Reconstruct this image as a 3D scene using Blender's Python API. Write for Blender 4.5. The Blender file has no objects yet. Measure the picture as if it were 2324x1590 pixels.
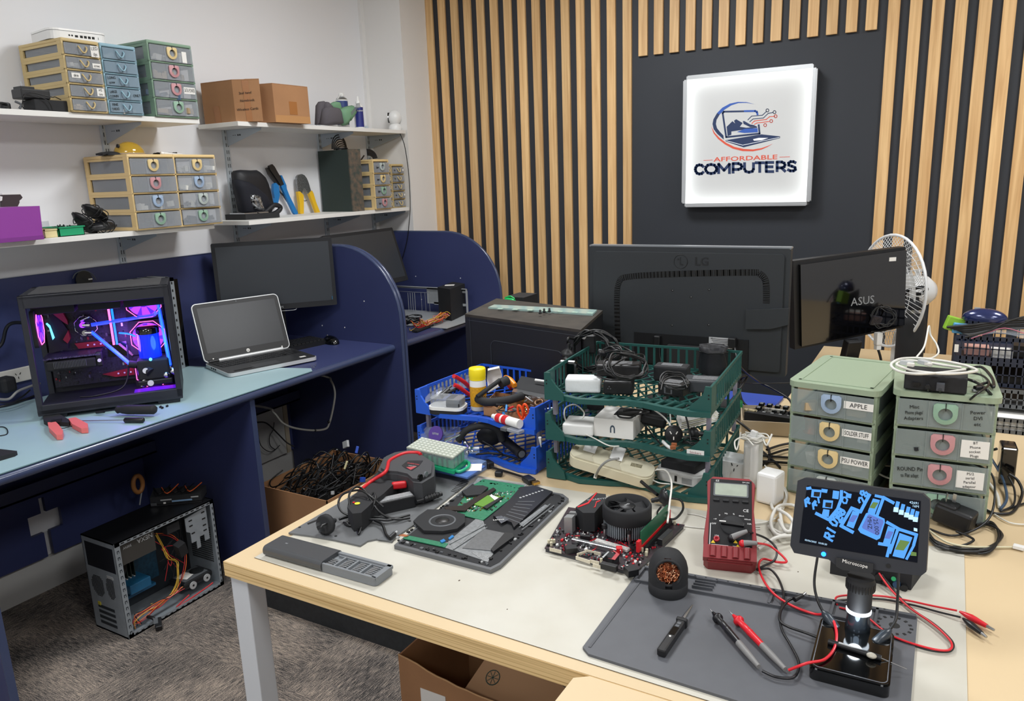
import bpy,bmesh,math,random
from mathutils import Vector,Matrix,Euler,noise
random.seed(7)
scn=bpy.context.scene
COL=scn.collection
PI=math.pi
R=math.radians
# ------------------------------------------------------------ camera, exposure, lights
YAW,PITCH,ROLL,FPX=-0.521563204,0.225327941,-0.0364490827,1725.69431
W_,H_=2324,1590
CAM=Vector((0,0,1.46))
def _axes():
    f=Vector((math.sin(YAW)*math.cos(PITCH),math.cos(YAW)*math.cos(PITCH),-math.sin(PITCH)))
    r=Vector((math.cos(YAW),-math.sin(YAW),0));u=r.cross(f)
    return math.cos(ROLL)*r + math.sin(ROLL)*u,-math.sin(ROLL)*r + math.cos(ROLL)*u,f
AR,AU,AF=_axes()
cd=bpy.data.cameras.new('camera');cam=bpy.data.objects.new('camera',cd);COL.objects.link(cam)
cd.sensor_width=36;cd.lens=FPX/W_*36;cd.clip_start=0.02;cd.clip_end=50
cam.matrix_world=Matrix(((AR.x,AU.x,-AF.x,CAM.x),(AR.y,AU.y,-AF.y,CAM.y),(AR.z,AU.z,-AF.z,CAM.z),(0,0,0,1)))
scn.camera=cam
scn.view_settings.view_transform='Standard';scn.view_settings.look='None'
scn.view_settings.gamma=1;scn.view_settings.use_curve_mapping=False
scn.view_settings.exposure=0.6
wd=bpy.data.worlds.new('world');scn.world=wd;wd.use_nodes=True
wd.node_tree.nodes['Background'].inputs[0].default_value=(.8,.85,.9,1);wd.node_tree.nodes['Background'].inputs[1].default_value=0.3
PANELS=[(-1.3,2.35,20),(-1.3,0.3,16),(0.9,2.35,16),(0.9,0.3,15),(-1.3,-1.7,12),(0.9,-1.7,12)]
for x,y,e in PANELS:
    ld=bpy.data.lights.new('panel_light','AREA');ld.shape='RECTANGLE';ld.size=.58;ld.size_y=.58;ld.energy=e;ld.color=(.965,.985,1)
    lo=bpy.data.objects.new('panel_light',ld);COL.objects.link(lo);lo.location=(x,y,2.655)
def _ray(px,py):return AR*((px-W_/2)/FPX) - AU*((py-H_/2)/FPX) + AF
def P(px,py,z=.74):
    d=_ray(px,py);return CAM + d*((z-CAM.z)/d.z)
def PX(px,py,X):
    d=_ray(px,py);return CAM + d*(X/d.x)
def PY(px,py,Y):
    d=_ray(px,py);return CAM + d*(Y/d.y)
# ------------------------------------------------------------ materials
def hx(h):
    h=h.lstrip('#');c=[int(h[i:i+2],16)/255 for i in (0,2,4)]
    return tuple((v/12.92 if v <= .04045 else ((v+.055)/1.055)**2.4) for v in c) + (1,)
_M={}
def mat(name,col='#808080',rough=.5,metal=0,emit=None,estr=0,alpha=1,spec=.5,coat=0,noise=None,bump=0,bscale=50,tint2=None):
    """procedural principled material; noise=(scale, amount) mottles the colour"""
    if name in _M:return _M[name]
    m=bpy.data.materials.new(name);_M[name]=m;m.use_nodes=True
    nt=m.node_tree;N=nt.nodes;L=nt.links;b=N['Principled BSDF']
    c=hx(col) if isinstance(col,str) else col
    b.inputs['Base Color'].default_value=c;b.inputs['Roughness'].default_value=rough;b.inputs['Metallic'].default_value=metal
    b.inputs['Specular IOR Level'].default_value=spec;b.inputs['Coat Weight'].default_value=coat;b.inputs['Coat Roughness'].default_value=.08
    if emit:b.inputs['Emission Color'].default_value=hx(emit);b.inputs['Emission Strength'].default_value=estr
    if noise or bump:tc=N.new('ShaderNodeTexCoord')
    if noise:
        n=N.new('ShaderNodeTexNoise');n.inputs['Scale'].default_value=noise[0];n.inputs['Detail'].default_value=4
        L.new(tc.outputs['Object'],n.inputs['Vector'])
        mx=N.new('ShaderNodeMix');mx.data_type='RGBA'
        mx.inputs[6].default_value=c;mx.inputs[7].default_value=hx(tint2) if tint2 else tuple(v*(1-noise[1]) for v in c[:3])+(1,)
        rp=N.new('ShaderNodeValToRGB');rp.color_ramp.elements[0].position=.35;rp.color_ramp.elements[1].position=.65
        L.new(n.outputs[0],rp.inputs[0]);L.new(rp.outputs[0],mx.inputs[0]);L.new(mx.outputs[2],b.inputs['Base Color'])
    if bump:
        n2=N.new('ShaderNodeTexNoise');n2.inputs['Scale'].default_value=bscale;L.new(tc.outputs['Object'],n2.inputs['Vector'])
        bp=N.new('ShaderNodeBump');bp.inputs['Strength'].default_value=bump;bp.inputs['Distance'].default_value=.002
        L.new(n2.outputs[0],bp.inputs['Height']);L.new(bp.outputs[0],b.inputs['Normal'])
    if alpha<1:
        t=N.new('ShaderNodeBsdfTransparent');mxs=N.new('ShaderNodeMixShader');mxs.inputs[0].default_value=alpha
        L.new(t.outputs[0],mxs.inputs[1]);L.new(b.outputs[0],mxs.inputs[2]);L.new(mxs.outputs[0],N['Material Output'].inputs[0])
    return m
def emi(name,col,s):return mat(name,'#000000',.5,emit=col,estr=s)
# ------------------------------------------------------------ mesh builder
class B:
    def __init__(s,M=None):s.v=[];s.f=[];s.mi=[];s.sm=[];s.mats=[];s.M=M or Matrix()
    def add(s,vs,fs,m,sm=False,M=None):
        T=s.M@M if M is not None else s.M
        k=len(s.v);s.v+=[tuple(T@Vector(v)) for v in vs]
        if m not in s.mats:s.mats.append(m)
        i=s.mats.index(m)
        for f in fs:s.f.append([a+k for a in f]);s.mi.append(i);s.sm.append(sm)
        return s
    def box(s,c,d,m,rot=None,bev=0,seg=2):
        M=Matrix.Translation(c)@(Euler(rot).to_matrix().to_4x4() if rot else Matrix())
        x,y,z=d[0]/2,d[1]/2,d[2]/2
        if not bev:
            vs=[(-x,-y,-z),(x,-y,-z),(x,y,-z),(-x,y,-z),(-x,-y,z),(x,-y,z),(x,y,z),(-x,y,z)]
            return s.add(vs,[(0,3,2,1),(4,5,6,7),(0,1,5,4),(1,2,6,5),(2,3,7,6),(3,0,4,7)],m,False,M)
        bev=min(bev,x*.98,y*.98,z*.98)
        bm=bmesh.new();bmesh.ops.create_cube(bm,size=1)
        for v in bm.verts:v.co=(v.co.x*d[0],v.co.y*d[1],v.co.z*d[2])
        bmesh.ops.bevel(bm,geom=bm.edges[:],offset=bev,segments=seg,profile=.5,affect='EDGES')
        bm.verts.index_update();s.add([v.co[:] for v in bm.verts],[[v.index for v in f.verts] for f in bm.faces],m,False,M);bm.free();return s
    def b2(s,a,b,m,bev=0): # box from min corner to max corner
        return s.box([(p+q)/2 for p,q in zip(a,b)],[abs(q-p) for p,q in zip(a,b)],m,None,bev)
    def cyl(s,a,b,r0,m,r1=None,n=20,caps=True,sm=True):
        a,b=Vector(a),Vector(b);r1=r0 if r1 is None else r1;d=(b-a);q=d.to_track_quat('Z','Y').to_matrix()
        vs=[]
        for p,r in ((a,r0),(b,r1)):
            for i in range(n):t=2*PI*i/n;vs.append(tuple(p + q@Vector((r*math.cos(t),r*math.sin(t),0))))
        s.add(vs,[(i,(i+1) % n,n+(i+1) % n,n+i) for i in range(n)],m,sm)
        if caps:s.add(vs,[list(range(n-1,-1,-1)),list(range(n,2*n))],m,False)
        return s
    def lathe(s,prof,m,n=28,M=None,sm=True):
        vs=[]
        for r,z in prof:
            for i in range(n):t=2*PI*i/n;vs.append((r*math.cos(t),r*math.sin(t),z))
        fs=[(j*n+i,j*n+(i+1) % n,(j+1)*n+(i+1) % n,(j+1)*n+i) for j in range(len(prof)-1) for i in range(n)]
        s.add(vs,fs,m,sm,M)
        e=[];ring=abs(prof[0][1]-prof[-1][1])<1e-6
        if ring:e=[]
        elif prof[0][0]>1e-5:e.append(list(range(n-1,-1,-1)))
        if prof[-1][0]>1e-5 and not ring:e.append([(len(prof)-1)*n+i for i in range(n)])
        if e:s.add(vs,e,m,False,M)
        return s
    def tube(s,pts,r,m,n=8,k=6,closed=False):
        pts=[Vector(p) for p in pts]
        if k>1 and len(pts)>2:pts=spline(pts,k,closed)
        if len(pts)<2:return s
        vs=[];T=(pts[1]-pts[0]).normalized();U=T.orthogonal().normalized();L=len(pts)
        for i,p in enumerate(pts):
            if closed:T2=(pts[(i+1) % L]-pts[i-1])
            else:T2=(pts[min(i+1,L-1)]-pts[max(i-1,0)])
            if T2.length<1e-9:T2=T
            T2=T2.normalized();U=(U - T2*U.dot(T2));U=U.normalized() if U.length>1e-6 else T2.orthogonal().normalized();V=T2.cross(U);T=T2
            rr=r(i/(L-1)) if callable(r) else r
            for j in range(n):t=2*PI*j/n;vs.append(tuple(p + (U*math.cos(t)+V*math.sin(t))*rr))
        rng=L if closed else L-1
        s.add(vs,[(i*n+j,i*n+(j+1) % n,((i+1) % L)*n+(j+1) % n,((i+1) % L)*n+j) for i in range(rng) for j in range(n)],m,True)
        if not closed:s.add(vs,[list(range(n-1,-1,-1)),[(L-1)*n+j for j in range(n)]],m,False)
        return s
    def prism(s,poly,z0,z1,m,M=None,m2=None):
        n=len(poly);A=sum(poly[i][0]*poly[(i+1) % n][1]-poly[(i+1) % n][0]*poly[i][1] for i in range(n))
        if A<0:poly=poly[::-1]
        vs=[(x,y,z0) for x,y in poly]+[(x,y,z1) for x,y in poly]
        s.add(vs,[(i,(i+1) % n,n+(i+1) % n,n+i) for i in range(n)],m2 or m,False,M)
        return s.add(vs,[list(range(n-1,-1,-1)),list(range(n,2*n))],m,False,M)
    def ball(s,c,r,m,sc=(1,1,1),n=16,M=None,z0=-1,z1=1):
        pr=[];h=n//2
        for i in range(h+1):
            a=math.asin(z0)+(math.asin(z1)-math.asin(z0))*i/h;pr.append((max(math.cos(a),0)*r,math.sin(a)*r))
        T=Matrix.Translation(c)@Matrix.Diagonal((*sc,1))
        return s.lathe(pr,m,n,(M@T) if M else T)
    def text(s,txt,size,m,M,depth=.0004,bold=0,align='CENTER',sx=1):
        cu=bpy.data.curves.new('t','FONT');cu.body=txt;cu.size=size;cu.extrude=depth;cu.offset=bold;cu.align_x=align;cu.align_y='CENTER';cu.resolution_u=2
        o=bpy.data.objects.new('t',cu);COL.objects.link(o)
        me=bpy.data.meshes.new_from_object(o.evaluated_get(bpy.context.evaluated_depsgraph_get()))
        s.add([(v.co.x*sx,v.co.y,v.co.z) for v in me.vertices],[list(p.vertices) for p in me.polygons],m,False,M)
        bpy.data.objects.remove(o);bpy.data.curves.remove(cu);bpy.data.meshes.remove(me);return s
    def build(s,name,par=None,label=None,cat=None,group=None,kind=None,loc=None):
        v=s.v;o=Vector((0,0,0))
        if par is not None:   # vertices are given in world space: bring them into the parent's frame
            Mi=mw(par).inverted();v=[tuple(Mi@Vector(p)) for p in v]
            c=Vector([(min(p[i] for p in v)+max(p[i] for p in v))/2 for i in range(3)]) if v else o
            v=[tuple(Vector(p)-c) for p in v];o=c
        elif v:
            lo=[min(p[i] for p in v) for i in range(3)];hi=[max(p[i] for p in v) for i in range(3)]
            o=Vector(((lo[0]+hi[0])/2,(lo[1]+hi[1])/2,lo[2]));v=[tuple(Vector(p)-o) for p in v]
        me=bpy.data.meshes.new(name);me.from_pydata(v,[],s.f)
        for m in s.mats:me.materials.append(m)
        me.polygons.foreach_set('material_index',s.mi);me.polygons.foreach_set('use_smooth',s.sm);me.update()
        ob=bpy.data.objects.new(name,me);COL.objects.link(ob);ob.location=o
        if par is not None:ob.parent=par
        tag(ob,label,cat,group,kind);return ob
def mw(o):
    M=Matrix.Translation(o.location)@o.rotation_euler.to_matrix().to_4x4()
    return mw(o.parent)@M if o.parent else M
def tag(o,label=None,cat=None,group=None,kind=None):
    for k,v in (('label',label),('category',cat),('group',group),('kind',kind)):
        if v:o[k]=v
    return o
def spline(pts,k=6,closed=False):
    out=[];n=len(pts)
    for i in range(n if closed else n-1):
        if closed:p0,p1,p2,p3=pts[i-1],pts[i],pts[(i+1) % n],pts[(i+2) % n]
        else:p0,p1,p2,p3=pts[max(i-1,0)],pts[i],pts[i+1],pts[min(i+2,n-1)]
        for j in range(k):
            t=j/k;out.append(.5*((2*p1)+(p2-p0)*t+(2*p0-5*p1+4*p2-p3)*t*t+(3*p1-p0-3*p2+p3)*t*t*t))
    if not closed:out.append(pts[-1])
    return out
def thing(name,label,cat,loc,rz=0,group=None,rot=None):
    o=bpy.data.objects.new(name,None);COL.objects.link(o);o.location=loc
    o.rotation_euler=rot or (0,0,rz);o.empty_display_size=.05
    return tag(o,label,cat,group)
def F(t):return B(mw(t))        # a builder working in a thing's own frame
def dup(root,loc,rz=None,label=None,group=None):
    r=root.copy();COL.objects.link(r);r.location=loc
    if rz is not None:r.rotation_euler=(0,0,rz)
    tag(r,label,None,group)
    for ch in root.children:
        c=ch.copy();COL.objects.link(c);c.parent=r
        for g in ch.children:
            d=g.copy();COL.objects.link(d);d.parent=c
    return r
def rrect(w,h,r,n=5,x=0,y=0):
    pts=[]
    for cx,cy,a in ((w/2-r,h/2-r,0),(-w/2+r,h/2-r,90),(-w/2+r,-h/2+r,180),(w/2-r,-h/2+r,270)):
        for i in range(n+1):t=R(a+90*i/n);pts.append((x+cx+r*math.cos(t),y+cy+r*math.sin(t)))
    return pts
def RX(a):return Matrix.Rotation(R(a),4,'X')
def RY(a):return Matrix.Rotation(R(a),4,'Y')
def RZ(a):return Matrix.Rotation(R(a),4,'Z')
def TR(*p):return Matrix.Translation(p[0] if len(p)==1 else p)
# shared materials
BLK=mat('black_plastic','#141518',.45);BLKM=mat('matt_black','#1b1c1f',.75);BLKG=mat('gloss_black','#060708',.08,coat=.6)
CBL=mat('black_cable','#101113',.4);CWH=mat('white_cable','#dcdad2',.45);WHT=mat('white_plastic','#e6e6e4',.35)
PAP=mat('white_paper','#e9e7e2',.8);STEEL=mat('steel','#b9bcbf',.28,1);CHR=mat('chrome','#dfe2e6',.1,1);ALU=mat('zinc_sheet','#a3abb2',.4,.45,noise=(30,.12))
RED=mat('red_plastic','#c81e26',.4);DRED=mat('dark_red_rubber','#7e2227',.55,bump=.2);GRY=mat('grey_plastic','#55585c',.55);LGR=mat('light_grey_plastic','#a7a9aa',.5)
BRASS=mat('brass','#c79a4a',.3,1);INK=mat('ink_black','#101010',.7);SCR=mat('screen_black','#08090b',.18)
NAVY=mat('navy_laminate','#363d66',.42,noise=(3,.08));EDGE=mat('edge_band','#3a4462',.22,coat=.3)
CARD=mat('cardboard','#a97c56',.85,noise=(6,.12),bump=.15,bscale=150);CARDK=mat('cardboard_cut','#c49c70',.9);TAPE=mat('packing_tape','#a06a3c',.25)
# ------------------------------------------------------------ the room
def carpet():
    m=bpy.data.materials.new('carpet_tile');m.use_nodes=True;N=m.node_tree.nodes;L=m.node_tree.links;b=N['Principled BSDF'];b.inputs['Roughness'].default_value=.95;b.inputs['Specular IOR Level'].default_value=.1
    tc=N.new('ShaderNodeTexCoord');chk=N.new('ShaderNodeTexChecker');chk.inputs['Scale'].default_value=2
    L.new(tc.outputs['Object'],chk.inputs['Vector'])
    nz=[]
    for sc in ((30,420,1),(420,30,1)):
        mp=N.new('ShaderNodeMapping');mp.inputs['Scale'].default_value=sc;L.new(tc.outputs['Object'],mp.inputs['Vector'])
        n=N.new('ShaderNodeTexNoise');n.inputs['Scale'].default_value=1;n.inputs['Detail'].default_value=3;L.new(mp.outputs[0],n.inputs['Vector']);nz.append(n)
    mx=N.new('ShaderNodeMix');L.new(chk.outputs[1],mx.inputs[0]);L.new(nz[0].outputs[0],mx.inputs[2]);L.new(nz[1].outputs[0],mx.inputs[3])
    n3=N.new('ShaderNodeTexNoise');n3.inputs['Scale'].default_value=320;L.new(tc.outputs['Object'],n3.inputs['Vector'])
    n4=N.new('ShaderNodeTexNoise');n4.inputs['Scale'].default_value=5;L.new(tc.outputs['Object'],n4.inputs['Vector'])
    a=N.new('ShaderNodeMath');a.operation='MULTIPLY_ADD';a.inputs[1].default_value=.5;L.new(n3.outputs[0],a.inputs[0]);
    s1=N.new('ShaderNodeMath');s1.operation='MULTIPLY';s1.inputs[1].default_value=.75;L.new(mx.outputs[0],s1.inputs[0]);L.new(s1.outputs[0],a.inputs[2])
    s2=N.new('ShaderNodeMath');s2.operation='MULTIPLY_ADD';s2.inputs[1].default_value=.3;s2.inputs[2].default_value=-.15;L.new(n4.outputs[0],s2.inputs[0])
    s3=N.new('ShaderNodeMath');s3.operation='ADD';L.new(a.outputs[0],s3.inputs[0]);L.new(s2.outputs[0],s3.inputs[1])
    rp=N.new('ShaderNodeValToRGB');e=rp.color_ramp.elements;e[0].position=.5;e[0].color=hx('#3a3939');e[1].position=.8;e[1].color=hx('#b5a595')
    k=rp.color_ramp.elements.new(.64);k.color=hx('#7a726c')
    L.new(s3.outputs[0],rp.inputs[0]);L.new(rp.outputs[0],b.inputs['Base Color'])
    return m
def oak():
    m=bpy.data.materials.new('oak_batten');m.use_nodes=True;N=m.node_tree.nodes;L=m.node_tree.links;b=N['Principled BSDF'];b.inputs['Roughness'].default_value=.5
    tc=N.new('ShaderNodeTexCoord');oi=N.new('ShaderNodeObjectInfo')
    ad=N.new('ShaderNodeVectorMath');ad.operation='ADD';cb=N.new('ShaderNodeCombineXYZ');ml=N.new('ShaderNodeMath');ml.operation='MULTIPLY';ml.inputs[1].default_value=37
    L.new(oi.outputs['Random'],ml.inputs[0])
    for i in range(3):L.new(ml.outputs[0],cb.inputs[i])
    L.new(tc.outputs['Object'],ad.inputs[0]);L.new(cb.outputs[0],ad.inputs[1])
    mp=N.new('ShaderNodeMapping');mp.inputs['Scale'].default_value=(60,60,2.2);L.new(ad.outputs[0],mp.inputs['Vector'])
    n=N.new('ShaderNodeTexNoise');n.inputs['Scale'].default_value=1;n.inputs['Detail'].default_value=5;n.inputs['Distortion'].default_value=.8;L.new(mp.outputs[0],n.inputs['Vector'])
    rp=N.new('ShaderNodeValToRGB');e=rp.color_ramp.elements;e[0].position=.3;e[0].color=hx('#cda06a');e[1].position=.7;e[1].color=hx('#efc890')
    L.new(n.outputs[0],rp.inputs[0])
    hs=N.new('ShaderNodeHueSaturation');mr=N.new('ShaderNodeMapRange');mr.inputs[3].default_value=.86;mr.inputs[4].default_value=1.1;L.new(oi.outputs['Random'],mr.inputs[0]);L.new(mr.outputs[0],hs.inputs['Value'])
    L.new(rp.outputs[0],hs.inputs['Color']);L.new(hs.outputs[0],b.inputs['Base Color']);return m
def S(name,bb,m):return B().b2(bb[0],bb[1],m).build(name,kind='structure')
WALLM=mat('wall_paint','#e8e8ea',.85,noise=(.8,.02));PILM=mat('pilaster_paint','#e4e2df',.8);BWALL=mat('charcoal_wall_paint','#2a2e35',.6)
S('floor',((-2.86,-3,-.05),(2.6,3.74,0)),carpet())
S('ceiling',((-2.86,-3,2.7),(2.6,3.74,2.75)),mat('ceiling_paint','#e4e4e2',.9))
S('wall_left',((-2.92,-3,0),(-2.86,3.74,2.7)),WALLM)
S('wall_back',((-2.86,3.715,0),(2.6,3.78,2.7)),BWALL)
S('wall_right',((2.6,-3,0),(2.66,3.74,2.7)),WALLM)
S('wall_front',((-2.86,-3.06,0),(2.6,-3,2.7)),WALLM)
S('trim_1',((-2.86,3.47,0),(-2.6,3.715,2.7)),PILM)
S('trim_2',((-2.86,3.445,0),(-2.842,3.47,2.7)),PILM)
S('baseboard_left',((-2.86,-3,0),(-2.846,3.44,.13)),mat('skirting_paint','#bdbcb9',.5))
for x,y,e in PANELS:
    t=thing('ceiling_light','square recessed office ceiling light panel above the benches','light',(x,y,2.66),group='ceiling light panels')
    F(t).box((0,0,.02),(.62,.62,.04),WHT).build('frame',t)
    F(t).box((0,0,-.001),(.58,.58,.002),emi('panel_glow','#ffffff',2)).build('diffuser',t)
OAK=oak();ns=[3]
def slat(x,z0,z1,w=.0445):
    B().box((x+w/2,3.7075,(z0+z1)/2),(w,.015,z1-z0),OAK,bev=.0012,seg=1).build('trim_%d' % ns[0],kind='structure');ns[0]+=1
x0=-2.600;pit=.0825
for i in range(15):slat(x0+i*pit,0,2.7)
for i in range(13):
    X=PY(1448.5,98,3.7).x + i*(PY(1965.4,34.3,3.7).x-PY(1448.5,98,3.7).x)/13
    slat(X,2.0,2.7)
slat(PY(1965.4,34,3.7).x,2.0,2.7)
for i,px in enumerate((2016.9,2066.5,2116.8,2169.3,2223.1,2278.2)):slat(PY(px,0,3.7).x,0,2.7)
xr=PY(2278.2,0,3.7).x
for i in range(1,14):slat(xr+i*.0838,0,2.7)
# ------------------------------------------------------------ wall shelves on slotted uprights
SHW=mat('shelf_melamine','#e8e7e3',.45);UPR=mat('upright_paint','#c3ccd3',.4);SLOT=mat('slot_dark','#3a3f45',.7);UND=mat('bracket_paint','#b4bfca',.4)
def shelf(y0,y1,z,brs,lab):
    t=thing('wall_shelf',lab,'shelf',(-2.73,(y0+y1)/2,z))
    B().b2((-2.845,y0,z-.018),(-2.6,y1,z),SHW,.0008).build('board',t)
    for y in brs:
        b=B().prism([(-2.842,z-.0185),(-2.625,z-.0185),(-2.625,z-.028),(-2.835,z-.085),(-2.842,z-.085)],-.0015,.0015,UND,Matrix(((1,0,0,0),(0,0,-1,y),(0,1,0,0),(0,0,0,1))))
        b.box((-2.733,y,z-.0195),(.21,.012,.002),UND)
        for k in range(4):b.box((-2.80+.012*k+(k>1)*.006,y-.0017,z-.042),(.008,.0006,.002+.005*(k>1)),SLOT)
        b.build('bracket',t)
    return t
UPY=(1.879,2.456,3.054,3.44)
shelf(-.3,2.12,1.722,(.9,1.879),'upper left white wall shelf carrying beige, blue and green drawer units')
shelf(-.3,2.13,1.313,(.9,1.879),'lower left white wall shelf carrying the wide cream drawer unit and purple box')
shelf(2.31,3.455,1.722,UPY[1:],'upper right white wall shelf carrying two cardboard boxes and a camera')
shelf(2.31,3.45,1.313,UPY[1:],'lower right white wall shelf carrying crimpers and a dark green album')
for i,y in enumerate((.9,)+UPY):
    b=B().b2((-2.8595,y-.013,1.13),(-2.849,y+.013,1.76),UPR,.001)
    for k in range(20):
        for s in (-.005,.005):b.box((-2.8486,y+s,1.16+k*.03),(.0008,.0028,.016),SLOT)
    b.build('shelf_upright',label=['pale slotted steel shelf upright at the left edge under the upper left shelf','pale slotted steel upright behind the yellow goggles','pale slotted steel upright left of the black pouch','pale slotted steel upright behind the dark green album','pale slotted steel upright beside the pilaster corner'][i],cat='shelf upright',group='slotted shelf uprights')
# ------------------------------------------------------------ illuminated sign
def sign():
    c=[PY(px,py,3.66) for px,py in ((1551,190),(1849,160),(1834,458),(1548,466))]
    x0,x1=PY(1555,320,3.65).x,PY(1841,320,3.65).x;z0,z1=PY(1690,463,3.65).z,PY(1690,165,3.65).z
    cx,cz,w,h=(x0+x1)/2,(z0+z1)/2,x1-x0,z1-z0
    t=thing('illuminated_sign','square backlit white shop sign with laptop logo on the charcoal wall','sign',(cx,3.7,cz))
    f=F(t);AL=mat('sign_frame_alu','#cfd2d4',.3,.7)
    for sx in (-1,1):
        b=F(t);b.box((sx*(w/2),-.03,0),(.014,.055,h*.975),AL);b.box((sx*(w/2+.008),-.045,0),(.008,.02,h*.96),AL);b.build('side_rail',t)
        b=F(t);b.box((0,-.03,sx*(h/2)),(w*.985,.055,.014),AL);b.box((0,-.045,sx*(h/2+.007)),(w*.97,.02,.007),AL);b.build('cross_rail',t)
    m=bpy.data.materials.new('backlit_acrylic');m.use_nodes=True;N=m.node_tree.nodes;L=m.node_tree.links;p=N['Principled BSDF']
    p.inputs['Base Color'].default_value=(.5,.5,.5,1);p.inputs['Emission Color'].default_value=(.95,1,.98,1);p.inputs['Roughness'].default_value=.3
    tc=N.new('ShaderNodeTexCoord');sp=N.new('ShaderNodeSeparateXYZ');L.new(tc.outputs['Object'],sp.inputs[0])   # edge-lit panel: the LEDs sit along the rim
    def mth(op,a,v):
        n=N.new('ShaderNodeMath');n.operation=op
        if hasattr(a,'links') or hasattr(a,'is_linked'):L.new(a,n.inputs[0])
        else:n.inputs[0].default_value=a
        if v is not None:
            if hasattr(v,'is_linked'):L.new(v,n.inputs[1])
            else:n.inputs[1].default_value=v
        return n.outputs[0]
    ax=mth('DIVIDE',mth('ABSOLUTE',sp.outputs[0],None),w/2);az=mth('DIVIDE',mth('ABSOLUTE',sp.outputs[2],None),h/2)
    q=mth('ADD',mth('POWER',ax,9.),mth('POWER',az,9.));st=mth('ADD',mth('MULTIPLY',q,.7),.12)
    L.new(st,p.inputs['Emission Strength'])
    F(t).box((0,-.045,0),(w-.012,.006,h-.012),m).build('face',t)
    # artwork in sign units: zoom frame 1590 px = 340 px of the photograph
    NB=mat('sign_navy','#1d3057',.5,emit='#1d3057',estr=.1);BL=mat('sign_blue','#2f58ac',.5,emit='#2f58ac',estr=.1);OR=mat('sign_orange','#d5533c',.5,emit='#d5533c',estr=.1);WH=mat('sign_white','#dfe3ea',.5,emit='#f0f2f4',estr=.2)
    def q2(x,y):
        p_=PY(1540+x*.21384,140+y*.21384,3.651);return (p_.x-cx,p_.z-cz)
    def poly(b,pts,m_,d=0):b.prism([q2(*a) for a in pts],0,.0004+{'sign_white':.0006,'sign_blue':.0003,'sign_orange':.0002}.get(m_.name,0),m_,Matrix(((1,0,0,0),(0,0,-1,-.0482),(0,1,0,0),(0,0,0,1))))
    def line(b,pts,wd,m_):
        for a,c_ in zip(pts,pts[1:]):
            dx,dy=c_[0]-a[0],c_[1]-a[1];l=math.hypot(dx,dy);ex,ey=-dy/l*wd/2,dx/l*wd/2;fx,fy=dx/l*wd*.3,dy/l*wd*.3
            poly(b,[(a[0]+ex-fx,a[1]+ey-fy),(c_[0]+ex+fx,c_[1]+ey+fy),(c_[0]-ex+fx,c_[1]-ey+fy),(a[0]-ex-fx,a[1]-ey-fy)],m_)
    lg=F(t)
    outer=[(803,449),(720,428),(630,426),(545,444),(465,487),(408,545),(370,610),(360,660),(372,715),(410,765),(480,826)]
    inner=[(803,449),(720,436),(635,438),(560,462),(488,508),(436,560),(403,615),(396,660),(408,705),(440,745),(476,782)]
    for i in range(10):poly(lg,[outer[i],outer[i+1],inner[i+1],inner[i]],BL if i<5 else NB)
    o2=[(346,685),(372,760),(420,820),(490,875),(575,922),(680,948),(790,950),(880,932),(950,900),(1000,868)]
    i2=[(346,685),(385,755),(435,808),(505,860),(590,902),(690,925),(790,930),(880,916),(950,892),(1000,868)]
    for i in range(9):poly(lg,[o2[i],o2[i+1],i2[i+1],i2[i]],OR)
    line(lg,[(838,560),(830,528),(810,523),(480,530),(468,545),(505,800),(860,762),(850,670)],19,NB);line(lg,[(700,524),(812,522),(832,535),(838,560)],20,BL)
    poly(lg,[(510,690),(572,630),(600,655),(588,625),(612,610),(680,650),(650,690),(720,700),(835,690),(832,700),(560,740),(560,775),(520,788)],NB)
    poly(lg,[(682,628),(700,630),(760,665),(800,672),(835,690),(760,694),(690,660)],NB)
    poly(lg,[(620,745),(700,712),(838,704),(842,748),(700,756)],BL)
    poly(lg,[(500,832),(880,770),(1078,792),(1076,810),(690,908),(500,845)],NB)
    line(lg,[(508,838),(680,885),(1070,803)],5,WH);poly(lg,[(790,822),(850,808),(952,808),(880,834),(800,838)],WH)
    for pts,m_ in (([(735,617),(775,577),(890,567),(935,525)],NB),([(755,637),(790,607),(900,597),(950,548),(1005,538)],NB),([(777,655),(805,628),(930,612),(965,583),(1020,579)],OR),([(805,665),(830,650),(960,634)],OR)):line(lg,pts,8,m_)
    for (x,y),m_ in (((943,516),NB),((1018,535),NB),((1030,578),OR),((983,629),OR),((919,672),OR)):
        ring=[(x+15*math.cos(R(a)),y+16*math.sin(R(a))) for a in range(0,361,24)];line(lg,ring,7,m_)
    lg.build('logo',t,label='navy and orange laptop emblem with mountains')
    s2=(1540,140);k=.21384
    def wd(txt,xa,xb,y,hh,m_,nm,bold):
        pa,pb=q2(xa,y),q2(xb,y);b=F(t);cw=abs(pb[0]-pa[0])
        tmp=B().text(txt,1,m_,Matrix(),0,0);ww=max(v[0] for v in tmp.v)-min(v[0] for v in tmp.v);hgt=max(v[1] for v in tmp.v)-min(v[1] for v in tmp.v)
        H=abs(q2(xa,y-hh/2)[1]-q2(xa,y+hh/2)[1]);sz=H/hgt
        b.text(txt,sz,m_,TR((pa[0]+pb[0])/2,-.0484,(pa[1]+pb[1])/2)@RX(90),.0003,bold*sz,sx=cw/(ww*sz));b.build(nm,t)
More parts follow.
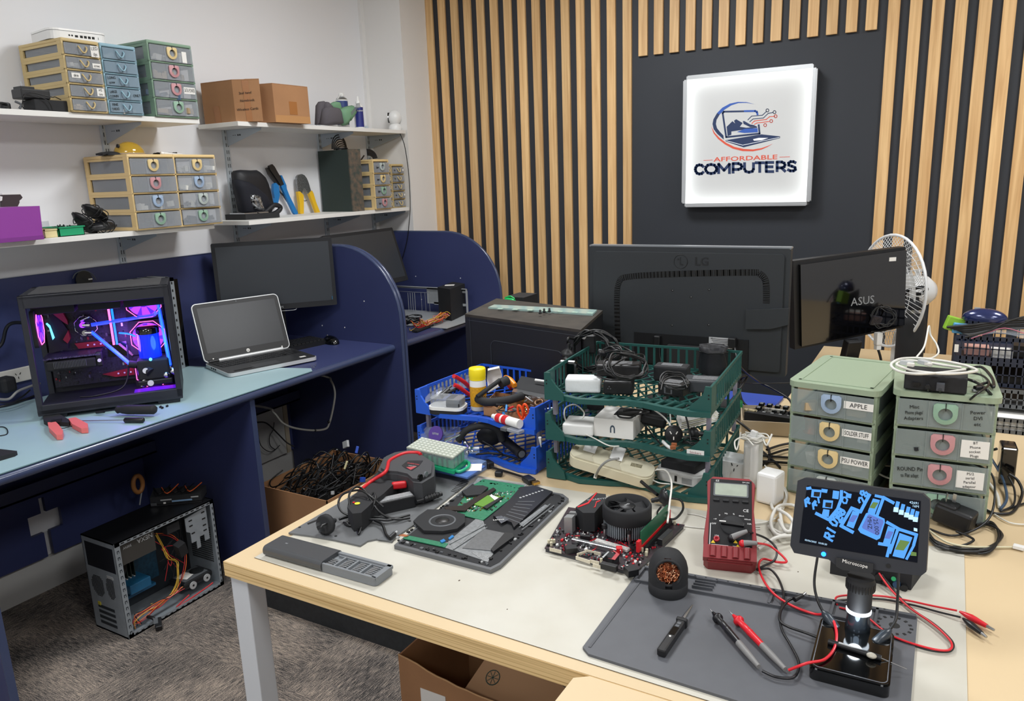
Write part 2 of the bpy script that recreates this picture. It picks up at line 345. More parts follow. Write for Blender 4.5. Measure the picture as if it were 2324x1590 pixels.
    STK={'C':[[(1,.8),(.8,.96),(.5,1),(.2,.92),(.05,.7),(0,.5),(.05,.3),(.2,.08),(.5,0),(.8,.04),(1,.2)]],'O':[[(.5,1),(.2,.92),(.05,.7),(0,.5),(.05,.3),(.2,.08),(.5,0),(.8,.08),(.95,.3),(1,.5),(.95,.7),(.8,.92),(.5,1)]],
        'M':[[(0,0),(0,1),(.5,.3),(1,1),(1,0)]],'P':[[(0,0),(0,1),(.6,1),(.9,.88),(1,.68),(.9,.46),(.6,.35),(0,.35)]],'U':[[(0,1),(0,.35),(.12,.1),(.5,0),(.88,.1),(1,.35),(1,1)]],'T':[[(0,1),(1,1)],[(.5,1),(.5,0)]],
        'E':[[(1,1),(0,1),(0,0),(1,0)],[(0,.52),(.9,.52)]],'R':[[(0,0),(0,1),(.6,1),(.9,.88),(1,.68),(.9,.48),(.6,.37),(0,.37)],[(.55,.37),(1,0)]],'S':[[(.95,.88),(.7,1),(.35,1),(.08,.85),(.1,.62),(.5,.5),(.9,.36),(.95,.14),(.7,0),(.3,0),(.02,.12)]]}
    b=F(t)
    for ch,xa,xb in zip('COMPUTERS',(178,285,425,578,700,818,930,1045,1160),(262,405,540,672,795,905,1005,1130,1245)):
        u=((xa+xb)/2-168)/1082;yt,yb=1096-38*u+0,1192-36*u
        for st_ in STK[ch]:line(b,[(xa+(xb-xa)*x,yb+(yt-yb)*y_) for x,y_ in st_],30,NB)
    b.build('lettering',t)
    wd('AFFORDABLE',375,1048,1026,46,OR,'lettering',.012)
    b=F(t);line(b,[(266,1046),(360,1042)],5,OR);b.build('rule_line',t);b=F(t);line(b,[(1072,1012),(1180,1008)],5,OR);b.build('rule_line',t)
sign()
# ------------------------------------------------------------ blue workstations along the left wall
LB=mat('pale_blue_mat','#9fbcc3',.38,noise=(4,.08));
def arcpanel(y0,y1,xf,ztop,lab=None):
    r=.33;pts=[(-2.83,0),(xf,0),(xf,ztop-r)]
    for i in range(1,13):a=R(90*i/12);pts.append((xf-r+r*math.cos(a),ztop-r+r*math.sin(a)))
    pts.append((-2.83,ztop))
    return pts
MXZ=lambda y:Matrix(((1,0,0,0),(0,0,-1,y),(0,1,0,0),(0,0,0,1)))
def edging(b,pts,y0,y1,m):
    for a,c in zip(pts,pts[1:]):
        b.add([(a[0],y0,a[1]),(a[0],y1,a[1]),(c[0],y1,c[1]),(c[0],y0,c[1])],[(0,1,2,3)],m,True)
def desk(y0,y1,lab,divs,lows,cut):
    t=thing('blue_workstation',lab,'desk',(-2.45,(y0+y1)/2,0))
    b=B();b.b2((-2.82,y0,.708),(-2.135,y1,.74),NAVY)
    b.tube([(-2.135,y0,.724),(-2.135,y1,.724)],.0165,EDGE,12,1);b.build('worktop',t)
    if cut:   # back panel with a cross-shaped cable cut-out under the desk
        b=B();bb=lambda a,z,c,z2:b.b2((-2.838,a,z),(-2.822,c,z2),NAVY)
        bb(y0,.14,1.34,.74);bb(1.458,.14,y1,.74);bb(1.34,.14,1.386,.236);bb(1.409,.14,1.458,.236)
        bb(1.34,.312,1.388,.74);bb(1.407,.312,1.458,.74);bb(1.388,.37,1.407,.74)
        b.b2((-2.838,y0,.74),(-2.822,y1,1.175),NAVY)
    else:
        b=B();b.b2((-2.838,y0,.14),(-2.822,y1,1.175),NAVY)
    b.b2((-2.84,y0,1.175),(-2.82,y1,1.178),EDGE);b.build('back_panel',t)
    b=B();b.b2((-2.81,y0+.02,.42),(-2.72,y1-.02,.428),NAVY);b.b2((-2.73,y0+.02,.42),(-2.72,y1-.02,.47),mat('cable_tray_dark','#262c4a',.5));b.build('cable_shelf',t)
    for y,xf in divs:
        pts=arcpanel(0,0,xf,1.175);b=B();b.prism(pts,0,.018,NAVY,MXZ(y+.018))
        edging(b,[(p[0]+.0006,p[1]) for p in pts[1:-1]]+[(-2.83,1.1756)],y-.0,y+.018,EDGE)
        e=[Vector((p[0],y+.009,p[1])) for p in pts[1:]];b.tube(e,.0092,EDGE,8,1)
        for dx,dz in ((.55,.93),(.28,.80),(.42,.80),(.25,.93)):b.cyl((-2.83+dx,y-.0006,dz),(-2.83+dx,y,dz),.003,PAP,n=8)
        b.build('divider',t)
    for y in lows:
        b=B().b2((-2.82,y-.011,0),(-2.14,y+.011,.708),NAVY);b.b2((-2.14,y-.011,0),(-2.138,y+.011,.708),EDGE);b.build('side_panel',t)
    return t
desk(.78,2.635,'long navy blue workstation desk below the white shelves with pale blue mat',[(2.637,-2.085)],[.896,1.823],True)
desk(2.68,3.43,'far navy blue workstation bay before the timber battens',[(2.659,-2.085),(3.435,-2.035)],[],False)
q=[P(px,py,.743) for px,py in ((10,1083),(743,829),(590,800))]
B().prism([(-2.125,.905),(-2.125,2.12),(-2.16,2.15),(-2.56,2.02),(-2.8,1.95),(-2.8,.82),(-2.15,.82)],.7405,.7435,LB,m2=mat('mat_edge','#6f8f96',.5)).build('desk_mat',label='pale blue work mat covering the near end of the navy desk',cat='desk mat')
# ------------------------------------------------------------ maple work table
WOOD=mat('maple_laminate','#cfb892',.5,noise=(2.5,.05));
def ply():
    m=mat('plywood_edge','#c9a467',.6);N=m.node_tree.nodes;L=m.node_tree.links
    tc=N.new('ShaderNodeTexCoord');mp=N.new('ShaderNodeMapping');mp.inputs['Scale'].default_value=(1.5,1.5,260);n=N.new('ShaderNodeTexNoise');n.inputs['Scale'].default_value=1
    L.new(tc.outputs['Object'],mp.inputs['Vector']);L.new(mp.outputs[0],n.inputs['Vector']);rp=N.new('ShaderNodeValToRGB');e=rp.color_ramp.elements
    e[0].position=.35;e[0].color=hx('#b4925c');e[1].position=.5;e[1].color=hx('#dfc08a');L.new(n.outputs[0],rp.inputs[0]);L.new(rp.outputs[0],N['Principled BSDF'].inputs['Base Color']);return m
PLY=ply();LEG=mat('table_leg_paint','#c9ccd0',.45)
t=thing('work_table','large maple work table on square white legs covered with repair gear','table',(-.1,1.8,0))
B().b2((-1.193,.901,.7085),(1.5,2.44,.739),PLY).b2((-1.192,.902,.739),(1.5,2.44,.74),WOOD).build('tabletop',t)
for x,y in ((-1.16,.927),(-1.16,2.40),(1.4,.927),(1.4,2.40)):B().b2((x-.0235,y-.0215,0),(x+.0235,y+.0215,.7085),LEG,.002).build('leg',t)
B().b2((-1.165,1.0,.66),(-1.125,2.37,.7085),LEG).build('side_rail',t)
t=thing('side_table','second maple table butted against the front edge at lower right','table',(.5,.5,0))
B().prism([(-.405,.899),(-.425,.885),(-.44,.3),(1.5,.3),(1.5,.899)],.708,.7395,PLY).prism([(-.405,.899),(-.425,.885),(-.44,.3),(1.5,.3),(1.5,.899)],.7395,.7405,WOOD).build('tabletop',t)
for x,y in ((-.38,.36),(1.4,.36)):B().b2((x-.03,y-.03,0),(x+.03,y+.03,.708),LEG,.003).build('leg',t)
CREAM=mat('cream_board','#c4c1b6',.42,noise=(7,.05),tint2='#bcb8ab')
b=B();mr=P(2190,1300)
a1,a2,a3,a4=P(583,1266),P(860,1063),(.076,1.62,0),(.074,.925,0)
b.prism([(-1.145,.937),(-1.15,1.47),(.076,1.55),(.075,.918)],.7405,.7415,CREAM,m2=mat('board_edge','#4c4234',.8))
for i in range(26):
    x,y=random.uniform(-1.1,.05),random.uniform(.96,1.5);s=random.uniform(.001,.0022)
    b.prism([(x+s*math.cos(a),y+s*1.4*math.sin(a)) for a in (0,1,2,3.1,4.2,5.2)],.7415,.7417,mat('crumb','#4a3c30',.9))
b.build('bench_board',label='thin cream bench board lying over the front half of the maple table',cat='board')

B().b2((-2.03,1.665,0),(-.6,1.71,.083),mat('dark_timber','#2a2d30',.6,noise=(60,.3))).build('cable_duct',label='long black duct lying on the carpet beneath the work table',cat='duct')

t=thing('rear_table','narrow maple table behind the work table holding the fan and glossy monitor','table',(.5,2.85,0))
B().b2((-.40,2.442,.7085),(1.5,3.25,.739),PLY).b2((-.40,2.442,.739),(1.5,3.25,.74),WOOD).build('tabletop',t)
for x,y in ((-.37,2.48),(-.37,3.2),(1.4,2.48),(1.4,3.2)):B().b2((x-.0235,y-.0215,0),(x+.0235,y+.0215,.7085),LEG,.002).build('leg',t)
# ------------------------------------------------------------ builders shared by many things
def MYZ(x):return Matrix(((0,0,1,x),(1,0,0,0),(0,1,0,0),(0,0,0,1)))     # (a,b,d) -> (x+d, a, b)
def tx(b,pts,X,th,m,m2=None):   # outline read on the plane X, with thickness th towards +X
    b.prism([(PX(px,py,X).y,PX(px,py,X).z) for px,py in pts],0,th,m,MYZ(X),m2);return b
def ty(b,pts,Y,th,m,m2=None):   # outline on the plane Y, with thickness th towards the viewer
    b.prism([(PY(px,py,Y).x,PY(px,py,Y).z) for px,py in pts],0,th,m,MXZ(Y),m2);return b
def tz(b,pts,z,th,m,m2=None):   # outline on a level surface
    b.prism([P(px,py,z)[:2] for px,py in pts],z,z+th,m,None,m2);return b
def coil(b,c,r,m,turns=4,wr=.003,nrm=(0,0,1),jit=.15,sy=1,seed=1,lift=0):
    rn=random.Random(seed);q=Vector(nrm).to_track_quat('Z','Y');pts=[];n=int(turns*10)
    for i in range(n):
        t=2*PI*i/10;rr=r*(1+rn.uniform(-jit,jit));pts.append(Vector(c)+q@Vector((rr*math.cos(t),rr*sy*math.sin(t),lift*i/n+rn.uniform(-1,1)*wr*1.5)))
    return b.tube(pts,wr,m,7,4)
def cable(b,pts,r,m,n=7,k=8):return b.tube(pts,r,m,n,k)
def pxz(seq,z0=.74):   # [(px,py,z)] -> world points
    return [P(s[0],s[1],s[2] if len(s)>2 else z0) for s in seq]
CLR=mat('clear_plastic','#b9bfc6',.15,alpha=.32,spec=.6);CLRD=mat('smoky_clear_plastic','#878d94',.2,alpha=.5);CLG=mat('cloudy_plastic','#a2aeac',.3,alpha=.42)
BEIGE=mat('beige_frame','#c9b27e',.45);CREAMF=mat('cream_frame','#e3c68e',.45);BLUEF=mat('pale_blue_frame','#8fb3c2',.45);SAGE=mat('sage_frame','#84a08a',.45);SAGE2=mat('sage_lid','#96a68e',.4)
PINK=mat('pink_handle','#c38e92',.45);LBL=mat('pale_blue_handle','#9db2cc',.45);YHL=mat('yellow_handle','#dcc48e',.45);GHL=mat('grey_handle','#b3bcb8',.45);MINT=mat('mint_handle','#8fb09a',.45)
JUNK=[mat('junk_dark','#22252b',.5),mat('junk_white','#d9d7cf',.6),mat('junk_tan','#b09a78',.6),mat('junk_copper','#b5704a',.35,.7),mat('junk_blue','#54708f',.5)]
def ring_handle(b,x,y,z,s,m):
    M=TR(x,y,z)@RX(90);n=20;ro,ri=s*.5,s*.3;vs=[]
    out=[(ro*math.cos(2*PI*i/n),ro*math.sin(2*PI*i/n)) for i in range(n)];out=[(p if p[1]<0 else (max(-ro,min(ro,p[0]*1.35)),min(ro*.98,p[1]*1.35))) for p in out]
    inn=[(ri*math.cos(2*PI*i/n),ri*math.sin(2*PI*i/n)) for i in range(n)]
    vs=[(*p,0) for p in out]+[(*p,0) for p in inn]+[(*p,.004) for p in out]+[(*p,.006) for p in inn]
    fs=[]
    for i in range(n):
        j=(i+1) % n;fs+=[(2*n+i,2*n+j,3*n+j,3*n+i),(i,j,2*n+j,2*n+i),(3*n+i,3*n+j,n+j,n+i)]
    b.add(vs,fs,m,False,M);b.box((x,y-.004,z+ro*.7),(.0015,.005,ro*.7),INK)
def drawer_unit(label,loc,rz,W,D,H,rows,cols=1,fm=CREAMF,style='ring',hm=None,notes=None,cont=(),grp=None,clear=CLR,cat='drawer unit',lid=None,pull=None,name='drawer_unit'):
    t=thing(name,label,cat,loc,rz,grp);cw=W/cols;top=.012;rh=(H-top)/rows
    b=F(t)
    for c in range(cols):
        b.box((-W/2+cw*(c+.5),0,H-top/2),(cw,D,top),lid or fm,None,.004)
    for r in range(rows+1):
        z=r*rh;
        if r<rows:
            b.box((0,-D/2+.004,z+.003),(W,.008,.006),fm,None,.0015);b.box((0,0,z+.0015),(W-.004,D-.006,.003),fm)
            for sx in (-1,1):b.box((sx*(W/2-.0025),0,z+.006),(.005,D,.012),fm,None,.001);b.box((sx*(W/2-.0025),0,z+rh-.004),(.005,D-.01,.008),fm)
    for sx in (-1,1):
        for yy in (-D/2+.014,D/2-.01):b.box((sx*(W/2-.0038),yy,H/2),(.006,.026 if yy<0 else .02,H-.004),fm)
    b.box((0,D/2-.002,H/2),(W-.01,.004,H-.01),fm)
    for c in range(1,cols):b.box((-W/2+cw*c,-D/2+.02,H/2),(.006,.04,H-.01),fm)
    b.build('frame',t)
    for r in range(rows):
        for c in range(cols):
            k=(rows-1-r)*cols+c;x=-W/2+cw*(c+.5);z0=r*rh+.006;h=rh-.009;dy=(pull or{}).get(k,0);w=cw-.012
            yf=-D/2-.006-dy;b=F(t)
            b.box((x,yf+.001,z0+h/2),(w+.002,.002,h),clear,None,.0009,1)
            for sx in (-1,1):b.box((x+sx*(w/2-.001),yf+D/2-.01,z0+h/2),(.0015,D-.02,h-.004),clear)
            b.box((x,yf+D/2-.01,z0+.002),(w-.002,D-.02,.0015),clear);b.box((x,yf+D-.02,z0+h/2),(w-.002,.0015,h-.004),clear)
            s=min(h*.74,w*.32)
            for sx in (-1,1):b.box((x+sx*s*.72,yf-.001,z0+h/2),(.0014,.002,h),clear)
            b.box((x,yf+.0025,z0+h/2-.002),(s*1.42,.0008,h*.94),CLRD)
            d=b.build('drawer',t)
            m=hm[k % len(hm)] if hm else fm;b=F(t)
            if style=='ring':ring_handle(b,x,yf-.0005,z0+h*.56,s*1.05,m)
            else:
                e=s*.5;b.tube([(x-e,yf,z0+h*.78),(x-e*.95,yf-.006,z0+h*.6),(x-e*.5,yf-.008,z0+h*.3),(x,yf-.008,z0+h*.2),(x+e*.5,yf-.008,z0+h*.3),(x+e*.95,yf-.006,z0+h*.6),(x+e,yf,z0+h*.78)],.0026,m,6,3)
            hb=b.build('handle',d)
            if notes and k in notes:
                for txt,fx,fz,nw,nh,hand in notes[k]:
                    b=F(t);nx,nz=x+fx*w,z0+fz*h
                    if hand != 'ink':b.box((nx,yf-.0004,nz),(nw,.0008,nh),PAP)
                    ls=txt.split('\n')
                    for i,l in enumerate(ls):
                        if l:b.text(l,nh/len(ls)*.85,INK,TR(nx,yf-.001,nz+nh*(.5-(i+.5)/len(ls)))@RX(90)@(RZ(6) if hand else Matrix()),.0002,sx=min(.95,nw*.92/(len(l)*nh/len(ls)*.52)))
                    b.build('label_sticker' if hand != 'ink' else 'handwriting',d)
            if k in cont:
                rn=random.Random(k*7+rows+int(W*1000));b=F(t)
                for _ in range(9):
                    q=JUNK[rn.choice(cont[k]) if isinstance(cont,dict) and cont[k] else rn.randrange(5)]
                    b.box((x+rn.uniform(-.38,.38)*w,yf+rn.uniform(.012,.05),z0+.004+rn.uniform(.1,.3)*h),(rn.uniform(.1,.25)*w,rn.uniform(.01,.03),rn.uniform(.1,.45)*h),q,(rn.uniform(-.1,.1),rn.uniform(-.3,.3),rn.uniform(-1,1)))
                b.build('contents',d)['kind']='stuff'
    return t
def aubody(b,M,m=BLK,pins=True,r=.0175):   # Australian plug: round body, strain relief, flat pins (local +Z is the pin side)
    b.lathe([(0.004,-.034),(.0055,-.03),(.0045,-.026),(.006,-.022),(.005,-.018),(.012,-.012),(r,-.006),(r,.003),(r*.8,.004)],m,18,M)
    if pins:
        for x,y,a in ((-.0068,.004,30),(.0068,.004,-30),(0,-.0085,0)):b.add([(p[0],p[1],p[2]) for p in _boxv((.0018,.0063,.017))],_BF,STEEL,False,M@TR(x,y,.0125)@RZ(a))
def _boxv(d):x,y,z=d[0]/2,d[1]/2,d[2]/2;return [(-x,-y,-z),(x,-y,-z),(x,y,-z),(-x,y,-z),(-x,-y,z),(x,-y,z),(x,y,z),(-x,y,z)]
_BF=[(0,3,2,1),(4,5,6,7),(0,1,5,4),(1,2,6,5),(2,3,7,6),(3,0,4,7)]
def socket_face(b,M,m=INK):
    for x,y,a in ((-.0068,.004,30),(.0068,.004,-30),(0,-.0085,0)):b.add(_boxv((.0022,.007,.0008)),_BF,m,False,M@TR(x,y,0)@RZ(a))
# ------------------------------------------------------------ things on the shelves
Z1,Z2=1.7225,1.3135
drawer_unit('beige five-drawer unit on the upper left shelf under the white router',(-2.715,1.668,Z1),R(90),.132,.25,.236,5,fm=BEIGE,style='loop',
    notes={0:[('LED\nclips',.36,.45,.028,.036,True)],1:[('screws',.36,.4,.03,.016,False)],2:[('cable ties',-.3,.62,.03,.016,False)],3:[('M2\nbits',.36,.5,.026,.026,True)]},cont={0:[0,4],1:[1],2:[1],4:[2]},name='small_drawer_unit')
drawer_unit('pale blue five-drawer unit on the upper left shelf beside the beige one',(-2.715,1.804,Z1),R(90),.136,.25,.236,5,fm=BLUEF,style='loop',clear=mat('blue_clear_plastic','#9fb6c6',.2,alpha=.45),
    notes={2:[('LONG\nscrew',-.36,.5,.03,.03,'ink')],3:[('LARGE\nCONN',-.36,.45,.03,.03,'ink'),('ONLY',.36,.45,.03,.016,'ink')],4:[('FINE\nTHREAD',-.36,.5,.03,.03,'ink')]},cont={0:[1,2],4:[0,1]},name='small_drawer_unit')
drawer_unit('sage green four-drawer unit at the right end of the upper left shelf',(-2.725,2.02,Z1),R(90),.192,.265,.27,4,fm=SAGE,style='ring',hm=[YHL,PINK,PINK,MINT],
    notes={0:[('',.3,.4,.02,.04,False)],2:[('SATA POWER',.33,.55,.05,.024,False)]},cont={0:[1],1:[2],2:[4],3:[0,2]})
drawer_unit('wide cream eight-drawer unit on the lower left shelf under yellow goggles',(-2.712,1.965,Z2),R(90),.385,.262,.272,4,2,fm=CREAMF,style='ring',hm=[YHL,YHL,PINK,LBL,LBL,GHL,MINT,MINT],
    cont={1:[1],3:[1],4:[1,0],5:[1,0],6:[0],7:[0]},pull={5:.012})
drawer_unit('cream four-drawer unit with drawers facing out beside the dark green album',(-2.715,3.21,Z2),R(90),.13,.25,.255,4,fm=CREAMF,style='ring',hm=[GHL,YHL,MINT,PINK],
    notes={k:[('Buttons',-.3,.5,.03,.02,'ink')] for k in range(4)},name='small_drawer_unit')
a=drawer_unit('cream five-drawer unit squeezed between the four-drawer unit and its twin',(-2.735,3.305,Z2),R(90),.055,.22,.232,5,fm=BEIGE,style='loop',name='narrow_drawer_unit')
drawer_unit('cream five-drawer unit at the right end of the lower right shelf',(-2.735,3.392,Z2),R(90),.108,.22,.232,5,fm=BEIGE,style='loop',
    notes={k:[('fuse',-.34,.5,.02,.016,'ink')]+([('',.42,.5,.01,.01,False)] if k in (0,3) else []) for k in range(5)},name='small_drawer_unit')
# router
c=(-2.70,1.70,1.9595);t=thing('router','flat white router lying on the beige and blue drawer units','router',c,R(82))
b=F(t);b.prism(rrect(.19,.17,.03),0,.026,WHT);b.prism(rrect(.186,.166,.03),.026,.028,LGR);b.prism(rrect(.19,.17,.03),.028,.034,mat('gloss_white','#f2f2f0',.15));b.build('body',t)
b=F(t)
for x in (-.035,-.026):b.cyl((x,-.0855,.014),(x,-.084,.014),.003,INK,n=10)
for x,w in ((-.012,.01),(.004,.009),(.017,.009),(.03,.009),(.043,.009),(.06,.0015)):b.box((x,-.085,.013),(w,.001,.007 if w>.009 else .008),INK)
b.build('port_panel',t)
# power adapters at the left
t=thing('power_adapter','black power brick lying on the upper left shelf below a plug adapter','adapter',(-2.66,1.5,Z1))
l,r=PX(77,225,-2.61).y,PX(155,225,-2.61).y;B().b2((-2.68,l,Z1),(-2.61,r,Z1+.036),BLKM,.003).build('body',t)
b=B();b.b2((-2.6095,l+.004,Z1+.003),(-2.609,l+.006,Z1+.032),LGR);b.b2((-2.6095,r-.008,Z1+.003),(-2.609,r-.006,Z1+.032),LGR)
b=B();b.tube([(-2.62,r-.02,Z1+.04),(-2.6,r-.05,Z1+.045),(-2.6,l+.05,Z1+.044),(-2.61,l-.01,Z1+.055),(-2.61,l-.03,Z1+.04),(-2.62,l-.035,Z1+.015),(-2.64,l-.02,Z1+.006)],.0016,CBL,6,6);b.tube([(-2.605,l+.01,Z1+.046),(-2.6,l+.04,Z1+.03),(-2.603,l+.05,Z1+.004)],.0013,CBL,6,6);b.build('cord',t)
t=thing('plug_adapter','black wall plug adapter with upright pins on top of the power brick','adapter',(-2.66,1.47,Z1+.037))
y0=PX(47,200,-2.62).y;y1=PX(112,200,-2.62).y;b=B();b.b2((-2.68,y0,Z1+.0375),(-2.62,y1,Z1+.068),BLK,.004);b.b2((-2.675,y0+.006,Z1+.066),(-2.63,y0+.05,Z1+.076),BLK,.002);b.build('body',t)
b=B();b.box((-2.64,y0+.016,Z1+.083),(.006,.0018,.016),STEEL,(.1,0,0));b.box((-2.65,y0+.022,Z1+.083),(.006,.0018,.016),STEEL,(-.1,0,0));b.build('pin',t)
b=B();b.tube([(-2.62,1.2,Z1+.006),(-2.63,1.33,Z1+.01),(-2.64,1.41,Z1+.02),(-2.65,1.43,Z1+.008),(-2.6,1.40,Z1+.004)],.004,CBL,8,6);b.box((-2.66,1.425,Z1+.012),(.03,.03,.024),BLK,None,.006);b.tube([(-2.63,1.445,Z1+.026),(-2.63,1.462,Z1+.018),(-2.63,1.455,Z1+.005)],.004,GRY,8,5);b.build('cable_bundle',label='loose black cable bundle at the left end of the upper left shelf',cat='cable')
# cartons
def face(t,name,p0,p1,z0,pts,m,txt=None,size=.02,off=.0006,mt=INK,lab=None):
    """panel on the vertical face from p0 to p1, pts in (u along the face 0..1, v metres above z0)"""
    d=Vector((p1[0]-p0[0],p1[1]-p0[1],0));L=d.length;d.normalize();n=Vector((d.y,-d.x,0))
    M=Matrix(((d.x,0,n.x,p0[0]+n.x*off),(d.y,0,n.y,p0[1]+n.y*off),(0,1,0,z0),(0,0,0,1)));b=B()
    if pts:b.prism([(u*L,v) for u,v in pts],0,.0004,m,M)
    if txt:
        for (u,v,s) in txt:b.text(s,size,mt,M@TR(u*L,v,.0006)@RZ(3),.0002)
    b.build(name,t,lab);return M
t=thing('cardboard_box','cardboard box with handwriting standing left on the upper right shelf','cardboard box',(-2.7,2.39,Z1))
q1=[(-2.82,2.327),(-2.64,2.337),(-2.548,2.400),(-2.72,2.46)]
B().prism(q1,Z1,Z1+.166,CARD).build('body',t)
B().prism([q1[0],q1[1],((q1[1][0]+q1[2][0])/2,(q1[1][1]+q1[2][1])/2),((q1[0][0]+q1[3][0])/2,(q1[0][1]+q1[3][1])/2)],Z1+.1665,Z1+.1695,CARD).build('flap',t)
B().prism([((q1[0][0]+q1[3][0])/2,(q1[0][1]+q1[3][1])/2),((q1[1][0]+q1[2][0])/2,(q1[1][1]+q1[2][1])/2),q1[2],q1[3]],Z1+.1665,Z1+.1705,CARD).build('flap',t)
face(t,'tape',q1[0],q1[1],Z1,[(.36,0),(.55,0),(.52,.07),(.33,.07)],TAPE);face(t,'tape',q1[1],q1[2],Z1,[(.4,0),(.62,0),(.6,.165),(.36,.165)],TAPE)
face(t,'handwriting',q1[1],q1[2],Z1,None,INK,[(.45,.115,'2nd hand'),(.5,.085,'Notebook'),(.48,.05,'Wireless Cards')],.014,.0012)
t=thing('cardboard_box','plain brown taped carton, right one of two on the upper right shelf','cardboard box',(-2.66,2.55,Z1))
q2=[(-2.80,2.415),(-2.556,2.478),(-2.55,2.682),(-2.79,2.66)];B().prism(q2,Z1,Z1+.157,CARD).build('body',t)
mid=[((q2[0][0]+q2[3][0])/2,(q2[0][1]+q2[3][1])/2),((q2[1][0]+q2[2][0])/2,(q2[1][1]+q2[2][1])/2)]
B().prism([q2[0],q2[1],mid[1],mid[0]],Z1+.1575,Z1+.160,CARD).build('flap',t);B().prism([mid[0],mid[1],q2[2],q2[3]],Z1+.1575,Z1+.160,CARD).build('flap',t)
face(t,'tape',q2[1],q2[2],Z1,[(.42,.035),(.64,.035),(.64,.09),(.42,.09)],TAPE);face(t,'tape',q2[1],q2[2],Z1,[(0,0),(1,0),(.99,.03),(.02,.03)],mat('clear_tape','#b98a5c',.15))
# cloths, can, spray bottle
CLO=mat('charcoal_cloth','#5c585d',.95,bump=.6,bscale=300);GCL=mat('green_cloth','#6f9877',.7)
def cloth(b,pts,X,th,m):
    """draped folded cloth: closed outline extruded with a soft bulge"""
    o=[(PX(px,py,X).y,PX(px,py,X).z) for px,py in pts];cy,cz=sum(p[0] for p in o)/len(o),sum(p[1] for p in o)/len(o);vs=[];n=len(o)
    L=[(0,1),(th*.5,1.02),(th*.85,.9),(th,.6)]
    for d,s in L:vs+=[(X+d,cy+(y-cy)*s,cz+(z-cz)*s) for y,z in o]
    vs.append((X+th*1.02,cy,cz));fs=[(k*n+i,k*n+(i+1) % n,(k+1)*n+(i+1) % n,(k+1)*n+i) for k in range(3) for i in range(n)]+[(3*n+i,3*n+(i+1) % n,4*n) for i in range(n)]+[list(range(n-1,-1,-1))]
    b.add(vs,fs,m,True)
b=B();cloth(b,[(714,283),(716,240),(722,231),(730,230),(738,238),(734,282)],-2.68,.03,CLO);cloth(b,[(722,283),(727,248),(735,243),(758,246),(764,256),(768,282),(745,284)],-2.66,.05,CLO);cloth(b,[(728,240),(733,232),(741,240),(745,246),(738,255),(730,262)],-2.67,.045,CLO)
b.build('microfibre_cloth',label='folded charcoal grey cloth on the upper right shelf',cat='cloth')
b=B();cloth(b,[(744,238),(756,231),(764,232),(768,245),(764,258),(752,248)],-2.665,.03,GCL);cloth(b,[(762,250),(778,243),(790,240),(797,256),(790,266),(783,276),(778,272),(776,285),(768,280),(764,262)],-2.65,.05,GCL)
b.build('green_cloth',label='crumpled green cloth draped before the spray can',cat='cloth')
t=thing('spray_can','blue and white air duster can behind the green cloth','spray can',(-2.70,2.83,Z1));c=Vector((-2.712,PX(777,250,-2.712).y,Z1));NB_=mat('label_blue','#2b3f7a',.35)
B().lathe([(.028,0),(.03,.003),(.03,.02)],WHT,24,TR(c)).lathe([(.0302,.02),(.0302,.135)],NB_,24,TR(c)).lathe([(.0303,.135),(.0303,.141)],WHT,24,TR(c)).lathe([(.03,.141),(.026,.148),(.017,.155),(.013,.157)],STEEL,24,TR(c)).build('can_body',t)
B().lathe([(.013,.157),(.0145,.159),(.013,.172),(.009,.175),(.0,.175)],WHT,20,TR(c)).build('nozzle',t)
B().tube([c+Vector((.01,-.012,.166)),c+Vector((.03,-.045,.155)),c+Vector((.05,-.085,.138))],.0022,WHT,6,4).build('straw',t)
t=thing('spray_bottle','white spray bottle with dark blue label on the upper right shelf','bottle',(-2.66,2.95,Z1));c=Vector((-2.64,PX(815,270,-2.64).y,Z1))
B().lathe([(.0225,0),(.0235,.004),(.0235,.105),(.02,.115),(.012,.118)],WHT,24,TR(c)).build('bottle_body',t);
b=B();M=TR(c)@RZ(-62);n=10;vs=[];
for j,z in enumerate((.006,.102)):
    for i in range(n+1):a=R(-62+124*i/n);vs.append((.0238*math.cos(a),.0238*math.sin(a),z))
b.add(vs,[(i,i+1,n+2+i,n+1+i) for i in range(n)],mat('label_indigo','#28307a',.35),True,TR(c)@RZ(-35));b.text('Cleaner',.012,PAP,TR(c)@RZ(-40)@TR(.0242,0,.085)@RZ(90)@RX(90),.0002);b.build('label',t)
B().lathe([(.0125,.118),(.0125,.130),(.006,.138),(.005,.156),(.0,.157)],WHT,20,TR(c)).build('nozzle',t)
b=B();tx(b,[(798,262),(796,254),(806,244),(808,235),(815,233),(818,243),(808,247)],-2.6,.002,CLRD);b.build('plastic_tag',label='small clear plastic tag sticking out between cloth and spray bottle',cat='tag')
t=thing('security_camera','white round indoor camera at the right end of the upper right shelf','camera',(-2.66,3.25,Z1));c=Vector((-2.66,PX(896,270,-2.66).y,Z1));c.z=Z1
B().lathe([(.032,0),(.034,.008),(.036,.013),(.03,.03),(.022,.036),(0,.037)],WHT,28,TR(c)).build('base',t)
B().ball(c+Vector((0,0,.068)),.036,WHT,(1,1,1.08),28).build('head',t)
M=TR(c+Vector((0,0,.069)))@RZ(-58)@RX(90);b=B();ov=[(.016*math.cos(2*PI*i/24),.027*math.sin(2*PI*i/24)) for i in range(24)];b.prism(ov,.018,.0365,BLKG,M);b.cyl(M@Vector((0,.004,.036)),M@Vector((0,.004,.0375)),.006,GRY,n=16);b.cyl(M@Vector((0,.004,.037)),M@Vector((0,.004,.038)),.004,INK,n=16)
b.build('lens_face',t)
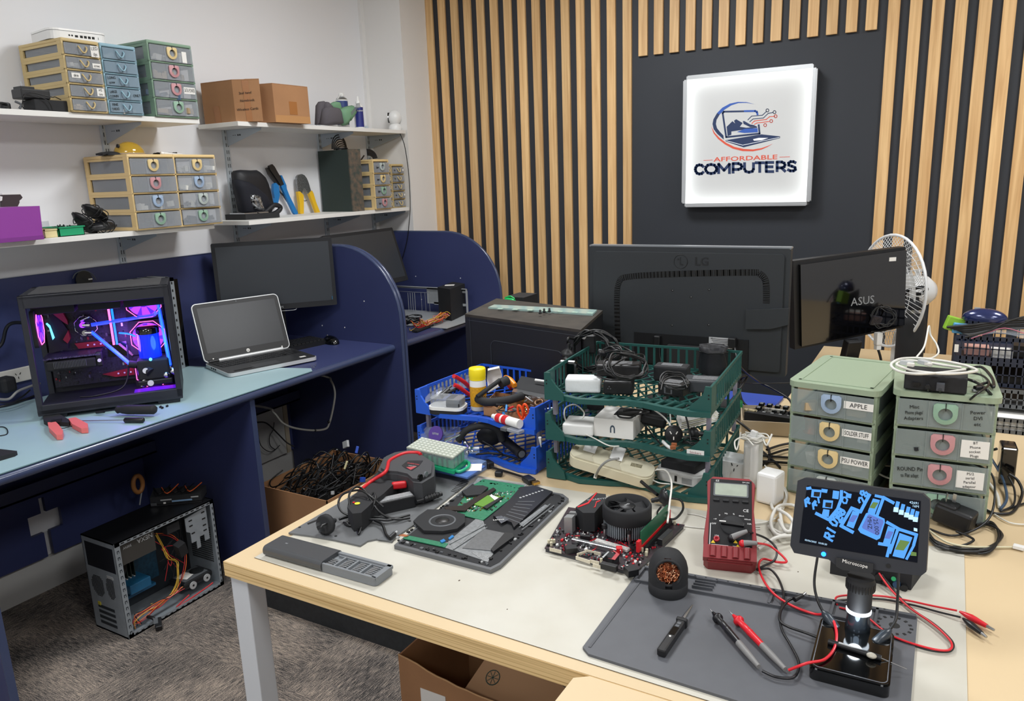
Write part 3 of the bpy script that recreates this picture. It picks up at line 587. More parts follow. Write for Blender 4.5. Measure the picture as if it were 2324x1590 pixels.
b=B();b.tube([PX(908,303,-2.612),PX(918,330,-2.595),PX(926,380,-2.59),PX(930,430,-2.59),PX(931,470,-2.59),PY(929,500,3.42),PY(924,545,3.42),PY(912,590,3.42)],.0022,CBL,6,8);b.build('camera_cable',label='thin black cable hanging down past the right shelf ends',cat='cable')
# lower shelf, left part
t=thing('purple_box','purple cardboard box at the left end of the lower left shelf','box',(-2.62,1.27,Z2));PUR=mat('purple_card','#8e3f9a',.4)
ya,yb=PX(0,510,-2.55).y,PX(103,545,-2.55).y;yb2=PX(90,467,-2.56).y;zt=PX(90,467,-2.56).z
b=B();b.prism([(ya-.12,0),(yb,0),(yb2,zt-Z2),(ya-.12,zt-Z2)],0,.2,PUR,Matrix(((0,0,1,-2.76),(1,0,0,0),(0,1,0,Z2),(0,0,0,1))));b.build('body',t)
b=B();b.prism([(ya-.12,-.001),(yb+.002,-.001),(yb+.0015,.012),(ya-.12,.012)],0,.002,mat('purple_shade','#7d3689',.4),Matrix(((0,0,1,-2.56),(1,0,0,0),(0,1,0,Z2+.0015),(0,0,0,1))));b.build('front_flap',t)
b=B();tx(b,[(0,470),(0,442),(42,441),(47,448),(44,452),(40,455),(40,460),(35,470)],-2.78,.012,mat('dark_brown_card','#3b3033',.7));tx(b,[(0,442),(0,439),(43,438),(43,441)],-2.78,.014,WHT);tx(b,[(0,456),(0,445),(5,446),(4,455)],-2.766,.002,WHT);b.build('open_carton_lid',label='dark brown opened carton lid standing behind the purple box',cat='carton')
def bin_(lab,a,c_,x0,x1,h,m,name):
    t=thing(name,lab,'bin',((x0+x1)/2,(a+c_)/2,Z2));b=B();th=.0022
    for y in (a,c_-th):b.b2((x0,y,Z2),(x1,y+th,Z2+h),m)
    for x in (x0,x1-th):b.b2((x,a,Z2),(x+th,c_,Z2+h),m)
    b.b2((x0,a,Z2),(x1,c_,Z2+th),m)
    for y in (a-.003,c_):b.b2((x0-.003,y,Z2+h-.004),(x1+.003,y+.003,Z2+h),m)
    for x in (x0-.003,x1):b.b2((x,a-.003,Z2+h-.004),(x+.003,c_+.003,Z2+h),m)
    b.build('tub',t);return t
ya,yb=PX(102,530,-2.62).y,PX(133,530,-2.62).y;bin_('small cream open bin beside the purple box',ya,yb-.004,-2.74,-2.62,.028,mat('cream_bin','#e4d6a2',.5),'parts_bin')
yc=PX(195,526,-2.62).y;bin_('small green bin heaped with black screws on the lower left shelf',yb+.003,yc-.005,-2.73,-2.62,.032,mat('green_bin','#1f9a6a',.45),'parts_bin')
b=B();rn=random.Random(3)
for i in range(240):
    x,y=rn.uniform(-2.722,-2.628),rn.uniform(yb+.009,yc-.012);h=.024+.014*math.exp(-((x+2.675)/.03)**2-((y-(yb+yc)/2)/.03)**2);M=TR(x,y,Z2+rn.uniform(.2,1)*h)@Euler((rn.uniform(0,6),rn.uniform(0,6),0)).to_matrix().to_4x4()
    b.cyl(M@Vector((0,0,-.004)),M@Vector((0,0,.004)),.0012,BLK,n=5);b.cyl(M@Vector((0,0,.003)),M@Vector((0,0,.005)),.0026,BLK if i % 6 else STEEL,n=6)
b.b2((-2.725,yb+.006,Z2+.003),(-2.625,yc-.008,Z2+.02),INK);b.build('screw_heap',label='heap of black screws filling the small green bin',cat='screws',kind='stuff')
b=B();b.box((-2.76,(ya+yb)/2+.03,Z2+.03),(.01,.09,.04),CLR,(0,0,.1));b.tube([(-2.72,ya,Z2+.035),(-2.74,ya+.03,Z2+.045),(-2.75,ya+.07,Z2+.038)],.001,CLR,5,4);b.build('plastic_wrap',label='scrap of clear plastic packaging behind the cream bin',cat='packaging')
def mousecoil(lab,c,s,rot,seed):
    t=thing('computer_mouse',lab,'mouse',c,rot=rot);b=F(t);b.ball((0,0,.017),1,BLK,(.03*s,.052*s,.018*s),20,z0=-.7);b.build('shell',t)
    b=F(t);rn=random.Random(seed)
    for k in range(3):b.tube([((.034+rn.uniform(-.002,.004))*math.cos(a*PI/4)*s,rn.uniform(-.006,.006)+.02*(k-1),.017+(.022+rn.uniform(0,.003))*math.sin(a*PI/4)*s) for a in range(8)],.0017,CBL,6,4,closed=True)
    for k in range(2):b.tube([((.033)*math.cos(a*PI/4)*s,.054*math.sin(a*PI/4)*s,.016+.004*math.sin(a*PI/2+k)) for a in range(8)],.0017,CBL,6,4,closed=True)
    b.build('wrapped_cord',t);return t
y_=PX(235,520,-2.62).y
mousecoil('black corded mouse lying behind the green bin, lowest of three',(-2.66,PX(232,515,-2.66).y,Z2+.004),1.05,(0,0,.2),1)
mousecoil('black corded mouse leaning upright over the green bin',(-2.668,PX(190,520,-2.66).y,Z2+.026),1.0,(R(-48),0,.1),2)
mousecoil('black corded mouse wrapped in its cord, topmost against the cream drawers',(-2.665,PX(212,480,-2.66).y,PX(212,492,-2.66).z),1.0,(R(-35),0,.3),3)
# goggles, black cloth, cable and white plug on the cream unit
zt=Z2+.2725
t=thing('safety_goggles','yellow tinted safety goggles on the wide cream drawer unit','goggles',(-2.66,1.93,zt));YG=mat('yellow_lens','#c9a11c',.08,alpha=.62,spec=.8);c=Vector((-2.68,PX(293,345,-2.68).y,zt+.001))
B().ball(c+Vector((0,0,.002)),1,YG,(.05,.055,.046),24,z0=0).build('lens',t)
B().tube([c+Vector((.05*math.cos(a),.055*math.sin(a),.0035)) for a in [2*PI*i/12 for i in range(12)]],.003,mat('goggle_rim','#b9a890',.3,alpha=.7),6,3,closed=True).cyl(c+Vector((.02,-.052,.03)),c+Vector((.02,-.058,.031)),.007,BLK,n=12).build('rim',t)
b=B();b.ball((-2.69,PX(250,350,-2.69).y,zt),1,BLKM,(.04,.04,.014),14,z0=0);b.box((-2.67,PX(232,350,-2.67).y,zt+.005),(.03,.03,.006),BLKM,(.2,0,.3));b.build('black_strap',label='crumpled black strap left of the yellow goggles',cat='strap')
b=B();coil(b,(-2.69,PX(375,350,-2.69).y,zt+.007),.036,CBL,2.6,.0025,sy=1.1,seed=4);b.build('black_cable',label='coiled black cable on the right half of the cream unit',cat='cable')
b=B();M=TR(-2.64,PX(372,350,-2.64).y,zt+.006);b.cyl(M@Vector((0,0,0)),M@Vector((.003,.035,-.002)),.005,WHT,.003,10);b.cyl(M@Vector((.003,.035,-.002)),M@Vector((.01,.075,-.003)),.003,WHT,.0012,8);b.cyl(M@Vector((0,-.001,0)),M@Vector((-.002,-.012,.001)),.006,WHT,n=10);b.build('white_plug',label='small white tapered plug lying on the cream unit',cat='plug')
# lower right shelf
t=thing('optical_drive','black metal drive lying at the left end of the lower right shelf','drive',(-2.7,2.45,Z2));q=[(-2.84,2.385),(-2.66,2.36),(-2.62,2.44),(-2.80,2.56)]
q=[(-2.835,2.36),(-2.70,2.375),(-2.63,2.425),(-2.765,2.545),(-2.835,2.56)]
B().prism([(-2.82,2.375),(-2.69,2.375),(-2.66,2.545),(-2.80,2.545)],Z2,Z2+.024,BLKM).build('body',t);B().prism([(-2.80,2.385),(-2.705,2.385),(-2.68,2.5),(-2.78,2.5)],Z2+.024,Z2+.029,STEEL).build('cover_plate',t)
b=B();
for u in (.2,.5,.8):b.cyl((-2.69+.03*u+.0015,2.375+.17*u,Z2+.007),(-2.69+.03*u+.0025,2.375+.17*u,Z2+.007),.002,STEEL,n=8)
t=thing('black_pouch','black padded pouch with reflective patches leaning on the wall','pouch',(-2.75,2.56,Z2));POU=mat('black_neoprene','#17181d',.55,bump=.2)
s=lambda L:[(500+x*.1069,340+y*.1069) for x,y in L]
b=B();cloth(b,s([(230,490),(270,445),(350,435),(560,445),(690,440),(760,480),(850,570),(920,720),(970,900),(1020,1120),(1060,1230),(960,1330),(700,1340),(380,1310),(330,1080),(270,850),(235,640)]),-2.79,.05,POU);b.build('back_panel',t)
b=B();cloth(b,s([(240,640),(300,640),(500,690),(700,840),(860,980),(940,1140),(980,1320),(700,1360),(400,1320),(340,1100),(260,820)]),-2.77,.06,mat('navy_black_fabric','#10131f',.8));b.build('front_flap',t)
b=B();cloth(b,s([(590,960),(700,940),(800,980),(840,1080),(860,1200),(930,1310),(800,1290),(680,1230),(620,1120)]),-2.722,.022,mat('reflective_foil','#c9cdd2',.15,.7,noise=(90,.9),tint2='#141414'));b.build('reflective_patch',t)
b=B();b.tube([PX(*p,-2.70) for p in s([(760,1350),(940,1330),(1120,1180),(1250,1190),(1270,1260),(1150,1350),(980,1390),(800,1400)])],.011,POU,8,4);b.build('strap',t)
def crimp(lab,name,X,parts,cat='crimping tool'):
    t=thing(name,lab,cat,(X,PX(parts[0][1][0][0]*.1069+500,480,X).y,Z2))
    for nm,pts,th,m,off in parts:b=B();tx(b,s(pts),X+off,th,m);b.build(nm,t)
BLU=mat('crimper_blue','#2176b8',.35);YEL=mat('crimper_yellow','#e8b92c',.35);GUN=mat('gunmetal','#3c3b3b',.4,.6)
crimp('blue-handled black crimping tool leaning on the wall','crimping_tool',-2.835,[
    ('jaw',[(945,390),(985,370),(1050,470),(1110,520),(1160,600),(1260,760),(1200,760),(1130,690),(1060,600),(1000,520)],.012,GUN,0),
    ('jaw',[(1000,340),(1070,305),(1120,360),(1180,470),(1240,570),(1310,720),(1250,760),(1160,620),(1080,500),(1020,420)],.012,GUN,.008),
    ('handle',[(1235,540),(1265,540),(1360,750),(1370,830),(1430,980),(1610,1340),(1590,1365),(1550,1372),(1520,1340),(1340,960),(1250,770),(1310,740)],.014,BLU,.006),
    ('handle',[(1090,730),(1140,700),(1200,760),(1210,830),(1220,960),(1180,1160),(1070,1220),(1060,1170),(1110,1020),(1085,880)],.014,BLU,.004),
    ('lever',[(1210,830),(1340,960),(1400,1100),(1330,990),(1230,880)],.006,GUN,.002)])
crimp('yellow-handled steel crimping tool leaning on the wall','crimping_tool',-2.835,[
    ('head',[(1595,570),(1630,530),(1700,515),(1750,540),(1800,600),(1840,700),(1890,870),(1840,940),(1770,830),(1730,800),(1700,920),(1620,890),(1600,740)],.012,mat('crimper_steel','#a5a7a8',.35,.8,noise=(180,.5)),0),
    ('handle',[(1600,890),(1640,880),(1720,960),(1725,1080),(1725,1350),(1690,1365),(1650,1350),(1640,1150)],.016,YEL,.002),
    ('handle',[(1840,930),(1900,865),(1930,920),(1990,1120),(2070,1320),(2040,1338),(1995,1330),(1900,1080)],.016,YEL,.002),
    ('spring',[(1730,1040),(1740,1035),(1790,1080),(1830,1060),(1840,1070),(1790,1095)],.003,STEEL,.006)])
ALB=mat('dark_green_cloth_board','#2b3835',.8,bump=.3,bscale=500)
t=thing('album','large dark green album standing upright on the lower right shelf','album',(-2.74,3.05,Z2));b=B()
A0,A1=Vector((-2.80,2.925)),Vector((-2.60,3.02));
y0,y1=PX(722,480,-2.85).y,3.135
q=[(-2.852,y0-.0),(-2.648,2.995),(-2.62,3.035),(-2.82,3.09)]
q=[(-2.845,3.025),(-2.625,3.0),(-2.615,3.075),(-2.835,3.10)]
b.prism(q,Z2,Z2+.305,ALB);b.build('cover',t);b=B();b.prism([(-2.6245,3.0),(-2.617,2.999),(-2.607,3.075),(-2.6145,3.076)],Z2,Z2+.306,mat('worn_spine','#3d4540',.7,noise=(40,.5),tint2='#6b5a4c'));b.build('spine',t)
zt=Z2+.306;b=B()
for k in range(6):b.tube([(-2.72+.004*k,3.05+(.055-.004*k)*math.cos(a),zt+.004+(.07-.011*k)*math.sin(a)) for a in [PI*i/6 for i in range(7)]],.0028,CBL,6,4)
coil(b,(-2.72,3.06,zt+.006),.03,CBL,3,.003,seed=8);b.build('black_cable',label='looped black cable standing on the dark green album',cat='cable')
zt=Z2+.2555;t=thing('headband','curved black ribbed headband on top of the cream four-drawer unit','headband',(-2.70,3.27,zt));b=B()
for i in range(5):
    rr=.05-.007*i;b.tube([(-2.69,3.235+(rr+.02)*math.sin(a),zt+.004+rr*math.cos(a)) for a in [R(-5+22*j) for j in range(5)]],.004,BLK if i % 2 else BLKM,8,4)
b.build('band',t)
b=B();b.box((-2.70,3.165,zt+.012),(.006,.03,.004),BLK,(.5,0,0));b.box((-2.70,3.20,zt+.012),(.006,.035,.005),BLK,(.7,0,0));b.build('cable_tie',label='black cable tie ends poking up beside the album',cat='cable tie')
# ------------------------------------------------------------ water-cooled computer
ZM=.7437
CASE=mat('case_black','#20222a',.5);CASEG=mat('case_grey_top','#4a4a4c',.55)
PURL=emi('purple_glow','#7a28ff',2.2);PNKL=emi('pink_strip_glow','#ff5cae',2.2);BLUL=emi('blue_glow','#1463ff',2.2);CYL=emi('cyan_glow','#4fc4ff',2.5);COOL=mat('blue_coolant','#0418b0',.1,emit='#0518ff',estr=.75)
MOBO=mat('mobo_black','#15151b',.5,noise=(160,.5),tint2='#2c2c38');REDP=mat('heatsink_red','#8f1528',.4);ACR=mat('clear_acrylic_tube','#6aa0ff',.05,alpha=.45,emit='#2350ff',estr=.5)
t=thing('gaming_computer','open black gaming computer case glowing purple with blue liquid cooling','computer',((-2.494-2.234)/2-.105,(1.268+1.614)/2+.083,ZM),R(52))
W,D,H=.432,.25,.405;y0=-D/2
b=F(t)
b.box((0,D/2-.002,H/2+.01),(W,.004,H-.03),CASE);b.box((0,0,.026),(W,D,.012),CASE);b.box((0,0,H-.006),(W,D,.012),CASE,None,.003)
for sx in (-1,1):
    for sy in (-1,1):b.box((sx*(W/2-.009),sy*(D/2-.009),H/2+.01),(.018,.018,H-.02),CASE,None,.002)
b.box((0,y0+.009,H-.02),(W,.018,.04),CASE,None,.002);b.box((0,y0+.009,.032),(W,.018,.036),CASE,None,.002);b.box((W/2-.002,0,H/2+.01),(.003,D-.02,H-.04),CASE)
b.build('case_frame',t)
F(t).box((0,.01,H+.0008),(W-.05,D-.05,.003),CASEG).build('top_filter',t)
for sx in (-1,1):F(t).box((sx*(W/2-.045),0,.01),(.07,D-.02,.02),CASE,None,.003).build('foot',t)
b=F(t)
for x in (-.135,0,.135):b.box((x,0,H-.058),(.125,.125,.028),BLKM,None,.003);b.cyl((x,0,H-.073),(x,0,H-.0725),.055,CASE,n=24)
b.box((0,0,H-.035),(W-.03,.13,.018),CASE);b.build('radiator',t)
# motherboard plate and board
b=F(t);yb=D/2-.03;b.box((-.055,yb,.2),(.27,.004,.29),MOBO)
rn=random.Random(11)
for i in range(150):
    x,z=rn.uniform(-.185,.075),rn.uniform(.062,.34);s=rn.uniform(.002,.007);b.box((x,yb-.004,z),(s,.006,s*rn.uniform(.6,2.5)),rn.choice([BLKM,BLK,GRY,STEEL,REDP,CASE]))
b.build('motherboard',t)
b=F(t)
b.prism([(-.16,.335),(-.135,.34),(-.118,.29),(-.118,.275),(-.13,.285),(-.16,.32)],.004,.03,REDP,Matrix(((1,0,0,0),(0,0,-1,yb),(0,1,0,0),(0,0,0,1))))
MB_=Matrix(((1,0,0,0),(0,0,-1,yb),(0,1,0,0),(0,0,0,1)))
b.prism([(-.14,.225),(-.12,.255),(-.118,.225),(-.128,.21)],.004,.03,REDP,MB_);b.prism([(-.19,.18),(-.16,.34),(-.12,.25),(-.13,.19)],.004,.022,BLKM,MB_)
b.prism([(-.1,.185),(-.02,.185),(-.02,.205),(-.11,.205)],.004,.014,REDP,MB_);b.prism([(0,.07),(.075,.07),(.078,.1),(-.04,.085)],.004,.012,REDP,MB_);b.prism([(.04,.105),(.07,.13),(.072,.105)],.004,.013,RED,MB_)
b.prism([(.02,.19),(.03,.19),(.068,.145),(.062,.14)],.012,.014,PINK,MB_);b.prism([(-.01,.145),(.05,.145),(.05,.195),(-.01,.195)],.004,.011,BLKG,MB_)
for i in range(3):b.cyl(MB_@Vector((-.07+.02*i,.195,.014)),MB_@Vector((-.07+.02*i,.195,.016)),.003,PAP,n=10);b.cyl(MB_@Vector((.01+.02*i,.082,.012)),MB_@Vector((.01+.02*i,.082,.0135)),.003,PAP,n=10)
b.build('heatsink',t)
b=F(t);b.prism([(-.182,.285),(-.178,.288),(-.170,.278),(-.163,.235),(-.17,.228),(-.174,.27)],.03,.032,CYL,MB_);b.build('light_strip',t)
for x,m in ((.012,PNKL),(.022,BLUL)):
    b=F(t);b.box((x,yb-.03,.262),(.0065,.008,.145),m);b.box((x,yb-.016,.262),(.005,.02,.145),BLKM);b.build('memory_stick',t,label='glowing memory stick')
# graphics card
b=F(t);b.box((-.11,.035,.178),(.17,.11,.006),mat('card_backplate','#6a5f8c',.3,.5,noise=(240,.7),tint2='#1b1826'));b.box((-.115,.03,.152),(.15,.1,.034),BLKM,None,.006)
for i in range(22):b.box((-.165+.0045*i,-.0215,.155),(.0016,.003,.022),GRY)
b.box((-.03,-.01,.16),(.02,.02,.05),BLK,None,.005);b.cyl((-.03,-.022,.157),(-.03,-.024,.157),.006,PAP,n=12);b.build('graphics_card',t)
# cooling block, tubes, reservoir
b=F(t);b.cyl((-.065,yb-.01,.265),(-.065,yb-.034,.265),.034,BLKM,n=8);b.tube([(-.065+.036*math.cos(R(a)),yb-.03,.265+.036*math.sin(R(a))) for a in range(22,382,45)],.0018,CHR,6,1,closed=True)
b.cyl((-.078,yb-.035,.285),(-.05,yb-.035,.297),.005,CHR,n=10);b.build('cpu_block',t)
b=F(t)
for (x,z) in ((-.072,.272),(-.068,.245)):b.cyl((x,yb-.034,z),(x,yb-.055,z),.009,PURL if z>.26 else CHR,n=14);b.cyl((x,yb-.05,z),(x+.022,yb-.05,z-.002),.0075,CHR,n=12)
b.cyl((.145,y0+.07,.095),(.17,y0+.06,.088),.011,CHR,n=14);b.ball((.172,y0+.058,.09),.013,CHR);b.cyl((.188,y0+.07,.118),(.188,y0+.07,.09),.012,CHR,n=14);b.ball((.196,y0+.06,.1),.014,CHR)
b.cyl((.105,y0+.06,.09),(.09,y0+.055,.06),.008,CHR,n=12);b.build('fitting',t)
b=F(t);b.cyl((.085,y0+.075,.132),(.06,y0+.078,.138),.0125,BLKM,n=14);b.cyl((.115,y0+.06,.115),(.125,y0+.05,.105),.016,BLKM,n=14);b.cyl((.11,y0+.045,.115),(.11,y0+.043,.115),.0095,PAP,n=16);b.build('coupling',t)
for pts in ([(-.048,yb-.05,.245),(.065,y0+.078,.135)],[(-.045,yb-.05,.27),(.1,yb-.06,.282),(.15,.0,.29),(.165,-.05,.305)],[(.175,y0+.07,.345),(.187,y0+.07,.12)]):
    b=F(t);b.tube(pts,.0065,ACR,12,5);b.tube(pts,.0026,BLUL if len(pts)==2 else COOL,8,5);b.build('coolant_tube',t)
b=F(t);b.lathe([(.035,.155),(.035,.238)],COOL,28,TR(.13,y0+.085,0));b.lathe([(.0365,.15),(.0365,.237)],mat('reservoir_acrylic','#4a78ff',.05,alpha=.12),28,TR(.13,y0+.085,0));b.build('reservoir',t)
b=F(t);b.lathe([(.037,.237),(.037,.255),(.034,.258)],BLKG,28,TR(.13,y0+.085,0));b.build('reservoir_cap',t)
b=F(t);b.box((.135,y0+.085,.115),(.1,.07,.07),BLKM,None,.006);b.box((.135,y0+.085,.07),(.11,.075,.02),BLK,None,.004);b.cyl((.12,y0+.047,.07),(.12,y0+.044,.07),.01,PAP,n=18);b.cyl((.13,y0+.049,.152),(.13,y0+.044,.152),.005,CYL,n=12);b.build('pump',t)
# fans with lit hexagon rings on the right side and at the rear
def fan(cx,cy,cz,M0,nm='fan'):
    M=mw(t)@TR(cx,cy,cz)@M0;b=B()
    b.prism(rrect(.12,.12,.012),-.012,0,BLKM,M);b.build(nm,t).name
    f=b;b=B();b.cyl(M@Vector((0,0,.0005)),M@Vector((0,0,.0015)),.05,PURL,n=32);o=b.build('fan_disc',t)
    b=B();b.cyl(M@Vector((0,0,.0018)),M@Vector((0,0,.006)),.018,mat('fan_hub','#4c1aa8',.4,emit='#5a10d0',estr=.7),n=24)
    for k in range(7):b.prism([(.017,-.004),(.048,-.014),(.048,.002)],.002,.0035,mat('fan_blade','#6b35d6',.4,emit='#5020c0',estr=.8),M@RZ(k*360/7))
    b.build('fan_rotor',t)
    b=B();hexa=[(.056*math.cos(R(a+22.5))*1.06,.056*math.sin(R(a+22.5))*1.06) for a in range(0,360,45)]
    b.tube([M@Vector((x,y,.003)) for x,y in hexa],.0014,PNKL,6,1,closed=True);b.build('fan_light_ring',t)
for z in (.335,.21,.085):fan(.125,.04,z,RX(90))
fan(-W/2+.03,-.03,.29,RY(90))
b=F(t);b.box((.13,y0+.05,.040),(.13,.09,.006),mat('purple_lit_base','#32106a',.3,emit='#5a18d8',estr=.6));b.build('base_plate',t)
b=F(t);b.tube([(.06,-.02,.2),(.055,-.03,.12),(.03,-.05,.06),(-.05,-.06,.045),(-.1,-.05,.045)],.003,BLK,7,6);b.tube([(.04,.0,.24),(.07,-.01,.235),(.085,.02,.22)],.003,BLUL,7,6);b.build('internal_cable',t)
ld=bpy.data.lights.new('case_light','POINT');ld.energy=.9;ld.color=(.35,.12,1);ld.shadow_soft_size=.04;lo=bpy.data.objects.new('case_light',ld);COL.objects.link(lo);lo.location=mw(t)@Vector((.05,-.03,.2))
ld=bpy.data.lights.new('case_light','POINT');ld.energy=.35;ld.color=(.1,.3,1);ld.shadow_soft_size=.03;lo=bpy.data.objects.new('case_light',ld);COL.objects.link(lo);lo.location=mw(t)@Vector((.17,y0+.03,.2))
# second bare case behind it
t=thing('computer_case','bare black computer case with silver rails standing behind the gaming computer','computer',(-2.735,1.78,ZM));zc=1.115
b=B();b.b2((-2.805,1.56,ZM),(-2.80,1.955,zc),BLKM);b.b2((-2.805,1.56,zc-.004),(-2.67,1.955,zc),BLKM);b.b2((-2.805,1.56,ZM),(-2.67,1.955,ZM+.004),BLKM);b.b2((-2.805,1.95,ZM),(-2.67,1.955,zc),BLK)
for k in range(26):b.b2((-2.79,1.58+k*.0145,zc),(-2.68,1.5835+k*.0145,zc+.004),GRY if k % 3 else LGR)
b.build('shell',t)
b=B();b.b2((-2.672,1.935,ZM),(-2.666,1.957,zc),ALU);b.b2((-2.672,1.56,zc-.014),(-2.666,1.957,zc),ALU)
for k in range(12):b.box((-2.6655,1.946,ZM+.02+k*.03),(.0006,.006,.01),INK)
b.build('rail',t);b=B();b.b2((-2.68,1.86,.98),(-2.674,1.93,1.09),ALU);
for k in range(6):b.box((-2.6735,1.875+.02*(k % 2),.99+.016*k),(.0006,.012,.005),INK)
b.build('drive_cage',t);b=B();b.b2((-2.80,1.957,ZM),(-2.68,1.985,zc-.01),BLKG);b.build('front_panel',t)
# power point, plug and cables at the far left
t=thing('power_outlet','white double power outlet on the blue panel left of the gaming computer','power outlet',(-2.82,1.4,.84));yl,yr=PX(8,850,-2.82).y-.03,PX(70,830,-2.82).y
B().b2((-2.8218,yl,.812),(-2.812,yr,.862),mat('aged_white','#c9c7c0',.5),.003).build('faceplate',t);b=B();socket_face(b,Matrix(((0,0,1,-2.8116),(1,0,0,PX(38,848,-2.82).y),(0,1,0,.838),(0,0,0,1)))@Matrix.Diagonal((1.1,1.1,1,1)));b.build('socket',t)
t=thing('power_plug','large black plug with cable in the outlet at the left edge','plug',(-2.8,1.33,.80));b=B();c=PX(14,872,-2.78);b.box(c,(.05,.05,.055),BLKM,(0,0,.1),.012);b.build('plug_body',t);b=B()
b.tube([PX(-20,800,-2.79),PX(4,780,-2.78),PX(14,745,-2.76),PX(28,733,-2.74),PX(52,732,-2.70)],.006,CBL,8,6);b.build('cord',t)
b=B();b.tube([PX(-10,905,-2.72),PX(20,905,-2.72),PX(40,888,-2.72),PX(70,876,-2.74),PX(90,870,-2.78)],.0045,mat('grey_cable','#8c8c88',.5),8,6);b.tube([PX(-10,912,-2.70),PX(25,914,-2.70),PX(50,900,-2.71),PX(68,885,-2.73)],.003,CBL,8,6);b.tube([P(-15,925,ZM+.004),P(20,918,ZM+.006),P(60,905,ZM+.005),P(95,890,ZM+.004)],.004,CBL,8,6);b.build('cable_bundle',label='grey and black cables lying on the desk behind the left edge',cat='cable')
b=B();b.tube([P(-20,972,ZM+.002),P(5,968,ZM+.002),P(16,974,ZM+.002),P(16,984,ZM+.002),P(2,988,ZM+.002),P(-20,990,ZM+.002)],.0016,CBL,7,8);b.build('thin_cable',label='thin black cable loop on the pale blue mat at the left edge',cat='cable')
t=thing('black_gadget','flat black rectangular gadget at the left end of the pale blue mat','gadget',(-2.28,1.0,ZM));a,c,d=P(28,1030,ZM),P(20,1015,ZM),P(-25,1002,ZM)
B().prism([(-2.232,1.066),(-2.225,1.055),(-2.232,.945),(-2.33,.95),(-2.32,1.05)],ZM,ZM+.012,BLKM).build('body',t)
b=B();b.tube([PX(165,632,-2.80),PX(172,620,-2.80),PX(190,614,-2.80),PX(207,620,-2.80),PX(218,634,-2.80)],.002,mat('grey_rim','#4d5356',.4),8,6);c=PX(190,634,-2.803);b.cyl(c,c+Vector((.004,0,0)),.032,mat('dark_teal_disc','#1d2429',.3),n=28);b.box(PX(205,633,-2.78),(.004,.014,.004),PAP);b.build('round_device',label='round dark disc with thin rim peeking above the gaming computer',cat='device')
# hand tools on the mat
t=thing('screwdriver','larger black screwdriver with thick handle on the pale blue mat','screwdriver',P(300,940,ZM));tip,e=P(219,937,ZM+.006),P(353,937,ZM+.012);d=(e-tip).normalized();h0=tip+d*((e-tip).length*.36)
q=Matrix.Translation(h0+Vector((0,0,.012)))@d.to_track_quat('Z','Y').to_matrix().to_4x4();L=(e-h0).length;B().lathe([(.006,-.004),(.013,.004),(.0105,.012),(.013,.02),(.0155,.04),(.0155,L-.006),(.012,L),(0,L+.001)],BLKM,20,q).build('handle',t)
B().cyl(tip+Vector((0,0,.003)),h0+Vector((0,0,.012)),.0022,BLK,n=8).cyl(tip+Vector((0,0,.002)),tip+d*.03+Vector((0,0,.005)),.0045,BLK,n=10).build('shaft',t)
t=thing('screwdriver','slim long-shafted screwdriver lying in front of the thick one','screwdriver',P(300,952,ZM));tip,e=P(160,955,ZM+.005),P(326,954,ZM+.008);d=(e-tip).normalized();h0=P(282,953,ZM+.0085)
q=Matrix.Translation(h0)@d.to_track_quat('Z','Y').to_matrix().to_4x4();L=(e-h0).length;B().lathe([(.005,0),(.0085,.004),(.0085,L-.003),(.006,L),(0,L+.001)],BLK,16,q).build('handle',t);B().cyl(tip,h0,.0018,STEEL,n=8).build('shaft',t)
t=thing('wire_stripper','black wire strippers with salmon pink grips on the pale blue mat','wire stripper',P(130,965,ZM));SAL=mat('salmon_grip','#e0706c',.45)
b=B();tz(b,[(100,950),(108,944),(125,945),(140,950),(160,962),(158,968),(130,966),(118,972),(100,962)],ZM,.014,BLKM);b.box(P(128,955,ZM+.016),(.03,.02,.006),BLK,(0,0,1));b.build('head',t)
for pts in ([(110,969),(128,967),(136,975),(145,988),(143,997),(130,998),(122,990),(112,980)],[(157,960),(173,957),(201,972),(201,982),(186,983),(165,972)]):b=B();tz(b,pts,ZM+.001,.016,SAL);b.build('handle',t)
b=B();b.tube([P(125,968,ZM+.008),P(140,972,ZM+.008),P(165,966,ZM+.008)],.0015,BLK,6,4);b.build('spring',t)
for i,(px,py) in enumerate(((352,927),(362,924),(366,926),(377,922))):
    c=P(px,py,ZM+.002);b=B();b.cyl(c,c+Vector((.005,.004,.003)),.0035,BLK,n=8);b.build('thumbscrew',label='small black thumbscrew on the pale blue mat right of the screwdrivers',cat='screw',group='black thumbscrews by the screwdriver handles')
for px,py in ((708,831),(712,834),(716,830)):c=P(px,py,ZM);b=B();b.cyl(c,c+Vector((0,0,.002)),.0028,STEEL,n=8);b.cyl(c+Vector((0,0,.002)),c+Vector((.003,.001,.005)),.001,STEEL,n=6);b.build('small_screw',label='tiny silver screw on the mat corner in front of the laptop',cat='screw',group='silver screws by the laptop')
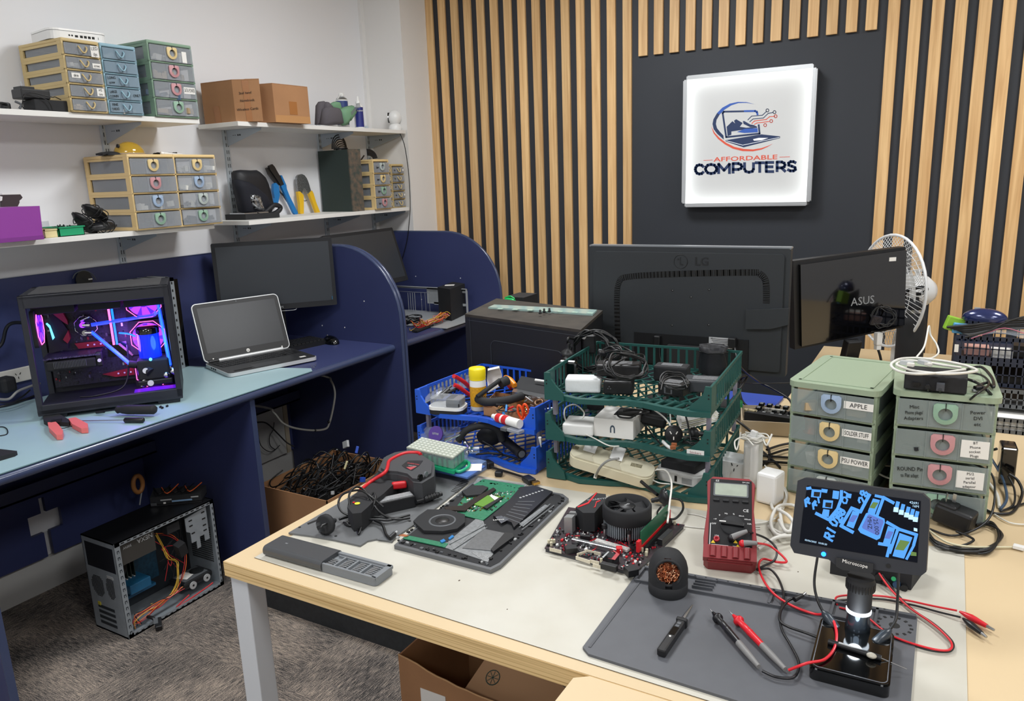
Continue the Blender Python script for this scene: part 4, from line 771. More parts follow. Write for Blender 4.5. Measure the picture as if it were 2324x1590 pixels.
# ------------------------------------------------------------ laptop
SIL=mat('silver_plastic','#cfd1d2',.3,.3);KEY=mat('key_black','#1a1b1e',.5)
t=thing('laptop','open silver laptop with blank dark screen on the blue desk','laptop',(-2.59+.185*math.cos(R(71.3))+.125*math.sin(R(71.3)),1.994+.185*math.sin(R(71.3))-.125*math.cos(R(71.3)),ZM),R(71.3));LW,LD=.375,.255
b=F(t);b.prism(rrect(LW,LD,.02),.002,.016,SIL);b.prism(rrect(LW-.006,LD-.006,.018),.016,.0175,mat('deck_dark','#2a2b2d',.45));b.box((-LW/2+.0005,.03,.01),(.002,.012,.006),INK);b.box((-LW/2+.0005,.05,.01),(.002,.012,.006),INK);b.box((-LW/2+.0005,.01,.01),(.002,.012,.006),INK);b.build('base',t)
kb=F(t)
for r in range(6):
    for c in range(19):kb.box((-.165+c*.0183+(r*.002 if c<15 else 0),.085-r*.0165,.0185),(.0155,.0135 if r else .008,.002),KEY)
kb.build('keyboard',t);F(t).box((-.02,-.085,.0177),(.11,.06,.0006),mat('touchpad','#323336',.35)).build('touchpad',t)
b=F(t);b.box((-.12,-.1,.0178),(.07,.014,.0005),INK);b.box((.14,-.085,.0178),(.025,.016,.0005),PAP);b.build('palm_sticker',t)
hinge=mw(t)@TR(0,LD/2-.008,.018)@RX(-19+0);LH=.247
M=mw(t)@TR(0,LD/2-.006,.018)@RX(-19)   # lid frame: x across, z up the lid, -y faces the user
def XZ(b,pts,d0,d1,m,M):b.prism(pts,d0,d1,m,M@RX(90))
b=B();XZ(b,[(x,z+LH/2) for x,z in rrect(LW,LH,.02)],-.008,0,SIL,M);b.build('lid',t)
b=B();XZ(b,[(x,z+LH/2) for x,z in rrect(LW-.007,LH-.007,.017)],0,.001,mat('bezel_dark','#1f2022',.4),M);b.build('bezel',t)
b=B();XZ(b,[(x,z+LH/2+.008) for x,z in rrect(.335,.19,.001,1)],.001,.0014,mat('lcd_off','#2a2c30',.3),M);b.build('screen',t)
b=B();b.cyl(M@Vector((0,-.001,LH-.01)),M@Vector((0,-.0015,LH-.01)),.003,GRY,n=12);b.build('webcam',t)
b=B();b.cyl(M@Vector((0,-.001,.022)),M@Vector((0,-.0017,.022)),.0075,PAP,n=20);b.text('hp',.009,INK,M@TR(0,-.0018,.022)@RX(90),.0002);b.build('maker_badge',t)
b=F(t);b.cyl((-.13,LD/2-.007,.02),(.15,LD/2-.007,.02),.008,SIL,n=14);b.cyl((-.17,LD/2-.007,.02),(-.13,LD/2-.007,.02),.0075,BLK,n=14);b.build('hinge',t)
for x in (-.15,.15):b=B();b.cyl(M@Vector((x,-.001,.012)),M@Vector((x,-.0015,.012)),.003,PAP,n=10);b.build('screw_cover',t)
# ------------------------------------------------------------ monitors on the blue desks
def monitor(lab,pa,pb,ztop,zbot,lean,brand=None,stand=True,zf=.74,bez=.016):
    """panel between two plan points (left, right seen from the front)"""
    pa,pb=Vector(pa),Vector(pb);d=pb-pa;w=d.length;a=math.atan2(d.y,d.x);c=(pa+pb)/2;h=(ztop-zbot)/math.cos(R(lean))
    t=thing('monitor',lab,'monitor',(c.x,c.y,zf),a);M=mw(t)@TR(0,0,zbot-zf)@RX(-lean)
    b=B();XZ(b,[(x,z+h/2) for x,z in rrect(w,h,.006)],-.028,0,BLKM,M);b.build('housing',t)
    b=B();XZ(b,[(x,z+h/2+.004) for x,z in rrect(w-2*bez,h-2*bez-.008,.001,1)],0,.0006,mat('monitor_lcd','#33373c',.42),M);b.build('screen',t)
    if brand:b=B();b.text(brand,.012,LGR,M@TR(0,-.0004,.010)@RX(90),.0002);b.build('maker_badge',t)
    if stand:
        b=F(t);b.box((0,.05,(zbot-zf)*.5+.03),(.05,.02,zbot-zf+.06),BLKM);b.prism(rrect(.22,.16,.03),0,.012,BLKM,TR(0,.03,0));b.build('stand',t)
    return t,M,w,h
mt,M,w,h=monitor('large blank black monitor behind the silver laptop',(-2.75,2.22),(-2.41,2.60),1.221,.914,0,'PHILIPS')
b=B();b.box(M@Vector((w/2-.02,-.001,.035)),(.001,.012,.014),mat('energy_sticker','#2f8fc4',.5),(0,0,math.atan2(.38,.34)));b.build('energy_sticker',mt)
b=B();b.tube([M@Vector((-.03,.0,-.006)),M@Vector((.06,-.002,-.008)),M@Vector((.075,-.002,-.0))],.002,STEEL,6,4);b.build('cable_clip',mt)
monitor('second blank black monitor beyond the near blue divider',(-2.51,2.74),(-2.51,3.275),1.214,.935,17)
t=thing('keyboard','black desktop keyboard in the shadow behind the laptop','keyboard',(-2.55,2.36,.74),R(78));b=F(t);b.prism(rrect(.42,.15,.01),0,.016,BLK);b.build('body',t);b=F(t)
for r in range(5):
    for c in range(20):b.box((-.195+c*.0205,.055-r*.024,.019),(.017,.018,.006),KEY)
b.build('keys',t)
t=thing('computer_mouse','black corded mouse on the navy desk beside the divider','mouse',(-2.43,2.56,.74),R(70));b=F(t);b.ball((0,0,.002),1,BLKG,(.031,.058,.034),24,z0=0);b.build('shell',t);b=F(t);b.tube([(0,.056,.006),(-.01,.1,.003),(-.03,.15,.003),(-.06,.19,.003)],.0016,CBL,6,6);b.build('cord',t);F(t).box((0,.035,.03),(.003,.014,.006),GRY,(-.5,0,0)).build('scroll_wheel',t)
# ------------------------------------------------------------ far bay: open white case, supply and wires
t=thing('open_computer_case','stripped grey steel computer case lying open in the far blue bay','computer case',(-2.4,3.2,.74));y=3.345;STG=mat('painted_grey_steel','#a9adb0',.45,.2)
b=B();X0,X1=-2.70,PY(1060,655,y).x;ZT=PY(1060,655,y).z
b.b2((X0,y,ZT-.012),(X1,y+.003,ZT),STG);b.b2((X1-.004,y-.01,.744),(X1,y+.003,ZT),STG);b.b2((X0,y-.012,ZT-.003),(X1,y+.003,ZT),STG,.001)
q=lambda px,py:(PY(px,py,y).x,PY(px,py,y).z)
def pan(a,c):(x,z),(x2,z2)=q(*a),q(*c);b.b2((min(x,x2),y,min(z,z2)),(max(x,x2),y+.002,max(z,z2)),STG)
pan((968,652),(1005,690));pan((1000,655),(1060,665))
for px in (925,930,935,940):pan((px,664),(px+3.4,705))
for px in (955,964,973):pan((px,664),(px+3,708))
pan((905,661),(975,664));pan((985,685),(1060,695));b.build('side_panel',t)
b=B()
for i in range(9):
    for j in range(10):x,z=q(976+3.2*i,655+3.2*j);b.cyl((x,y-.0006,z),(x,y-.0001,z),.0017,INK,n=6)
b.build('vent_holes',t);b=B();b.b2((-2.72,3.02,.741),(-2.10,3.40,.744),STG);b.build('base_sheet',t)
t=thing('power_supply','black box-shaped power supply standing in the far blue bay','power supply',(-2.22,3.24,.745));A,Bq,C=P(997,722,.745),P(1025,728,.745),P(1058,712,.745);zt=.745+.11
h=PX(1025,655,Bq.x).z;D=A+(C-Bq);b=B();b.prism([A[:2],Bq[:2],C[:2],D[:2]],.745,h,BLKM);b.build('housing',t);b=B();m_=(A+Bq+C+D)/4;b.box((m_.x-.01,m_.y,h+.001),(.05,.04,.001),PAP,(0,0,.5));b.build('label',t)
b=B();rn=random.Random(5);WM=[mat('wire_orange','#d9602a',.5),mat('wire_red','#b5282c',.5),mat('wire_yellow','#c9a33a',.5),mat('wire_black','#15151a',.5),mat('wire_pink','#d88a80',.5)]
for k in range(18):
    c=[P(955,738,.76),P(975,733,.765),P(992,725,.77),P(1005,716,.775)];pts=[p+Vector((rn.uniform(-.02,.02),rn.uniform(-.03,.03),rn.uniform(-.012,.02))) for p in c];pts.append(pts[-1]+Vector((rn.uniform(-.03,.03),rn.uniform(-.03,.02),-.01)));pts.insert(0,pts[0]+Vector((rn.uniform(-.02,.03),-.02,.02)));b.tube(pts,.0018,WM[k % 3 if k % 4 else 4],6,5)
b.build('cable_loom',label='tangled orange, red and yellow power leads in the far blue bay',cat='cable')
b=B();coil(b,P(935,728,.765),.035,CBL,2,.006,seed=3,jit=.08);coil(b,P(940,718,.765),.04,CBL,2,.0025,seed=5);b.build('black_cable',label='thick black cable coil on the far desk beside the divider',cat='cable')
b=B()
for i in range(8):b.tube([P(930+9*i,745-2*i,.743),P(935+9*i+rn.uniform(-4,4),750-3*i,.75),P(945+8*i,742-3*i,.743)],.0015,WM[rn.choice((3,3,2))],5,4)
b.box(P(960,744,.748),(.03,.16,.008),BLKM,(0,0,.1));b.build('connector_heap',label='loose black connectors along the front of the far desk',cat='cable')
# ------------------------------------------------------------ under the blue desk
t=thing('open_computer_tower','opened grey steel computer tower on the carpet under the blue desk','computer',(-2.356,1.507,0));x0,x1,y0,y1,H=-2.446,-2.266,1.312,1.703,.345;TH=.002;DK=mat('case_inside_dark','#3a4046',.5,.6)
b=B();b.b2((x0,y0,0),(x1,y1,.006),ALU);b.b2((x0,y0,0),(x0+TH,y1,H),BLKM);b.b2((x0,y0,H-.004),(x1,y1,H),BLK);b.b2((x0,y1-.004,0),(x1,y1,H),ALU)
b.b2((x0+TH,y0+.01,.01),(x0+TH+.004,y1-.02,H-.01),DK)
b.build('chassis',t)
b=B()   # rails round the open side
b.b2((x1-.002,y0,0),(x1,y0+.02,H),ALU);b.b2((x1-.002,y1-.016,0),(x1,y1,H),ALU);b.b2((x1-.002,y0,H-.014),(x1,y1,H),ALU);b.b2((x1-.002,y0,0),(x1,y1,.016),ALU)
for k in range(14):b.box((x1+.0003,y0+.011,.02+k*.0225),(.0006,.008,.01),DK);b.box((x1+.0004,y0+.011,.018+k*.0225),(.0008,.004,.008),ALU)
for k in range(16):b.box((x1+.0003,y0+.03+k*.0225,H-.008),(.0006,.012,.004),INK);b.box((x1+.0003,y0+.03+k*.0225,.008),(.0006,.01,.003),INK)
for k in range(14):b.box((x1+.0003,y1-.008,.02+k*.0225),(.0006,.004,.01),DK)
b.build('rail_frame',t)
b=B()   # rear plate facing the camera
b.b2((x0,y0,0),(x1,y0+TH,.235),ALU);b.b2((x0,y0,.325),(x1,y0+TH,H),ALU);b.b2((x0,y0,.235),(x0+.012,y0+TH,.325),ALU);b.b2((x1-.012,y0,.235),(x1,y0+TH,.325),ALU);b.b2((x0+.012,y0+.001,.235),(x1-.012,y0+.0018,.325),mat('psu_opening','#060914',.6))
for (cx,cz,nx,nz,s) in ((x0+.055,.17,12,14,.0055),(x0+.125,.175,8,14,.0055)):
    for i in range(nx):
        for j in range(nz):
            if (i-nx/2)**2/(nx/2)**2+(j-nz/2)**2/(nz/2)**2<1.15:b.box((cx+(i-nx/2)*s,y0-.0003,cz+(j-nz/2)*s),(.0036,.0006,.0036),INK)
for k in range(4):b.box((x0+.08,y0-.0003,.03+.02*k),(.09,.0006,.011),DK);
b.box((x0+.045,y0-.001,.1),(.014,.002,.012),mat('port_yellow','#b5a52c',.5));b.box((x1-.05,y0-.0004,.215),(.035,.0008,.01),LGR);b.build('rear_plate',t)
MB2=mat('mobo_blue','#1d4a63',.5,noise=(90,.4));XF=x0+.012
b=B();b.b2((x0+.006,y0+.02,.07),(XF,1.56,.25),MB2)
for k in range(4):b.b2((XF,1.40+.014*k,.14),(XF+.045,1.403+.014*k,.25),mat('ram_dark','#1d2a26',.5));b.box((XF+.03,1.4015+.014*k,.137),(.02,.004,.006),PAP)
for k,z in enumerate((.115,.09,.07)):b.b2((XF,1.33,z),(XF+.05,1.47+.02*k,z+.01),[mat('slot_blue','#1f5f86',.4),PAP,mat('slot_blue','#1f5f86',.4)][k])
b.b2((XF,1.39,.1),(XF+.09,1.47,.135),mat('slot_blue','#1f5f86',.4),.003);b.build('motherboard',t)
b=B();b.cyl((XF,1.365,.195),(XF+.06,1.365,.195),.042,BLKM,n=24);
for k in range(7):b.box((XF+.062,1.365+.02*math.cos(k*.9),.195+.02*math.sin(k*.9)),(.003,.012,.024),mat('fan_smoke','#3a3640',.4),(k*.9,0,0))
b.build('cpu_fan',t)
b=B();b.b2((x0+.01,y0+.01,.255),(x1-.01,y0+.15,.327),mat('psu_brown_grey','#3b3936',.5));Mt=Matrix(((0,0,1,x1-.0092),(1,0,0,y0+.075),(0,1,0,.315),(0,0,0,1)));b.text('NEXA',.022,LGR,Mt@TR(.04,.0,0)@RZ(180),.0003);b.text('500W',.012,LGR,Mt@TR(-.025,-.002,0)@RZ(180),.0003);b.build('power_supply',t)
b=B();pt=[(1.585,.315),(1.675,.325),(1.675,.20),(1.655,.20),(1.655,.225),(1.635,.225),(1.635,.185),(1.62,.185),(1.62,.215),(1.60,.215),(1.60,.255),(1.585,.265)];b.prism(pt,0,.003,ALU,MYZ(x1-.012))
for (yy,zz) in ((1.605,.30),(1.605,.28),(1.66,.31),(1.66,.285),(1.66,.26),(1.66,.24),(1.61,.25)):b.box((x1-.0086,yy,zz),(.0008,.014,.005),INK)
b.build('drive_cage',t)
b=B();Mx=TR(x1-.06,1.615,.06);b.box((x1-.07,1.618,.055),(.09,.125,.026),BLK,(0,0,0),.008);b.box((x1-.07,1.618,.0685),(.07,.1,.001),GRY);b.box((x1-.075,1.6,.0695),(.045,.045,.0008),PAP,(0,0,.3));b.cyl((x1-.07,1.645,.069),(x1-.07,1.645,.0705),.026,mat('drive_lid','#55585b',.25,.8),n=24)
for yy in (1.59,1.65):b.cyl((x1-.024,yy,.05),(x1-.02,yy,.05),.014,LGR,n=18);b.cyl((x1-.0199,yy,.05),(x1-.0193,yy,.05),.004,INK,n=10)
b.build('hard_drive',t)
b=B()
for i in range(16):
    for j in range(16):b.box((x0+.03+.0075*i,y1-.0045,.09+.009*j),(.005,.0006,.006),INK)
b.build('front_mesh',t)
b=B();rn=random.Random(9)
def wire(pts,m,r=.0014):b.tube([(x1-.02-.01*rn.random()-p[2],p[0]+rn.uniform(-.006,.006),p[1]+rn.uniform(-.006,.006)) for p in pts],r,m,6,6)
Y_,R_,O_,K_=mat('wire_yellow','#c9a33a'),mat('wire_red','#b5282c'),mat('wire_orange','#d9602a'),mat('wire_black','#15151a')
for k in range(3):wire([(1.50,.29,.03),(1.515,.24,.02),(1.52,.19,.01),(1.55,.165,.01),(1.545,.13,0),(1.53,.08,0),(1.48,.05,0),(1.43,.055,.01)],Y_)
for k in range(3):wire([(1.49,.29,.03),(1.55,.26,.02),(1.58,.20,.01),(1.57,.15,0),(1.55,.1,0),(1.52,.06,0),(1.46,.045,0),(1.40,.03,0),(1.36,.03,0)],[R_,O_,K_][k])
for k in range(8):wire([(1.55,.06,0),(1.50,.055,0),(1.45,.04+.003*k,0),(1.40,.045+.002*k,0),(1.36,.03+.004*k,0),(1.345+.004*k,.015,0)],[R_,O_,Y_,mat('wire_pink','#d88a80'),R_,K_,O_,K_][k])
for k in range(10):wire([(rn.uniform(1.48,1.6),rn.uniform(.2,.3),.03),(rn.uniform(1.5,1.6),rn.uniform(.15,.25),.02),(rn.uniform(1.5,1.6),rn.uniform(.1,.2),.03)],K_ if k % 3 else R_)
b.tube([(x1-.01,1.56,.03),(x1-.006,1.50,.012),(x1-.006,1.62,.022),(x1-.006,1.66,.028)],.003,R_,6,4);b.box((x1-.02,1.56,.21),(.03,.03,.05),BLKM,(.3,.2,0));b.box((x1-.03,1.54,.3),(.03,.05,.03),BLKM);b.build('wiring',t)
b=B();b.tube([(x1-.02,1.40,.03),(x1+.004,1.402,.03),(x1+.015,1.405,.02)],.006,BLK,7,5);b.build('lead',t);b=B();c=Vector((x1+.035,1.40,.018));b.box(c,(.045,.022,.02),BLK,(0,.3,-.6),.003);b.box(c+Vector((-.005,-.005,.012)),(.025,.014,.004),GRY,(0,.3,-.6));b.build('connector',t)
t=thing('graphics_card','bare dark graphics card lying on top of the opened tower','graphics card',(-2.33,1.60,H));b=B();zz=H+.001;q=[P(343,1150,zz),P(458,1139,zz),P(470,1120,zz),P(352,1128,zz)]
b.prism([p[:2] for p in q],zz,zz+.006,BLK);b.prism([p[:2] for p in q],zz+.008,zz+.036,BLKM);b.build('shroud',t)
b=B();d=(q[1]-q[0]);n=Vector((d.y,-d.x,0)).normalized()*.0015
for u0,u1,z0_,z1_,m in ((.2,.42,.020,.025,LGR),(.42,.82,.012,.018,mat('lit_edge','#8fb4d8',.3,.3)),(.8,.95,.022,.027,LGR),(.0,.12,.004,.014,STEEL),(.25,.3,.008,.014,PAP)):b.add([tuple(q[0]+d*u+n+Vector((0,0,z))) for u,z in ((u0,z0_),(u1,z0_),(u1,z1_),(u0,z1_))],[(0,1,2,3)],m)
b.build('edge_connector',t);b=B()
for k in range(5):b.tube([q[3]+(q[2]-q[3])*(.15*k)+Vector((0,0,.037)),q[0]+d*(.2+.15*k)+Vector((0,0,.046)),q[3]+(q[2]-q[3])*(.2+.15*k)+Vector((.01,.02,.042))],.002,[CBL,O_,CBL][k % 3],6,4)
b.build('loose_wires',t)
t=thing('tape_roll','brown tape roll hanging under the blue desk','tape',PX(315,1100,-2.70));c=PX(313,1098,-2.70);b=B();b.tube([c+Vector((0,.02*math.cos(a),.034*math.sin(a))) for a in [2*PI*i/16 for i in range(16)]],.009,mat('tape_amber','#a9713f',.4),8,2,closed=True);b.build('roll',t);b=B();b.tube([c+Vector((.004,.018,-.02)),c+Vector((.004,.01,-.03)),PX(317,1145,-2.70)],.003,LGR,6,4);b.build('tape_end',t)
# box of cables
t=thing('cable_box','open cardboard box full of black cables under the blue desk','box',(-2.15,2.18,0));x0,x1,y0,y1,h=-2.335,-1.965,1.97,2.41,.285
b=B()
for a,c in (((x0,y0),(x0+.004,y1)),((x1-.004,y0),(x1,y1)),((x0,y0),(x1,y0+.004)),((x0,y1-.004),(x1,y1))):b.b2((*a,0),(*c,h),CARD)
b.b2((x0,y0,0),(x1,y1,.004),CARD);b.build('carton',t)
t=thing('cable_pile','mass of black cables heaped in the open cardboard box','cables',(-2.15,2.2,.1));t['kind']='stuff';b=B();rn=random.Random(21)
b.b2((x0+.01,y0+.01,.006),(x1-.01,y1-.01,.17),INK)
for k in range(75):
    cx,cy=rn.uniform(x0+.05,x1-.05),rn.uniform(y0+.06,y1-.06);r=rn.uniform(.03,.09);z=rn.uniform(.19,.3);pts=[];a0=rn.uniform(0,6)
    for i in range(6):a=a0+i*.9;pts.append((min(max(cx+r*math.cos(a),x0+.012),x1-.012),min(max(cy+r*math.sin(a)*1.2,y0+.012),y1-.012),z+rn.uniform(-.03,.04)+.04*math.sin(a*1.3)))
    b.tube(pts,rn.choice((.002,.003,.0035)),rn.choice((CBL,CBL,BLKM,CBL)),6,4)
o=b.build('cables',t);
for nm,px,py,z,sz,m,lab in (('video_connector',785,1008,.36,(.012,.035,.03),LGR,'grey video connector standing up from the cable box'),('video_connector',810,1020,.35,(.012,.014,.03),mat('connector_blue','#2b4fb0',.4),'blue video connector tilted in the cable box'),('video_connector',823,1088,.30,(.02,.014,.02),mat('connector_blue','#2b4fb0',.4),'blue video connector hanging at the cable box rim'),('audio_connector',785,1055,.33,(.008,.008,.035),mat('connector_cream','#cfc79a',.5),'cream audio plug on the black cable heap'),('usb_connector',755,1118,.30,(.01,.012,.014),LGR,'small silver plug at the near corner of the cable box')):
    b=B();b.box(P(px,py,z),sz,m,(rn.uniform(-.5,.5),.3,rn.uniform(0,2)),.002);b.build(nm,label=lab,cat='connector')
b=B();b.tube([(-2.75,1.86,.66),PX(590,922,-2.45),PX(620,935,-2.40),PX(640,958,-2.38),PX(665,970,-2.36),PX(705,976,-2.34),PX(738,973,-2.33),PX(748,958,-2.33),PX(757,920,-2.33),PX(760,890,-2.34),PX(752,865,-2.36),PX(735,853,-2.40),(-2.5,2.25,.70)],.0048,mat('grey_cable','#8c8c88',.5),8,6)
for c in (PX(715,976,-2.335),PX(746,957,-2.325)):b.ball(c,.0062,CBL,n=8)
b.build('grey_cable',label='thick grey cable drooping under the navy desk',cat='cable')
t=thing('wall_panel','grey white access panel on the wall under the desk behind the cable box','panel',(-2.84,2.1,.3));
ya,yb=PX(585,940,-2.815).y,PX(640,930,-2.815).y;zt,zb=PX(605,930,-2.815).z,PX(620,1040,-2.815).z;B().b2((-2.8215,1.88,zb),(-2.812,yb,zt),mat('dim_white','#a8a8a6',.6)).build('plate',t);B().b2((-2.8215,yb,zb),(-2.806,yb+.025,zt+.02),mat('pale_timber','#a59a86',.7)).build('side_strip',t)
b=B();b.tube([PX(583,958,-2.80),PX(605,960,-2.79),PX(632,985,-2.77),PX(650,1003,-2.75),PX(668,1013,-2.72)],.0035,CBL,7,6);b.tube([PX(585,975,-2.80),PX(592,1010,-2.79),PX(615,1025,-2.78),PX(635,1010,-2.78)],.002,CBL,7,6);b.tube([PX(622,958,-2.80),PX(620,975,-2.80),PX(612,990,-2.80),PX(613,1010,-2.80),PX(625,1020,-2.80)],.002,CBL,7,6);b.build('thin_cables',label='thin black cables hanging before the grey access panel',cat='cable')
# ------------------------------------------------------------ letter-tray stacks on the work table
TG=mat('tray_green','#1c4f4a',.45);TB=mat('tray_blue','#1f57c8',.4);TN=mat('tray_navy','#20283c',.5);TGY=mat('tray_grey','#5d6064',.5);POST=mat('tray_post','#8b8794',.4)
def tray_stack(lab,p0,rz,W,D,levels,m,hw=.066,posts=True,slots=14):
    """front-left corner p0; each tray has side grilles, a slotted floor and a dipped front rim"""
    a=R(rz);t=thing('tray_stack',lab,'tray stack',(p0[0],p0[1],levels[0]),a);z00=levels[0]
    for li,z in enumerate(levels):
        z -= z00;b=F(t)
        n=14
        for i in range(n):   # floor: front strip with oval cut-outs, lattice behind
            x=.03+i*(W-.06)/(n-1);b.box((x,.035,z+.004),(.007,.05,.003),m,(0,0,-.35))
        fr=[(0,0),(.05,-.0),(W*.22,-.012),(W*.4,.0),(W*.5,.012),(W*.6,.01),(W*.75,-.01),(W*.88,-.02),(W,-.012)];fr=[(max(.0,x),y*1.0) for x,y in fr]
        P_=fr+[(x,y+.014) for x,y in fr[::-1]];
        for i in range(len(fr)-1):b.prism([fr[i],fr[i+1],(fr[i+1][0],fr[i+1][1]+.014),(fr[i][0],fr[i][1]+.014)],z-.001,z+.011,m)
        b.box((W/2,.062,z+.004),(W,.006,.004),m)
        for i in range(-9,16):
            for s in (1,-1):
                x0=i*.034;pts=[]
                ya,yb=.062,D-.004;xa=x0 if s>0 else x0+.2;xb=xa+s*(yb-ya)*.62
                ta=max(0,(0-xa)/(xb-xa) if s>0 else (W-xa)/(xb-xa)) if (xb-xa) else 0;tb=min(1,((W-xa)/(xb-xa)) if s>0 else ((0-xa)/(xb-xa)))
                if tb>ta:q0=(xa+(xb-xa)*ta,ya+(yb-ya)*ta);q1=(xa+(xb-xa)*tb,ya+(yb-ya)*tb);d=Vector((q1[0]-q0[0],q1[1]-q0[1]));L=d.length;b.box(((q0[0]+q1[0])/2,(q0[1]+q1[1])/2,z+.004+.001*s),(L,.0045,.002),m,(0,0,math.atan2(d.y,d.x)))
        b.build('tray_floor',t)
        b=F(t)
        for x in (0,W):   # side walls: solid front ear plus slotted grille
            s=1 if x==0 else -1;b.box((x+s*.0015,D/2+.02,z+.005),(.003,D-.04,.01),m);b.box((x+s*.0015,D/2+.02,z+hw-.004),(.004,D-.04,.008),m)
            for k in range(slots+1):b.box((x+s*.0015,.05+k*(D-.06)/slots,z+hw/2),(.003,.005,hw-.008),m)
            ear=[(0,0),(.05,0),(.046,.02),(.03,.035),(.018,.05),(.014,hw),(0,hw)];e=[(p if s>0 else (W-p[0],p[1])) for p in ear]
            b.prism(e,0,.006,m,Matrix(((1,0,0,0),(0,0,-1,.0),(0,1,0,z),(0,0,0,1))));b.box((x+s*.003,.02,z+hw/2),(.006,.045,hw),m,None,.001,1)
            b.box((x+s*.006,-.0064,z+hw*.72),(.003,.0008,.003),INK);b.box((x+s*.006,-.0064,z+hw*.6),(.003,.0008,.003),INK)
        b.box((W/2,D-.002,z+.005),(W,.004,.01),m);b.box((W/2,D-.002,z+hw-.003),(W,.005,.006),m)
        for k in range(18):b.box((.01+k*(W-.02)/17,D-.002,z+hw/2),(.006,.003,hw-.006),m)
        b.build('tray_wall',t)
    if posts and len(levels)>1:
        for x in (.012,W-.012):
            for y in (.03,D-.02):
                for i in range(len(levels)-1):b=F(t);za,zb=levels[i]-z00+hw-.012,levels[i+1]-z00+.004;b.box((x,y,(za+zb)/2),(.009,.011,zb-za),POST);b.build('post',t)
    return t
GT=tray_stack('stack of three dark green letter trays in the middle of the work table',(-.802,1.548),3,.392,.355,(.7425,.840,.940),TG)
b=B();M=mw(GT)@TR(.36,-.0066,.112)@RX(90);b.box(M@Vector((0,0,.0)),(.038,.001,.012),PAP,(0,0,R(3)));b.text('Stickers',.008,mat('faded_red','#b88f8f',.8),M@TR(0,0,.0008),.0002);b.build('label_sticker',GT)
BT=tray_stack('stack of two bright blue letter trays left of the green trays',(-1.212,1.583),-3.5,.378,.31,(.7425,.845),TB)
# ------------------------------------------------------------ generic adapters
def brick(lab,c,rz,s,m=BLK,rx=0,name='power_adapter',lbl=True,cat='adapter',ry=0):
    t=thing(name,lab,cat,c,rot=(R(rx),R(ry),R(rz)));F(t).box((0,0,s[2]/2),s,m,None,min(s)*.14,2).build('body',t)
    if lbl:F(t).box((0,0,s[2]+.0003),(s[0]*.6,s[1]*.55,.0006),mat('label_grey','#77797c',.5,noise=(260,.5)),None).build('rating_label',t)
    return t
def loops(t,c,r,turns,wr=.0022,nrm=(0,0,1),seed=1,m=None,sy=1,nm='cord',lift=.01,extra=()):
    b=B();coil(b,c,r,m or CBL,turns,wr,nrm,.16,sy,seed,lift)
    for e in extra:b.tube(e,wr,m or CBL,7,6)
    b.build(nm,t)
# green top tray
z3,z2,z1=.9475,.8475,.7495
t=brick('black glossy plastic-wrapped brick at the left end of the top green tray',P(1295,860,z3+.0),10,(.05,.06,.055),BLKG,name='wrapped_adapter',lbl=False)
t=brick('black plug-in adapter standing in a cable coil, left in the top green tray',P(1338,800,.985),20,(.035,.03,.05),BLK,0,'plug_adapter');cc=P(1340,795,1.0)
loops(t,cc,.05,8,.0026,(.1,-1,.25),3,extra=([cc+Vector((.03,0,.03)),P(1420,790,1.01),P(1450,812,.99),P(1470,830,.96)],))
b=B();coil(b,cc+Vector((.01,.01,-.005)),.062,CBL,5,.0028,(.25,-1,.1),.12,.9,19);coil(b,P(1385,815,1.0),.04,CBL,4,.0026,(-.3,-.8,.5),.2,.8,23);b.build('cord',t)
b=B();b.box(P(1322,762,1.035),(.02,.012,.014),PAP,(.2,.3,0),.004);b.build('tag',t)
t=thing('power_plug','black three-pin plug pointing down at the left of the top green tray','plug',P(1288,815,1.0));c=P(1288,805,1.0);b=B();aubody(b,TR(c)@RX(180)@RY(-8),BLK,r=.0185);b.build('plug_body',t);b=B();b.tube([c+Vector((0,0,.03)),c+Vector((.004,0,.045)),P(1310,770,1.02),P(1335,762,1.03)],.0035,CBL,8,6);b.build('cord',t)
t=brick('charger wrapped in white tissue in the top green tray',P(1325,885,z3),18,(.085,.05,.034),mat('white_tissue','#dfe3e4',.7,bump=.8,bscale=60),name='wrapped_charger',lbl=False)
t=brick('black power brick with round socket in the front of the top green tray',P(1405,890,z3),14,(.07,.045,.033),BLK,lbl=False);b=F(t);b.cyl((-.02,-.0226,.017),(-.02,-.0232,.017),.007,INK,n=14);
for x,z in ((-.023,.015),(-.017,.015),(-.02,.02)):b.cyl((x,-.0231,z),(x,-.0236,z),.0018,GRY,n=8)
b.build('inlet_socket',t)
t=brick('large black laptop charger wound in its cable on top of the socket brick',P(1405,850,z3+.035),16,(.105,.05,.03),BLK);cc=P(1425,825,1.02)
loops(t,P(1420,833,1.015),.05,5,.0023,(.5,-.3,.8),5,sy=.8,extra=([P(1345,845,.995),P(1380,835,1.01),P(1420,812,1.025),P(1460,805,1.02),P(1462,840,.99)],[P(1350,850,.99),P(1390,862,.99),P(1440,850,.995)],[P(1375,800,1.02),P(1400,795,1.03),P(1440,800,1.02)]))
b=B();b.box(P(1365,800,1.025),(.014,.02,.01),BLK,(.2,.2,.6),.002);b.box(P(1362,795,1.03),(.008,.006,.005),GRY,(.2,.2,.6));b.build('connector',t)
t=brick('black network power adapter with square port, front middle of the top green tray',P(1530,893,z3),-6,(.062,.05,.03),BLK);b=F(t);b.box((-.004,-.0255,.015),(.02,.001,.018),GRY);b.box((-.004,-.0262,.014),(.012,.001,.012),INK);b.build('network_port',t);loops(t,P(1530,868,.99),.03,3,.002,(.3,-.3,.9),7,extra=([P(1500,885,.985),P(1510,860,1.0),P(1545,855,1.0),P(1560,880,.985)],))
brick('black labelled power supply behind the network adapter in the top green tray',P(1525,862,z3),4,(.085,.045,.04),BLKM)
